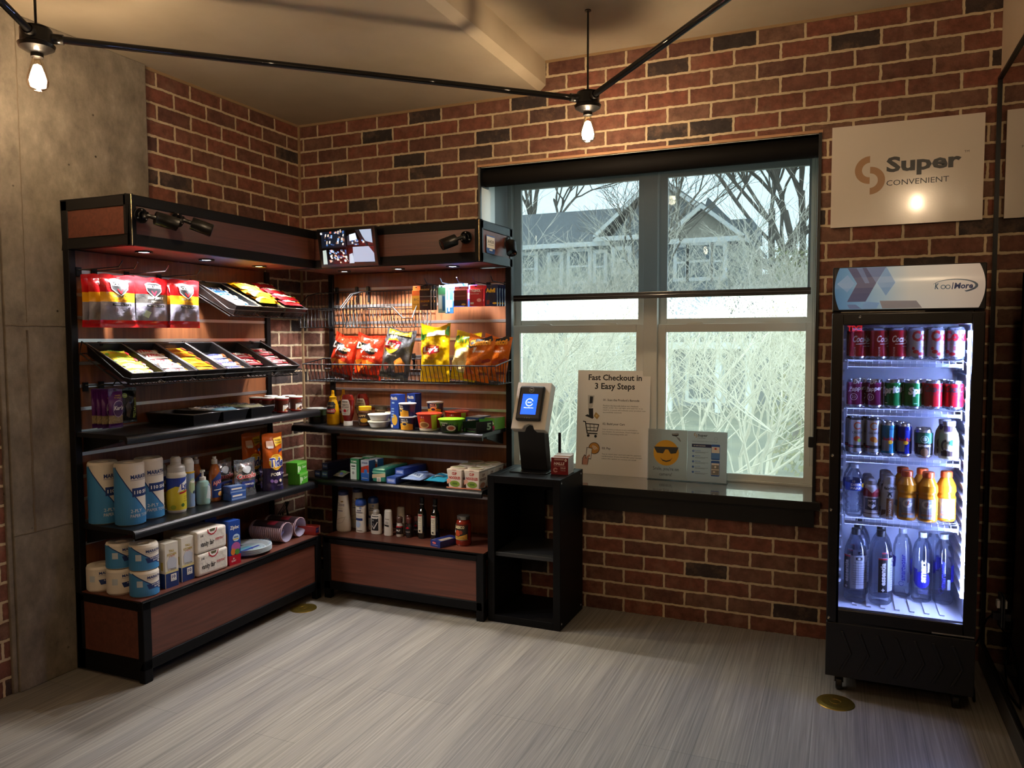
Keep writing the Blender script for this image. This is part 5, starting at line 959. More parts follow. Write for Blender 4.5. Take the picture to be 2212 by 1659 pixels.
    c = bag('detergent_pouch', 'silver dishwasher pod pouch standing at the shelf edge', 'cleaning product', .135, .178, .06, sv, [], it, 'silver detergent pouches', 5, flat_bottom=True, wob=.006); on_l(c, .262, -.795, Z2L, -4); dup(c, 'silver dishwasher pod pouch behind another', loc=(.17, -.845, Z2L), rz=R(95))
    sp = mat('#3f62a8', .25, bump=.2, bscale=60)
    o = carton('sponge_pack', 'clear wrapped pack of blue sponges in front of the silver pouch', 'sponges', .085, .06, .032, sp, [('r', -.04, .004, .04, .012, mat('#7f9ccc', .3)), ('r', -.036, .018, .02, .026, LBL)], (), [('p', [(-.03, -.02), (.03, -.02), (.036, .02), (-.03, .022)], mat('#8fa8d0', .25))]); on_l(o, .288, -.893, Z2L, -8); dup(o, 'blue sponge pack stacked on another', loc=(.284, -.888, Z2L + .0325), rz=R(76))
    of = mat('#c25a1c', .22, bump=.25, bscale=45); pv = mat('#2c2347', .25, bump=.2, bscale=45)
    it = [('e', .002, .142, .042, .040, mat('#e8c43a', .35)), ('a', .002, .142, .03, .034, 0, 360, mat('#d97a1c', .35)), ('t', 'Tide', .002, .142, .086, .05, LBL, {'b': .09, 's': .15}), ('t', 'Tide', .002, .142, .08, .044, mat('#1e2f86', .4), {'b': .03, 's': .15}), ('t', 'PODS', -.005, .082, .058, .017, LBL, {'b': .05}), ('t', '3-in-1', .042, .084, .028, .012, mat('#d8d0e6', .4)), ('p', [(-.002, .222), (.05, .232), (.05, .268), (.0, .262)], YEL), ('t', 'FRESH\nCLEAN', .024, .245, .044, .02, INK, {'b': .03}), ('r', -.046, .218, -.008, .252, mat('#e0b49a', .4)), ('r', -.038, .214, -.012, .226, LBL), ('p', [(.022, .19), (.05, .196), (.052, .208), (.024, .204)], mat('#27366e', .4)), ('e', -.012, .046, .009, .009, mat('#a88ac0', .3)), ('e', .012, .05, .008, .008, mat('#d9c9a0', .3)), ('e', -.03, .05, .008, .008, mat('#7a5aa0', .3)), ('t', 'SPRING MEADOW', .02, .026, .05, .006, mat('#c9c0d8', .4))]
    t = bag('laundry_pod_pouch', 'tall orange laundry pod pouch standing at the shelf edge', 'laundry detergent', .122, .288, .075, pv, [(.115, of)], it, 'orange laundry pouches', 6, flat_bottom=True, wob=.006); on_l(t, .292, -.628, Z2L, -12)
    dup(t, 'orange laundry pod pouch behind another on the lower shelf', loc=(.18, -.655, Z2L), rz=R(84))
    gr = mat('#4ea52f', .4); g = carton('soap_box', 'bright green soap bar box at the shelf end, lower of two', 'box', .10, .065, .058, gr, [('r', -.05, .046, .05, .056, mat('#7cc257', .4)), ('e', -.02, .025, .006, .011, mat('#cfe6c0', .4)), ('r', -.045, .006, -.03, .04, mat('#cfe6c0', .4)), ('t', 'Dawn', .02, .03, .04, .014, mat('#d6ecc8', .4), {'b': .02})], group='green boxes'); on_l(g, .305, -.445, Z2L, 14); dup(g, 'bright green soap bar box stacked on another at the shelf end', loc=(.300, -.45, Z2L + .0585), rz=R(100))
    b = MB()
    for k in range(3): b.tube([(.05, -.335 + .012 * k, .10), (.06, -.32 + .02 * k, .40), (.10 + .01 * k, -.30, .47), (.12, -.32, .44), (.14, -.33 + .01 * k, .345)], .004, BLK, 6)
    tag(b.build('power_cable', None), 'black cables looping behind the cup sleeves at the brick corner', 'cable')
cleaners()

# ================================================================== PRODUCTS ON THE UNIT BESIDE THE WINDOW
def on_r(o, x, y, z, rz=0): return put(o, x, y, z, R(rz))
def wire_bins():
    w = CHROMEK
    def bin_(label, x0, x1, zt, zf, zb, yf, slope, step=None, hx=None):
        o = thing('wire_basket', label, 'wire basket', ((x0 + x1) / 2, 0, 0)); h = (x1 - x0) / 2; yb = -.062; b = MB()
        n = round(2 * h / .0235)
        for k in range(n + 1):
            x = -h + 2 * h * k / n; lo = zf if (step is None or x < step[0]) else step[1]
            b.tube([(x, yb, zt), (x, yb, zb), (x, yf + .03, zb - .003), (x, yf, lo)], .0020, w, 5)
        for y, z in ((yb, zt), (yb, zb), (yb, (zt + zb) / 2), (yf + .03, zb - .003)): b.tube([(-h, y, z), (h, y, z)], .003, w, 6)
        if step: b.tube([(-h, yf, zf), (step[0], yf, zf), (step[0] + .06, yf, step[1]), (h, yf, step[1])], .0032, w, 6)
        else: b.tube([(-h, yf, zf), (h, yf, zf)], .0032, w, 6)
        for s_ in (-1, 1):
            e = zf if (step is None or s_ < 0) else step[1]
            b.tube([(s_ * h, yb, zt), (s_ * h, (yb + yf) / 2 if slope else yb - .01, zt - (.02 if slope else 0)), (s_ * h, yf, e)], .0032, w, 6)
            for k in range(1, 6): t = k / 6; y = yb + (yf - yb) * t; b.tube([(s_ * h, y, zt + (e - zt) * t), (s_ * h, y, zb)], .002, w, 5)
        b.build('wire_frame', o)
        for x in (hx or (-h + .03, h - .03)): k = MB(); k.box(x - .006, x + .006, yb, -.0455, zt - .01, zt + .03, BLKM); k.box(x - .006, x + .006, -.050, -.0455, zt - .06, zt + .03, BLKM); k.build('mounting_hook', o)
    bin_('empty wire basket next to the hanging medicine packs', .47, .905, 1.645, 1.545, 1.445, -.255, True, (.10, 1.488))
    bin_('empty wire basket at the brick corner end of the unit', .165, .455, 1.645, 1.545, 1.448, -.255, True, None, (-.02, .115))
    bin_('long shallow wire basket holding the chip bags', .205, 1.378, 1.27, 1.243, 1.152, -.262, False, None, (-.5, .0, .5))
wire_bins()

def chips():
    T = lambda x, y, lean, rz, roll=0: Matrix.Translation((x, y, 1.155 + abs(roll) * .0012)) @ Matrix.Rotation(R(rz), 4, 'Z') @ Matrix.Rotation(R(-lean), 4, 'X') @ Matrix.Rotation(R(roll), 4, 'Y')
    rd = mat('#c2341c', .2, bump=.6, bscale=38); w_ = LBL; tri = mat('#e0882a', .35)
    it = [('p', [(-.07, .20), (-.085, .155), (-.03, .165), (.02, .135), (.05, .142), (.03, .172), (.0, .19)], INK), ('t', 'Doritos', -.004, .172, .135, .036, w_, {'b': .06, 'r': -8}), ('p', [(-.045, .15), (-.01, .158), (-.03, .135)], w_), ('t', 'NACHO CHEESE', .018, .122, .08, .010, w_), ('p', [(-.07, .095), (-.02, .108), (-.055, .05)], tri), ('p', [(-.03, .10), (.025, .105), (-.01, .05)], mat('#d9701c', .35)), ('p', [(.015, .10), (.06, .09), (.02, .05)], tri), ('p', [(-.06, .06), (-.01, .07), (-.04, .03)], mat('#d9701c', .35)), ('r', -.075, .0, .075, .026, mat('#4c1410', .3))]
    d = bag('chip_bag', 'red chip bag with orange chips at the brick corner end of the basket', 'chip bag', .168, .238, .085, rd, [], it, 'red chip bags', 11, notch=.012, wob=.010); setm(d, T(.398, -.185, 6, -6, 9)); dup(d, 'red chip bag standing between the corner one and the grey bag', T(.573, -.185, 4, 5, 6))
    gy = mat('#55565a', .2, bump=.6, bscale=38)
    it = [('e', -.03, .175, .044, .044, mat('#e6b51e', .3)), ('p', [(-.075, .16), (-.07, .195), (-.02, .205), (.02, .2), (.015, .165), (-.03, .152)], REDM), ('t', "Lay's", -.028, .18, .085, .034, w_, {'b': .05, 's': .15}), ('t', 'BARBECUE', -.018, .125, .06, .009, w_), ('p', [(.0, .09), (.03, .12), (.065, .09), (.055, .05), (.02, .06)], tri), ('p', [(.005, .03), (.06, .045), (.06, .07), (.02, .075)], mat('#b06a2c', .4)), ('e', -.045, .06, .018, .02, mat('#7a2c26', .35)), ('r', -.07, .235, .06, .255, mat('#d9a02a', .3)), ('r', -.08, .0, .08, .03, INK)]
    b = bag('chip_bag', 'dark grey chip bag with yellow and red round logo', 'chip bag', .168, .262, .085, gy, [], it, None, 12, notch=.014, wob=.011); setm(b, T(.735, -.175, 5, 10, 10))
    ye = mat('#e3b90f', .2, bump=.5, bscale=38)
    it = [('e', -.012, .162, .05, .05, mat('#f0c62a', .3)), ('e', -.012, .155, .042, .042, mat('#e59a1a', .3)), ('p', [(-.06, .145), (-.058, .178), (-.012, .19), (.038, .186), (.042, .155), (-.01, .14)], REDM), ('t', "Lay's", -.01, .165, .092, .036, w_, {'b': .05, 's': .15}), ('t', 'Classic', -.02, .106, .068, .020, mat('#5c6a1c', .4)), ('p', [(-.082, .27), (-.07, .245), (-.04, .25), (-.058, .225), (-.082, .215)], mat('#3f8a2c', .35)), ('p', [(-.04, .235), (.06, .245), (.058, .262), (-.038, .255)], w_), ('t', 'OFFICIAL', .01, .25, .05, .008, REDM), ('p', [(.06, .25), (.082, .24), (.082, .27), (.07, .275)], mat('#3f8a2c', .35))]
    l = bag('chip_bag', 'tall yellow chip bag with red ribbon logo', 'chip bag', .168, .288, .085, ye, [], it, None, 13, notch=.022, wob=.010); setm(l, T(.995, -.185, 4, 4))
    fy = mat('#e0c414', .22, bump=.6, bscale=38); rg = mat('#e6d49a', .4); gn = mat('#4c7a1e', .4)
    it = [('t', 'FUNYUNS', .0, .212, .145, .036, gn, {'b': .05, 'r': 4}), ('e', .0, .105, .075, .068, mat('#b9c43a', .35)), ('e', 0, .105, .07, .063, mat('#f0e6b4', .4))]
    for cu, cv, r0 in ((-.03, .13, .03), (.03, .12, .028), (-.005, .085, .03), (.045, .08, .02), (-.045, .08, .02)): it += [('a', cu, cv, r0 * .62, r0, 0, 360, mat('#d9b85a', .4)), ('a', cu, cv, r0 * .68, r0 * .92, 0, 360, rg)]
    f = bag('chip_bag', 'yellow chip bag with pale onion rings and green letters', 'chip bag', .150, .25, .07, fy, [], it, None, 14, notch=.008, wob=.011); setm(f, T(1.145, -.165, 6, -4, 7))
    og = mat('#cf6a1a', .2, bump=.6, bscale=38); pu = mat('#c2501c', .35)
    it = [('p', [(-.075, .17), (-.06, .2), (.05, .235), (.06, .21), (.0, .185), (-.05, .158)], INK), ('t', 'Cheetos', -.006, .196, .115, .034, mat('#f0a62a', .3), {'b': .06, 's': .1, 'r': 14}), ('t', 'FLAMIN CRUNCHY', .0, .15, .07, .01, w_, {'r': 8}), ('p', [(-.03, .165), (-.015, .17), (-.03, .135)], w_)]
    q = random.Random(4)
    for k in range(9): u, v = q.uniform(-.055, .055), q.uniform(.035, .125); a = q.uniform(-.8, .8); it.append(('p', [(u + .024 * math.cos(a) * c_ - .007 * math.sin(a) * s_, v + .024 * math.sin(a) * c_ + .007 * math.cos(a) * s_) for c_, s_ in ((-1, -.6), (-.6, -1), (.7, -1), (1, -.3), (.6, 1), (-.8, .8))], (tri, pu, mat('#8c2a18', .35))[k % 3]))
    c = bag('chip_bag', 'orange chip bag with black swoosh logo', 'chip bag', .146, .225, .056, og, [], it, 'orange chip bags', 15, notch=.01, wob=.011); setm(c, T(1.25, -.222, 4, 2, 9)); dup(c, 'orange chip bag partly hidden behind another, beside the window', T(1.298, -.128, 3, 12, 9))
chips()

def medicine():
    ry = -.155
    def pack(label, x, y, w, h, m, items, n=1, grp=None, zt=1.655, gap=.022):
        o = thing('medicine_pack', label, 'medicine pack', (x, y, zt - h), 0, grp); b = MB(); b.box(-w / 2, w / 2, -.011, 0, 0, h * .82, m); b.box(-w / 2, w / 2, -.0015, 0, h * .80, h, m); b.build('carton', o, bevel=.0015)
        decal(o, flat(-.0112), [i for i in items] + [('e', 0, h * .94, .006, .003, INK)])
        for k in range(1, n): dup(o, label + f', {ORD[k]} from the front', loc=(x + .004 * k, y + gap * k, zt - h))
    w_ = LBL; k_ = mat('#161412', .25)
    pack('hanging pack with orange top and yellow bottom beside the empty basket', .905, -.20, .052, .125, mat('#cf5c1c', .3), [('r', -.026, 0, .026, .075, mat('#d99a2a', .3)), ('t', 'BIC', 0, .055, .03, .012, INK), ('t', 'RELIEF', 0, .03, .034, .006, INK)])
    pack('small black hanging pack with gold letters', .965, -.215, .066, .126, k_, [('t', 'MAGNUM', 0, .105, .05, .009, mat('#b99a4c', .3), {'b': .03}), ('r', -.033, .068, .033, .0705, GREY), ('t', 'MAGNUM', 0, .045, .052, .012, mat('#c98a2a', .3), {'b': .03}), ('t', 'LARGE', 0, .025, .03, .006, mat('#c9a96c', .3))], 3, 'black gold-letter packs')
    pack('green and clear travel toothpaste pack hanging lower than the rest', 1.055, -.20, .045, .142, mat('#9cc3c0', .2), [('r', -.022, .095, .022, .13, mat('#4a9a6a', .3)), ('r', -.018, .02, .0, .09, mat('#d9ecec', .3)), ('r', .004, .01, .018, .085, mat('#2d6fa0', .3))])
    pack('blue and white toothbrush pack hanging behind the green one', 1.083, -.175, .045, .15, mat('#3f7fc0', .2), [('r', -.02, .03, .02, .07, mat('#8fc0e6', .3)), ('r', -.005, .01, .005, .12, w_)], zt=1.66)
    pack('bright blue cold medicine pack under the lights', 1.125, -.17, .09, .118, mat('#2a55b0', .25), [('r', -.045, .03, .045, .07, mat('#c9d9ee', .3)), ('t', 'DayQuil', 0, .085, .06, .012, w_, {'b': .03}), ('t', 'COLD FLU', 0, .05, .05, .009, NAVY)], 2, 'bright blue packs', 1.662)
    pack('maroon pill pack hanging in front of the blue ones', 1.168, -.212, .075, .10, mat('#7d2f2c', .35), [('t', 'BENADRYL', 0, .084, .056, .008, mat('#c98a7a', .3)), ('r', -.0375, .0, .0375, .03, mat('#3a2230', .3)), ('e', .018, .008, .012, .005, mat('#d9b04a', .3)), ('r', -.03, .05, .03, .052, mat('#c98a7a', .3))], 1, None, 1.645)
    pack('violet pill pack hanging between the maroon and red packs', 1.212, -.165, .05, .112, mat('#6a3fb0', .3), [('r', -.025, .04, .025, .07, mat('#d8cfee', .3)), ('t', 'ALEVE', 0, .055, .036, .01, mat('#4a2a90', .3)), ('r', -.025, .0, .025, .03, mat('#2f5fc0', .3))])
    pack('red pill pack hanging beside the violet one', 1.252, -.205, .072, .105, mat('#b8262a', .3), [('t', 'TYLENOL', -.002, .078, .058, .013, w_, {'b': .03}), ('t', 'Extra Strength', -.005, .062, .046, .006, w_), ('e', .018, .03, .013, .009, mat('#e0a09a', .3)), ('r', -.03, .01, -.012, .02, w_)], 4, 'red pill packs', 1.648)
    pack('dark blue pill pack with yellow letters beside the window post', 1.338, -.205, .062, .108, mat('#1d2a58', .25), [('t', 'Advil', -.004, .078, .05, .022, YEL, {'b': .05}), ('e', .0, .042, .024, .026, mat('#131a38', .3)), ('e', .018, .014, .012, .005, YEL), ('r', -.026, .008, -.01, .03, mat('#7a2622', .3))], 4, 'dark blue pill packs', 1.65)
medicine()

def upper_shelf_food():
    z = Z1R; w_ = LBL
    o = cup('salad_tub', 'dark plastic tub with green label and white lid at the shelf end', 'food tub', .050, .056, .085, mat('#20211c', .25), mat('#d6dad4', .35), [('r', -.06, .04, .06, .07, mat('#3f6a2c', .4)), ('t', 'GARLIC', .0, .052, .07, .016, w_, {'b': .05})], [(.045, mat('#33402a', .3))]); on_r(o, .262, -.215, z, -10)
    ym = mat('#d9a40f', .25); mp_ = [(0, 0), (.034, 0), (.038, .006), (.038, .075), (.034, .105), (.026, .128), (.020, .140), (.018, .146), (0, .147)]; mc = [(.021, .140), (.021, .152), (.012, .156), (.009, .168), (.008, .186), (.004, .188), (0, .188)]
    it = [('p', [(-.03, .06), (.03, .06), (.034, .112), (.02, .126), (-.02, .126), (-.034, .112)], INK), ('p', [(-.038, .066), (-.03, .084), (.03, .09), (.04, .078), (.03, .066)], REDM), ('t', "French's", .0, .078, .062, .016, w_, {'s': .2, 'b': .03}), ('t', 'CLASSIC YELLOW', 0, .104, .04, .008, mat('#d9c48a', .4)), ('t', 'MUSTARD', 0, .04, .036, .008, mat('#a06a0c', .4))]
    a = bottle('mustard_bottle', 'yellow mustard bottle in front at the corner end of the shelf', 'condiment', mp_, ym, mc, ym, it, sy=.75, cu=.008, group='mustard bottles'); on_r(a, .39, -.245, z, -4); dup(a, 'yellow mustard bottle standing behind another', loc=(.395, -.155, z), rz=0)
    km = mat('#7c1c14', .15, coat=.4); kp = [(0, .02), (.020, .022), (.026, .032), (.037, .07), (.040, .11), (.039, .14), (.032, .16), (.026, .168), (0, .170)]
    it = [('p', [(-.024, .058), (.024, .058), (.03, .075), (.031, .11), (.024, .135), (.018, .142), (-.018, .142), (-.024, .135), (-.031, .11), (-.03, .075)], w_), ('p', [(-.021, .061), (.021, .061), (.026, .076), (.027, .11), (.021, .132), (-.021, .132), (-.027, .11), (-.026, .076)], mat('#d9d2c8', .4)), ('t', 'HEINZ', 0, .131, .034, .008, INK, {'b': .03}), ('t', 'TOMATO\nKETCHUP', 0, .108, .046, .020, INK, {'b': .02}), ('e', 0, .083, .009, .008, REDM), ('l', [(-.02, .09), (-.012, .078)], .002, INK), ('l', [(.02, .09), (.012, .078)], .002, INK), ('t', '57', 0, .067, .012, .006, INK)]
    k = bottle('ketchup_bottle', 'red ketchup squeeze bottle standing on its white cap, in front', 'condiment', kp, km, [(0, 0), (.024, 0), (.025, .003), (.024, .024), (.02, .026)], WHITE, it, sy=.72, cu=.008, group='ketchup bottles'); on_r(k, .500, -.262, z, 2); dup(k, 'red ketchup squeeze bottle standing behind another', loc=(.528, -.165, z), rz=R(8))
    jp = [(0, 0), (.033, 0), (.036, .006), (.036, .078), (.030, .088), (0, .088)]; it = [('r', -.06, .016, .06, .070, mat('#2c1d18', .3)), ('t', 'SKIPPY', -.004, .056, .05, .012, mat('#d9c08a', .4), {'b': .03}), ('e', .01, .032, .02, .012, mat('#c9962a', .4)), ('t', 'CREAMY', -.012, .04, .03, .006, w_)]
    j = bottle('spread_jar', 'brown spread jar with bright yellow lid', 'food jar', jp, mat('#5c3a26', .2, coat=.3), [(.034, .084), (.0345, .104), (.031, .106), (0, .106)], YEL, it, cu=.008); on_r(j, .59, -.232, z, 6)
    p2 = bottle('relish_jar', 'dark glass jar behind the yellow-lidded one', 'food jar', jp, mat('#4a3a24', .15, coat=.4), [(.033, .084), (.0335, .102), (0, .103)], mat('#4a4236', .3, .5), [('r', -.06, .018, .06, .066, mat('#6a6a3c', .4))], cu=.01); on_r(p2, .64, -.15, z)
    tb = mat('#dcdcd6', .3); o = cup('soup_bowl', 'white lidded soup bowl, lower of two stacked', 'food tub', .045, .058, .036, tb, tb, (), (), 'white bowls'); on_r(o, .705, -.272, z); dup(o, 'white lidded soup bowl stacked on top of another', loc=(.705, -.270, z + .0365)); dup(o, 'white lidded soup bowl standing alone behind the stack', loc=(.735, -.15, z + .0))
    dup(o, 'white lidded soup bowl on top at the back of the shelf', loc=(.735, -.15, z + .0365))
    bl = mat('#1d3fa0', .35); it = [('r', -.02, .150, .02, .1525, w_), ('r', -.018, .130, .0, .138, mat('#8fb4e6', .4)), ('e', 0, .045, .02, .028, mat('#c9a03c', .4)), ('t', 'Barilla', -.002, .16, .045, .012, w_, {'s': .2, 'b': .03}), ('r', -.026, .004, -.012, .02, w_)] + [('r', -.02, .10 - .014 * q, -.002, .106 - .014 * q, mat('#8fb4e6', .4)) for q in range(4)]
    c = carton('pasta_box', 'tall blue pasta box in front beside the noodle cups', 'box', .058, .05, .178, bl, it, [('r', -.02, .15, .02, .16, w_), ('r', -.02, .09, .0, .13, mat('#8fb4e6', .4))], group='blue pasta boxes', side_m=mat('#17348a', .4)); on_r(c, .815, -.262, z, -12); dup(c, 'tall blue pasta box standing behind another', loc=(.86, -.17, z), rz=R(-12))
    nb = mat('#1c2450', .35); mc_ = [('p', [(-.045, .0), (.045, .0), (.045, .028), (.02, .034), (0, .026), (-.02, .034), (-.045, .028)], mat('#d99a2a', .4)), ('e', .0, .03, .018, .012, mat('#e6b84a', .4)), ('t', 'MAC &\nCHEESE', 0, .048, .04, .018, w_, {'b': .03}), ('e', 0, .03, .011, .006, nb)]
    m_ = cup('pasta_cup', 'navy and orange pasta cup in front, lower of two', 'noodle cup', .036, .043, .068, nb, mat('#c9ccd4', .3), mc_, (), 'navy pasta cups'); on_r(m_, .893, -.290, z, 2)
    dup(m_, 'navy and orange pasta cup stacked on top of another', loc=(.888, -.286, z + .0685), rz=R(-30)); dup(m_, 'navy and orange pasta cup in the back row, lower', loc=(.985, -.165, z), rz=R(5)); dup(m_, 'navy and orange pasta cup on top in the back row', loc=(.985, -.165, z + .0685), rz=R(12))
    rb = mat('#b22a20', .3); it = [('t', 'NISSIN', -.02, .07, .022, .009, w_, {'b': .02}), ('e', -.012, .03, .03, .017, mat('#c9a06a', .4)), ('e', -.01, .03, .022, .011, mat('#8a5a2c', .4)), ('r', .03, .008, .06, .082, mat('#b9c43a', .4)), ('t', 'HOT\nSPICY', -.018, .055, .03, .012, YEL, {'b': .03})]
    nbw = cup('noodle_bowl', 'red noodle bowl beside the green one', 'noodle bowl', .050, .064, .088, rb, mat('#c9412a', .25), it, [(.0, mat('#d9d2c4', .3)), (.012, rb)], 'red noodle bowls', lip=.004); on_r(nbw, 1.008, -.272, z, 10); dup(nbw, 'red noodle bowl standing behind the green bowl', loc=(1.092, -.125, z + .0), rz=R(20))
    gb = mat('#4f8a24', .3); it = [('p', [(-.05, .004), (.055, .004), (.06, .056), (-.052, .056)], mat('#1d221a', .3)), ('t', 'VIETNAMESE\nPHO', -.02, .042, .05, .018, w_, {'b': .02}), ('e', .02, .022, .024, .015, mat('#d9cdb8', .4)), ('e', .02, .022, .016, .009, mat('#b0563c', .4))]
    g = cup('noodle_bowl', 'green-lidded noodle bowl with dark label', 'noodle bowl', .048, .064, .066, gb, mat('#8fd02a', .3), it, (), None, lip=.004); on_r(g, 1.146, -.290, z, 4)
    c = carton('gum_box', 'blue gum display box behind the open green one', 'box', .075, .13, .062, mat('#24427c', .35), [('t', 'ICE', -.01, .026, .04, .018, mat('#bcd6f0', .3), {'b': .04}), ('t', 'BREAKERS', 0, .048, .05, .009, w_, {'b': .03})], (), [('r', -.037, -.065, .037, .065, mat('#b9bcc4', .35)), ('t', 'GUM', 0, -.03, .04, .016, NAVY, {'b': .04})]); on_r(c, 1.212, -.115, z, -5)
    o = thing('gum_tray', 'open black and green gum display box at the shelf edge', 'box'); b = MB(); bk = mat('#17191a', .3); gl_ = mat('#3f8a3c', .35)
    b.box(-.05, .05, -.055, .055, 0, .004, bk); b.box(-.05, .05, -.055, -.052, 0, .022, bk); b.box(-.05, -.047, -.055, .055, 0, .052, bk); b.box(.047, .05, -.055, .055, 0, .055, bk); b.box(-.05, .05, .052, .055, 0, .058, gl_); b.build('carton', o)
    b = MB(); b.box(-.047, .047, -.05, .05, .004, .012, mat('#2c6a34', .4)); b.build('gum_layer', o)
    decal(o, flat(-.0552), [('t', '5', -.036, .011, .012, .016, gl_, {'b': .04}), ('r', -.02, .006, .04, .008, gl_)]); decal(o, lambda u, v, q_: (.0502 + q_, u, v), [('t', '5', .03, .028, .03, .036, mat('#9ac0a0', .3), {'b': .04})], 'side_print'); on_r(o, 1.277, -.255, z, -22)
    c = carton('gum_box', 'green and pink gum display box beside the window post', 'box', .062, .10, .06, mat('#5f9a34', .35), [('p', [(-.031, 0), (.031, 0), (.031, .022), (-.031, .012)], mat('#c03a6a', .35)), ('t', 'Extra', 0, .034, .05, .022, w_, {'b': .05, 'r': 12})], (), [('r', -.031, -.05, .031, .05, mat('#7a6a5a', .4))]); on_r(c, 1.302, -.105, z, -8)
upper_shelf_food()

def lower_shelf_goods():
    z = Z2R; w_ = LBL
    tp = mat('#23274a', .35); it = [('r', -.016, .008, .016, .03, mat('#3a4690', .4)), ('t', 'Crest', 0, .02, .026, .009, w_)]
    c = carton('toothpaste_box', 'long dark blue toothpaste box at the brick corner end', 'box', .042, .2, .036, tp, it, group='toothpaste boxes'); on_r(c, .345, -.225, z, -3); dup(c, 'long dark blue toothpaste box beside another', loc=(.392, -.228, z), rz=R(-2)); dup(c, 'long dark blue toothpaste box lying across two others', loc=(.372, -.19, z + .0367), rz=R(-5))
    o = bag('floss_pack', 'small shiny blister pack lying beside the toothpaste', 'blister pack', .08, .06, .016, mat('#6f6a5c', .15, bump=.4, bscale=60), [], [('r', -.03, .03, .03, .045, mat('#4a7a3c', .4)), ('e', .015, .018, .012, .008, mat('#2c3a7a', .4))], seal=.006, nu=8, nv=6); setm(o, Matrix.Translation((.468, -.32, z + .012)) @ Matrix.Rotation(R(-15), 4, 'Z') @ Matrix.Rotation(R(-70), 4, 'X'))
    gn = mat('#2c7a4c', .4); it = [('r', -.03, 0, .012, .085, mat('#cfd8d0', .4)), ('t', 'TUMS', -.006, .096, .04, .010, w_, {'b': .03}), ('r', -.02, .055, .005, .058, gn), ('e', -.01, .035, .008, .008, GREY), ('r', -.022, .068, .006, .074, INK)]
    c = carton('medicine_box', 'green and white medicine box standing on the lower shelf', 'box', .06, .045, .112, gn, it, top_m=mat('#b9c8bc', .4)); on_r(c, .572, -.285, z, -6); dup(c, 'green and white medicine box standing behind its twin', loc=(.60, -.215, z), rz=R(-8))
    bb = mat('#b8c0cc', .4); it = [('r', -.027, .0, .027, .04, mat('#2d5fb0', .4)), ('p', [(-.027, .04), (.027, .045), (.027, .085), (-.027, .07)], mat('#b8402c', .4)), ('t', 'ADVANCED', 0, .094, .04, .009, NAVY, {'b': .03}), ('e', .006, .05, .012, .012, mat('#2d6fc0', .4)), ('r', -.02, .012, .02, .014, w_)]
    c = carton('tablet_box', 'white red and blue tablet box next to the teal soap', 'box', .055, .05, .108, bb, it, group='tablet boxes', side_m=mat('#2d5fb0', .4)); on_r(c, .644, -.292, z, -8); dup(c, 'white red and blue tablet box set behind its twin', loc=(.656, -.228, z), rz=R(-8))
    te = mat('#2a7a6a', .35); it = [('r', -.04, .05, .04, .056, mat('#7fc0a8', .4)), ('p', [(-.04, .02), (.04, .03), (.04, .05), (-.04, .04)], mat('#b9a98a', .4)), ('r', -.012, .004, .012, .026, w_)] + [('r', -.01 + .004 * k, .006, -.0085 + .004 * k, .024, INK) for k in range(5)]
    o = carton('soap_pack', 'long teal soap multipack with a barcode on its end', 'soap pack', .08, .235, .072, te, it, (), [('t', 'IRISH SPRING', 0, 0, .18, .03, mat('#a9d0b8', .4), {'r': 90, 'b': .03}), ('p', [(-.03, .06), (.03, .06), (.0, .09)], mat('#b98a4a', .4))]); on_r(o, .735, -.215, z, 1); o.children[0].modifiers.new('b', 'BEVEL').width = .006
    nb = mat('#27418c', .35); it = [('r', -.024, .006, .024, .026, mat('#6f86c4', .4)), ('t', 'Always', 0, .016, .036, .010, w_)]
    c = carton('bandage_box', 'flat navy box lying between the teal soap and pale wipes', 'box', .058, .2, .034, nb, it, (), [('r', -.02, -.08, .02, .06, mat('#3a58a8', .4))], group='flat navy boxes'); on_r(c, .822, -.24, z, -3); dup(c, 'flat navy box lying on top of another', loc=(.835, -.17, z + .0347), rz=R(-6))
    wl = mat('#8ca4d8', .2, bump=.3, bscale=40); it = [('r', -.04, .03, .04, .07, mat('#b4c8ea', .3)), ('t', 'WIPES', 0, .05, .06, .02, NAVY, {'b': .03}), ('e', 0, .12, .03, .03, mat('#6f8ac8', .3))]
    o = bag('wipes_pack', 'pale blue wipes pouch lying flat on the lower shelf', 'wipes', .115, .19, .045, wl, [], it, None, 21, nv=12); setm(o, Matrix.Translation((.925, -.328, z + .027)) @ Matrix.Rotation(R(-3), 4, 'Z') @ X90)
    cy = mat('#2f8fb8', .2, bump=.3, bscale=40); it = [('p', [(-.035, .03), (.035, .045), (.03, .07), (-.03, .06)], mat('#174a6a', .35)), ('r', -.045, .085, .045, .1, mat('#8fd0e6', .3)), ('t', 'tissues', 0, .052, .05, .014, w_)]
    o = bag('wipes_pack', 'cyan wipes pouch lying flat beside the noodle cups', 'wipes', .12, .17, .045, cy, [], it, None, 22, nv=12); setm(o, Matrix.Translation((1.058, -.322, z + .027)) @ Matrix.Rotation(R(-3), 4, 'Z') @ X90)
    cw = mat('#ded3c8', .4); cr = mat('#b03a34', .4)
    it = [('t', 'CUP\nNOODLES', 0, .065, .066, .036, cr, {'b': .05}), ('t', 'NISSIN', 0, .094, .024, .007, cr), ('e', 0, .024, .028, .016, mat('#7f9a3c', .4)), ('r', -.014, .02, .014, .03, mat('#55702a', .4)), ('r', -.05, .0, .05, .006, mat('#d98a6a', .4)), ('p', [(-.045, .02), (-.02, .036), (-.03, .05), (-.045, .045)], mat('#e0a890', .4))]
    o = thing('instant_noodle_cup', 'white instant noodle cup in front beside the cyan pouch', 'noodle cup', group='white noodle cups'); b = MB()
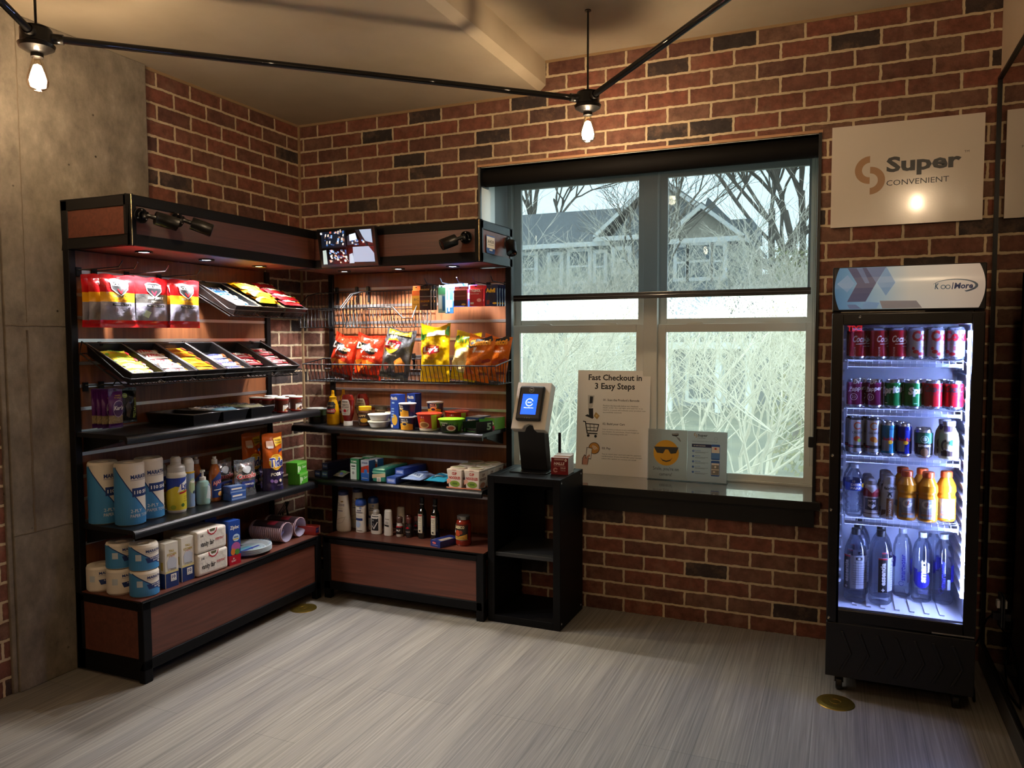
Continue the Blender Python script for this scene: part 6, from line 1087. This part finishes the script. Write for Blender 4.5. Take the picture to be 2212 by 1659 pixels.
    b.add([(-.036, -.036, 0), (.036, -.036, 0), (.036, .036, 0), (-.036, .036, 0), (-.045, -.045, .098), (.045, -.045, .098), (.045, .045, .098), (-.045, .045, .098)], [(0, 3, 2, 1), (4, 5, 6, 7), (0, 1, 5, 4), (1, 2, 6, 5), (2, 3, 7, 6), (3, 0, 4, 7)], cw); b.build('sleeve', o, bevel=.004)
    b = MB(); b.lathe([(.040, .096), (.042, .100), (.042, .103), (.039, .104), (0, .1035)], cw, 26); b.build('lid', o); decal(o, lambda u, v, q_: (u, v, .1045 + q_), [('e', 0, 0, .03, .026, mat('#b9c49a', .4)), ('t', 'NOODLES', 0, 0, .044, .012, cr, {'b': .03})], 'lid_print')
    decal(o, lambda u, v, q_: (u, -.036 - v * .0918 - q_, v), it); decal(o, lambda u, v, q_: (.036 + v * .0918 + q_, u, v), [('t', 'CUP\nNOODLES', 0, .06, .06, .034, mat('#5a2a2a', .4), {'b': .04}), ('e', 0, .02, .026, .014, mat('#c98a6a', .4)), ('r', -.045, .088, .045, .092, GREY)], 'side_print')
    on_r(o, 1.185, -.290, z, -3)
    for x, y, l in ((1.280, -.287, 'white instant noodle cup in front beside the kiosk cabinet'), (1.187, -.195, 'white instant noodle cup in the second row beside the pouches'), (1.282, -.192, 'white instant noodle cup in the second row beside the window post'), (1.19, -.10, 'white instant noodle cup in the back row'), (1.285, -.097, 'white instant noodle cup in the back row by the window post')): dup(o, l, loc=(x, y, z), rz=R(-3))
lower_shelf_goods()

def plinth_bottles():
    z = ZB; ww = mat('#d6d0c6', .35); w_ = LBL; gr = mat('#8f887e', .4)
    dv = [(0, 0), (.040, 0), (.043, .008), (.043, .03), (.037, .11), (.030, .185), (.028, .2), (0, .202)]
    it = [('t', 'Dove', .0, .148, .042, .018, mat('#27325c', .4)), ('p', [(-.004, .166), (.012, .168), (.016, .162), (.004, .160)], mat('#8a6a2c', .4)), ('r', -.02, .112, .012, .1155, NAVY), ('t', 'BODY WASH', -.005, .126, .032, .006, gr), ('l', [(-.03, .06), (.0, .075), (.03, .082)], .0018, gr), ('l', [(-.02, .045), (.01, .05), (.025, .075)], .0015, gr)]
    a = bottle('body_wash_bottle', 'large white body wash bottle in front at the corner end', 'toiletries', dv, ww, [(.0285, .198), (.0285, .215), (.02, .222), (0, .224)], mat('#27325c', .4), it, sy=.7, cu=.008, group='large white bottles'); on_r(a, .470, -.275, z); dup(a, 'large white body wash bottle behind another', loc=(.497, -.18, z))
    hs = [(0, 0), (.030, 0), (.031, .006), (.029, .08), (.032, .14), (.030, .15), (0, .151)]; bl = mat('#274a9a', .35)
    it = [('r', -.03, .065, .02, .078, NAVY), ('t', 'head&\nshoulders', .0, .115, .04, .018, NAVY, {'b': .03}), ('e', .01, .135, .007, .007, mat('#8a96b4', .4)), ('e', -.008, .045, .016, .018, mat('#a9bcd8', .4)), ('t', 'CLASSIC CLEAN', .0, .09, .03, .005, gr), ('r', -.018, .01, .018, .013, gr)]
    h = bottle('shampoo_bottle', 'white shampoo bottle with slanted blue cap in front', 'toiletries', hs, ww, [(.030, .148), (.0305, .160), (.026, .176), (.014, .182), (0, .183)], bl, it, sy=.65, cu=.008, group='blue-capped shampoo bottles'); on_r(h, .574, -.262, z, 2); dup(h, 'white shampoo bottle with blue cap behind another', loc=(.606, -.19, z))
    dg = [(0, 0), (.030, 0), (.032, .006), (.032, .09), (.027, .103), (.016, .108), (0, .108)]
    it = [('r', -.022, .02, .022, .098, INK), ('t', 'Degree', .0, .086, .03, .010, w_, {'b': .03}), ('l', [(-.014, .045), (-.004, .03), (.016, .066)], .004, w_), ('l', [(-.01, .058), (.0, .044)], .003, GREY), ('r', -.014, .07, -.004, .078, GREY)]
    d = bottle('deodorant', 'white deodorant with black panel and check mark', 'toiletries', dg, ww, [(.018, .104), (.018, .122), (.012, .130), (0, .131)], mat('#a9a49c', .35), it, sy=.6, cu=.008); on_r(d, .672, -.262, z, 2)
    dd = [(0, 0), (.024, 0), (.026, .005), (.024, .08), (.022, .13), (.018, .137), (0, .138)]
    it = [('t', 'Dove', 0, .09, .026, .010, gr, {'b': .02}), ('p', [(-.014, .052), (.012, .048), (.012, .058), (-.014, .06)], INK), ('e', 0, .07, .01, .008, mat('#b4aca4', .4))]
    e = bottle('deodorant', 'slim white deodorant stick in front of its twin', 'toiletries', dd, ww, None, None, it, sy=.65, cu=.008, group='slim white deodorants'); on_r(e, .752, -.270, z); dup(e, 'slim white deodorant stick behind its twin', loc=(.778, -.185, z))
    sg = mat('#2a2220', .12, coat=.4); sp = [(0, 0), (.018, 0), (.019, .004), (.019, .058), (.013, .070), (.013, .076), (0, .076)]
    it = [('r', -.03, .014, .03, .05, mat('#211c1c', .35)), ('r', -.03, .05, .03, .056, REDM), ('t', 'SALT', 0, .034, .024, .009, w_, {'b': .03})]
    s_ = bottle('spice_grinder', 'white-filled seasoning grinder in front of the dark ones', 'seasoning', sp, mat('#b9b0a6', .2, coat=.3), [(.0145, .074), (.016, .082), (.016, .098), (.012, .104), (0, .106)], mat('#5a4038', .25), it, cu=.008); on_r(s_, .818, -.262, z)
    it2 = [('r', -.03, .012, .03, .052, INK), ('p', [(-.012, .05), (.0, .046), (.012, .05), (.0, .058)], REDM), ('t', 'SEASON', 0, .03, .026, .008, w_)]
    p_ = bottle('spice_grinder', 'dark seasoning grinder beside the white-filled one', 'seasoning', sp, sg, [(.0145, .074), (.016, .082), (.016, .098), (.012, .104), (0, .106)], mat('#5a2c26', .25), it2, cu=.008, group='dark seasoning grinders'); on_r(p_, .872, -.256, z)
    for x, y, l in ((.835, -.20, 'dark seasoning grinder in the second row beside the deodorants'), (.885, -.195, 'dark seasoning grinder in the second row near the tall bottles'), (.92, -.205, 'dark seasoning grinder next to the tall dark bottles')): dup(p_, l, loc=(x, y, z))
    ol = [(0, 0), (.022, 0), (.024, .005), (.024, .125), (.02, .145), (.012, .158), (.011, .19), (.0125, .191), (.0125, .215), (0, .216)]
    it = [('r', -.014, .03, .014, .13, mat('#cfc6ac', .45)), ('r', -.012, .12, .012, .126, REDM), ('t', 'OLIVE\nOIL', 0, .1, .02, .016, INK), ('r', -.009, .06, .009, .0615, GREY), ('r', -.009, .07, .009, .0715, GREY), ('r', -.009, .08, .009, .0815, GREY), ('e', 0, .042, .005, .005, INK), ('r', -.0125, .178, .0125, .182, GREY)]
    o = bottle('oil_bottle', 'tall dark oil bottle with cream label beside the seasoning', 'oil bottle', ol, mat('#12140f', .1, coat=.5), None, None, it, cu=.007, group='tall dark oil bottles'); on_r(o, .945, -.245, z, -6); dup(o, 'tall dark oil bottle with cream label beside the sauce jar', loc=(1.028, -.255, z), rz=R(-4))
    c = carton('pasta_carton', 'small navy box lying flat in front of the sauce jar', 'box', .072, .13, .032, mat('#232f6c', .35), [('e', -.008, .02, .014, .006, REDM), ('t', 'Barilla', -.008, .02, .022, .006, w_), ('r', -.02, .008, .02, .011, mat('#6f7ab0', .4))], (), [('r', .0, -.05, .03, .03, mat('#9a8c84', .4))]); on_r(c, 1.118, -.318, z, -20)
    jr = [(0, 0), (.037, 0), (.040, .008), (.040, .105), (.036, .122), (.030, .130), (.030, .135), (0, .135)]; sm = mat('#7c2416', .12, coat=.5)
    it = [('r', -.05, .03, .05, .11, mat('#26221c', .4)), ('r', -.048, .032, .048, .034, mat('#d9c48a', .4)), ('t', 'CLASSICO', -.002, .096, .066, .015, mat('#e0d2a6', .4), {'b': .03}), ('e', -.006, .066, .017, .015, mat('#a8421e', .4)), ('e', .012, .07, .01, .01, mat('#8a341a', .4)), ('p', [(-.045, .036), (.045, .036), (.045, .062), (.0, .048), (-.045, .052)], mat('#cf9f3a', .4)), ('t', 'TOMATO BASIL', .0, .043, .06, .007, INK), ('e', -.034, .072, .011, .012, mat('#e6e0d2', .4))]
    j = bottle('sauce_jar', 'tall tomato sauce jar with silver lid at the cabinet end', 'food jar', jr, sm, [(.033, .132), (.0335, .148), (.031, .150), (0, .150)], mat('#a9a49a', .25, .9), it, cu=.008); on_r(j, 1.205, -.280, z, -12)
plinth_bottles()

# ================================================================== DRINKS
def drinks():
    w_ = LBL; yf = -.470; z1, z2, z3, z4, z5 = 1.2935, 1.1085, .9265, .6855, .341
    def at(o, x, y, z, rz=0): return put(o, x, y, z, R(rz))
    rd = mat('#a3161f', .25, .3)
    it = [('t', 'Coca-Cola', .022, .078, .088, .026, w_, {'s': .35, 'b': .03}), ('l', [(-.01, .058), (.02, .06), (.045, .066)], .003, w_), ('t', 'ORIGINAL TASTE', .03, .05, .03, .004, w_), ('t', 'RECYCLE ME', -.014, .03, .035, .006, w_, {'r': 90})]
    c = can('soda_can', 'red cola can at the outer end of the top shelf', .0315, .121, rd, it, group='red cola cans on the top shelf'); at(c, 3.008, yf, z1, 8)
    dup(c, 'red cola can second along the top shelf, turned sideways', loc=(3.081, yf, z1), rz=R(28)); dup(c, 'red cola can touching the silver cans', loc=(3.146, yf, z1), rz=R(2)); dup(c, 'red cola can standing behind the second one', loc=(3.060, yf + .07, z1), rz=R(-60)); dup(c, 'red cola can in the back row behind the first', loc=(3.001, yf + .08, z1), rz=R(40)); dup(c, 'red cola can in the back row behind the third', loc=(3.135, yf + .075, z1), rz=R(70))
    sv = mat('#b4b6be', .3, .7)
    it = [('t', 'Coke', .026, .088, .092, .040, mat('#a3161f', .35), {'b': .05}), ('t', 'Diet', .03, .112, .024, .008, INK, {'s': .3}), ('e', -.006, .03, .010, .007, mat('#a3161f', .35)), ('e', .012, .022, .012, .006, mat('#a3161f', .35)), ('r', .016, .035, .024, .05, mat('#8a4a4a', .35)), ('e', -.014, .042, .005, .006, mat('#a3161f', .35)), ('t', 'ZERO CALORIES', .02, .058, .03, .004, REDM)]
    d = can('soda_can', 'silver diet cola can next to the red ones', .0315, .121, sv, it, group='silver cola cans'); at(d, 3.2095, yf, z1, 4); dup(d, 'silver diet cola can in the middle of three', loc=(3.273, yf, z1), rz=R(2)); dup(d, 'silver diet cola can beside the lit strip', loc=(3.337, yf, z1), rz=R(-48)); dup(d, 'silver diet cola can in the back row', loc=(3.245, yf + .075, z1), rz=R(30))
    pp = mat('#7a1f4c', .22, .4)
    it = [('t', 'Dr\nPepper', .004, .085, .064, .048, w_, {'s': .25, 'b': .03, 'r': 6}), ('l', [(-.03, .062), (.0, .066), (.035, .078)], .002, w_), ('a', -.008, .042, .011, .013, 0, 360, w_), ('t', '23', -.008, .042, .013, .010, w_)]
    p = can('soda_can', 'magenta soda can at the outer end of the second shelf', .0315, .108, pp, it, group='magenta soda cans'); p.scale = (1, 1, 1); at(p, 3.004, yf, z2, 4); dup(p, 'magenta soda can next to the green ones', loc=(3.071, yf, z2), rz=R(-14)); dup(p, 'magenta soda can in the back row', loc=(3.035, yf + .075, z2))
    gn = mat('#137a3c', .22, .4); it = [('t', 'Sprite', .024, .068, .088, .036, w_, {'b': .06, 's': .2, 'r': 6}), ('r', .0, .02, .012, .022, w_), ('r', -.06, .02, -.045, .06, mat('#8fb89a', .4)), ('r', -.06, .065, -.045, .09, mat('#8fb89a', .4))]
    s = can('soda_can', 'green soda can with lettering turned away', .0315, .108, gn, it, group='green soda cans'); at(s, 3.136, yf, z2, -62); dup(s, 'green soda can facing front next to the red ones', loc=(3.201, yf, z2), rz=R(4)); dup(s, 'green soda can in the back row', loc=(3.165, yf + .075, z2), rz=R(60))
    cz = mat('#b0121f', .25, .3); it = [('t', 'Coca-Cola', .012, .078, .085, .026, INK, {'s': .35, 'b': .03}), ('t', 'ZERO SUGAR', .01, .056, .04, .005, INK), ('r', -.012, .01, -.004, .016, w_)]
    k = can('soda_can', 'red can with black script next to the green cans', .0315, .108, cz, it, group='red cans with black script'); at(k, 3.270, yf, z2, -6); dup(k, 'red can with black script beside the lit strip', loc=(3.337, yf, z2), rz=R(-4)); dup(k, 'red can with black script in the back row, near the green cans', loc=(3.243, yf + .07, z2), rz=R(80)); dup(k, 'red can with black script in the back row beside the lit strip', loc=(3.318, yf + .075, z2), rz=R(40))
    wc = mat('#c4c6ca', .3, .3)
    def slim(name, lab, grp, m, it, r_=.0265, h=.145, top=None, bands=()): return can(name, lab, r_, h, m, it, bands, grp, top)
    ce = lambda f1, f2: [('a', .004, .112, .010, .0145, 40, 320, mat(f1, .4)), ('t', 'CELSIUS', .004, .086, .040, .008, INK, {'b': .02}), ('e', .002, .062, .012, .010, mat(f1, .4)), ('e', .010, .056, .007, .007, mat(f2, .4)), ('r', -.06, .026, .06, .038, mat('#2b2b2e', .35)), ('r', -.05, .03, -.01, .0335, REDM)]
    e = slim('energy_drink_can', 'slim white energy can with orange and green fruit', None, wc, ce('#c2562c', '#8ab43a'), top=INK); at(e, 3.010, yf, z3, 2); dup(e, 'slim white energy can standing behind the fruit one', loc=(2.998, yf + .06, z3)); dup(e, 'slim white energy can in the back row beside its twin', loc=(3.055, yf + .066, z3))['group'] = 'slim white cans in the back row'
    e2 = slim('energy_drink_can', 'slim white energy can with one orange slice', None, wc, ce('#d0792a', '#d99a3a'), top=INK); at(e2, 3.070, yf, z3, -4)
    rb = lambda a, b_: [('p', [(-.03, .02), (.0, .02), (.0, .062), (-.03, .062)], mat('#a9adb6', .3, .6)), ('p', [(.0, .062), (.03, .062), (.03, .10), (.0, .10)], mat(a, .3, .4)), ('t', 'Red Bull', .002, .066, .046, .013, REDM, {'b': .05}), ('e', .004, .054, .009, .007, YEL)]
    b1 = slim('energy_drink_can', 'light blue energy can next to the white ones', None, mat('#3c8fb4', .25, .5), rb('#3c8fb4', 0), .0255, .128); at(b1, 3.123, yf, z3, 4); dup(b1, 'light blue energy can behind its twin', loc=(3.118, yf + .06, z3))
    b2 = slim('energy_drink_can', 'deep blue and silver energy can', None, mat('#1c2f9a', .25, .5), rb('#1c2f9a', 0), .0255, .126); at(b2, 3.177, yf, z3, 0); dup(b2, 'deep blue energy can behind its twin', loc=(3.166, yf + .06, z3))
    sb = slim('coffee_can', 'small green and brown coffee can', None, mat('#2a2a28', .25, .4), [('r', -.07, .055, .07, .094, mat('#1d6a48', .3, .3)), ('e', 0, .07, .014, .014, mat('#c4d4cc', .35)), ('e', 0, .07, .0115, .0115, mat('#1d6a48', .3)), ('p', [(-.006, .064), (.006, .064), (.008, .074), (0, .08), (-.008, .074)], mat('#c4d4cc', .35)), ('t', 'ESPRESSO', 0, .046, .042, .009, w_, {'b': .03}), ('e', 0, .022, .013, .016, mat('#7a5a3c', .4))], .030, .106); at(sb, 3.243, yf, z3); dup(sb, 'small green and brown coffee can behind its twin', loc=(3.245, yf + .065, z3))
    fr = mat('#b9b08c', .25, coat=.3); fp = [(0, 0), (.031, 0), (.034, .006), (.034, .068), (.030, .095), (.020, .115), (.018, .128), (0, .128)]
    f = bottle('coffee_bottle', 'cream coloured coffee bottle beside the lit strip', 'drink bottle', fp, fr, [(.021, .122), (.0215, .138), (.019, .140), (0, .140)], mat('#c9c6d2', .3), [('a', -.008, .05, .016, .024, 100, 290, mat('#4a3424', .4)), ('e', .008, .062, .011, .011, mat('#2c6a4c', .4)), ('t', 'Frappuccino', .002, .036, .046, .01, w_, {'s': .2, 'b': .03}), ('r', -.03, .012, .03, .03, mat('#3a2a20', .4)), ('r', -.02, .102, .02, .124, mat('#4a3a4a', .35))], cu=.008); at(f, 3.325, yf, z3); dup(f, 'cream coloured coffee bottle behind its twin', loc=(3.318, yf + .07, z3))
    # bottles on the wire shelf
    wat = glass_mat('clear_plastic_bottle', '#f7faff', .07, .07, '#e4eafa', .05)
    def ridged(r_, h, a, b_): return [(r_ + .0015 * math.sin(6.283 * (a + (b_ - a) * k / 24 - a) / .022), a + (b_ - a) * k / 24) for k in range(25)]
    dp = [(0, 0), (.028, .0), (.032, .008)] + ridged(.0325, .2, .012, .095) + [(.0335, .105), (.0335, .132), (.031, .15), (.020, .172), (.0125, .184), (.0125, .19)]
    o = bottle('water_bottle', 'small ribbed water bottle with blue label', 'drink bottle', dp, wat, [(.014, .186), (.014, .2), (0, .201)], mat('#d0d8e6', .3), [('r', -.1, .102, .1, .132, mat('#2c4fb0', .35)), ('t', 'DEER\nPARK', .004, .118, .040, .022, w_, {'b': .03}), ('e', .032, .122, .008, .008, YEL)], cu=.008, n=26); at(o, 3.008, yf, z4, 4); dup(o, 'small ribbed water bottle behind its twin', loc=(3.000, yf + .072, z4))
    mm = mat('#c9c6c8', .35); mp_ = [(0, 0), (.027, 0), (.029, .006), (.029, .10), (.024, .118), (.018, .125), (0, .125)]; rdm = mat('#8c2028', .35)
    it = [('r', -.1, .0, .1, .018, mat('#4a2c20', .4)), ('p', [(-.026, .03), (.026, .03), (.026, .076), (-.026, .076)], mat('#26232a', .35)), ('p', [(-.014, .046), (0, .036), (.014, .046), (.014, .07), (-.014, .07)], mat('#e0dce0', .35)), ('t', 'MM', 0, .058, .024, .014, INK, {'b': .05}), ('p', [(-.05, .082), (.05, .082), (.05, .112), (.018, .112), (0, .096), (-.018, .112), (-.05, .112)], rdm), ('t', 'CHOCOLATE', 0, .022, .036, .005, w_)]
    m_ = bottle('protein_shake', 'brown and red protein shake bottle, front of its row', 'drink bottle', mp_, mm, [(.017, .124), (.017, .142), (.013, .146), (0, .146)], mat('#c4c6d2', .3), it, cu=.008, group='brown and red shakes'); at(m_, 3.069, yf, z4, 2); dup(m_, 'brown and red protein shake bottle, second in its row', loc=(3.062, yf + .064, z4)); dup(m_, 'brown and red protein shake bottle, third in its row', loc=(3.056, yf + .128, z4))
    fl = [(0, 0), (.027, 0), (.030, .006), (.030, .1), (.024, .125), (.019, .133), (.019, .138), (0, .138)]
    it = [('t', 'fairlife', 0, .118, .044, .011, INK, {'b': .03}), ('p', [(-.008, .088), (-.004, .1), (-.012, .104), (.012, .104), (.004, .1), (.008, .088), (.0, .08)], INK), ('e', 0, .088, .004, .005, w_), ('r', -.011, .0, .012, .08, mat('#9a6a44', .4)), ('t', 'PROTEIN', 0, .042, .058, .011, w_, {'r': 90, 'b': .03}), ('p', [(-.034, .01), (-.014, .02), (-.012, .036), (-.03, .034)], mat('#4a3226', .4)), ('p', [(.014, .06), (.03, .05), (.034, .075), (.018, .078)], mat('#7a8094', .35))]
    q_ = bottle('protein_shake', 'white milk shake bottle with a cow head mark in front', 'drink bottle', fl, mat('#c9ccd8', .3), [(.021, .134), (.021, .160), (.017, .164), (0, .164)], mat('#d4d8e4', .3), it, cu=.008, group='white milk shakes'); at(q_, 3.131, yf, z4); dup(q_, 'white milk shake bottle second in its row', loc=(3.124, yf + .064, z4)); dup(q_, 'white milk shake bottle third in its row', loc=(3.121, yf + .128, z4))
    og = mat('#d58a1c', .12, coat=.5, name='orange_drink'); gp = [(0, 0), (.030, 0), (.034, .006), (.034, .09), (.031, .097), (.031, .104), (.0345, .112), (.033, .135), (.022, .158), (.0175, .165), (.0175, .170), (0, .17)]
    it = [('r', -.032, .012, .032, .086, mat('#a3a5ac', .3)), ('p', [(-.032, .012), (-.012, .012), (-.024, .07), (-.032, .07)], mat('#7f828c', .3)), ('a', 0, .066, .009, .0165, 35, 345, w_), ('r', .002, .062, .016, .069, w_), ('p', [(-.004, .056), (.002, .068), (-.001, .068), (.006, .08), (.003, .067), (.006, .067)], mat('#d0602c', .35)), ('t', 'THIRST QUENCHER', 0, .036, .04, .005, mat('#8a4a2c', .4)), ('r', -.02, .022, .02, .03, mat('#b98a6a', .4))]
    g = bottle('sports_drink', 'orange sports drink bottle next to the milk shakes', 'drink bottle', gp, og, [(.0195, .164), (.0205, .168), (.0205, .184), (.018, .187), (0, .187)], mat('#d05a24', .3), it, cu=.008, group='orange sports drinks'); at(g, 3.190, yf, z4 + .001, 2); dup(g, 'orange sports drink bottle in the middle of the front row', loc=(3.261, yf - .004, z4 + .001), rz=R(-10)); dup(g, 'orange sports drink bottle beside the lit strip', loc=(3.325, yf + .035, z4 + .001), rz=R(-2)); dup(g, 'orange sports drink bottle behind the first', loc=(3.180, yf + .078, z4 + .001)); dup(g, 'orange sports drink bottle behind the middle one', loc=(3.248, yf + .078, z4 + .001))
    ep = [(0, 0), (.036, .0), (.041, .008), (.0415, .06), (.041, .19), (.0385, .21), (.030, .235), (.018, .255), (.0145, .262), (.0145, .268)]
    it = [('r', -.055, .055, .06, .185, mat('#b9bccb', .35)), ('r', -.055, .05, -.022, .178, mat('#1c1c20', .35)), ('r', -.055, .178, -.022, .184, REDM), ('t', 'essentia', -.038, .122, .088, .018, w_, {'r': 90, 'b': .04}), ('r', -.044, .058, -.032, .062, w_), ('r', -.040, .054, -.036, .066, w_), ('r', -.002, .168, .022, .18, mat('#2a2226', .35)), ('r', .007, .17, .013, .178, w_), ('r', .004, .1725, .016, .1755, w_), ('t', 'Nutrition Facts', .018, .158, .05, .007, mat('#3a3c48', .4))] + [('r', -.012, .145 - .009 * j, .045 - .008 * (j % 3), .1465 - .009 * j, mat('#6a6c7c', .4)) for j in range(9)]
    ew = bottle('water_bottle', 'large clear water bottle with black cap, label turned sideways', 'drink bottle', ep, wat, [(.0165, .262), (.0165, .284), (.0155, .286), (0, .286)], INK, it, cu=.01, group='large black-capped water bottles'); at(ew, 3.018, -.435, z5, 4); dup(ew, 'large black-capped water bottle facing front beside the other', loc=(3.108, -.432, z5), rz=R(64)); dup(ew, 'large black-capped water bottle in the second row at the edge', loc=(3.028, -.345, z5)); dup(ew, 'large black-capped water bottle in the second row, further in', loc=(3.112, -.342, z5), rz=R(80)); dup(ew, 'large black-capped water bottle in the back row', loc=(3.035, -.255, z5))
    sp = [(0, .0), (.030, .0), (.0355, .007), (.036, .06), (.0355, .17), (.034, .2), (.027, .228), (.016, .246), (.0135, .252), (.0135, .258)]; bl = mat('#25248c', .35)
    cap = [(.015, .252), (.015, .27), (.013, .272), (0, .272)]; cpm = mat('#b9bfce', .3)
    it = [('e', -.004, .09, .031, .033, bl), ('p', [(-.036, .08), (-.02, .08), (-.02, .13), (-.036, .135)], bl), ('t', 'smart', .0, .124, .088, .022, w_, {'r': 90, 'b': .05}), ('t', 'water', .019, .14, .04, .012, w_, {'r': 90, 'b': .02})] + [('r', -.016, .036 + .005 * j, .018, .0375 + .005 * j, mat('#7a7cb4', .4)) for j in range(4)]
    s1 = bottle('water_bottle', 'tall clear water bottle with big blue drop facing front', 'drink bottle', sp, wat, cap, cpm, it, cu=.009); at(s1, 3.259, -.345, z5, 2)
    it = [('t', 'smartwater', .002, .12, .105, .016, bl, {'r': 90, 'b': .02}), ('p', [(-.05, .11), (-.028, .12), (-.026, .16), (-.05, .165)], bl), ('a', -.004, .055, .008, .0095, 20, 340, bl), ('r', .016, .06, .028, .10, mat('#a9aed0', .35)), ('r', .03, .09, .05, .155, bl)]
    s2 = bottle('water_bottle', 'tall clear water bottle with blue vertical letters next to the black-capped ones', 'drink bottle', sp, wat, cap, cpm, it, cu=.009, group='tall clear water bottles'); at(s2, 3.192, -.300, z5, 0); dup(s2, 'tall clear water bottle with blue vertical letters beside the lit strip', loc=(3.333, -.342, z5), rz=R(-8)); dup(s2, 'tall clear water bottle in the back row', loc=(3.305, -.255, z5), rz=R(90))
drinks()
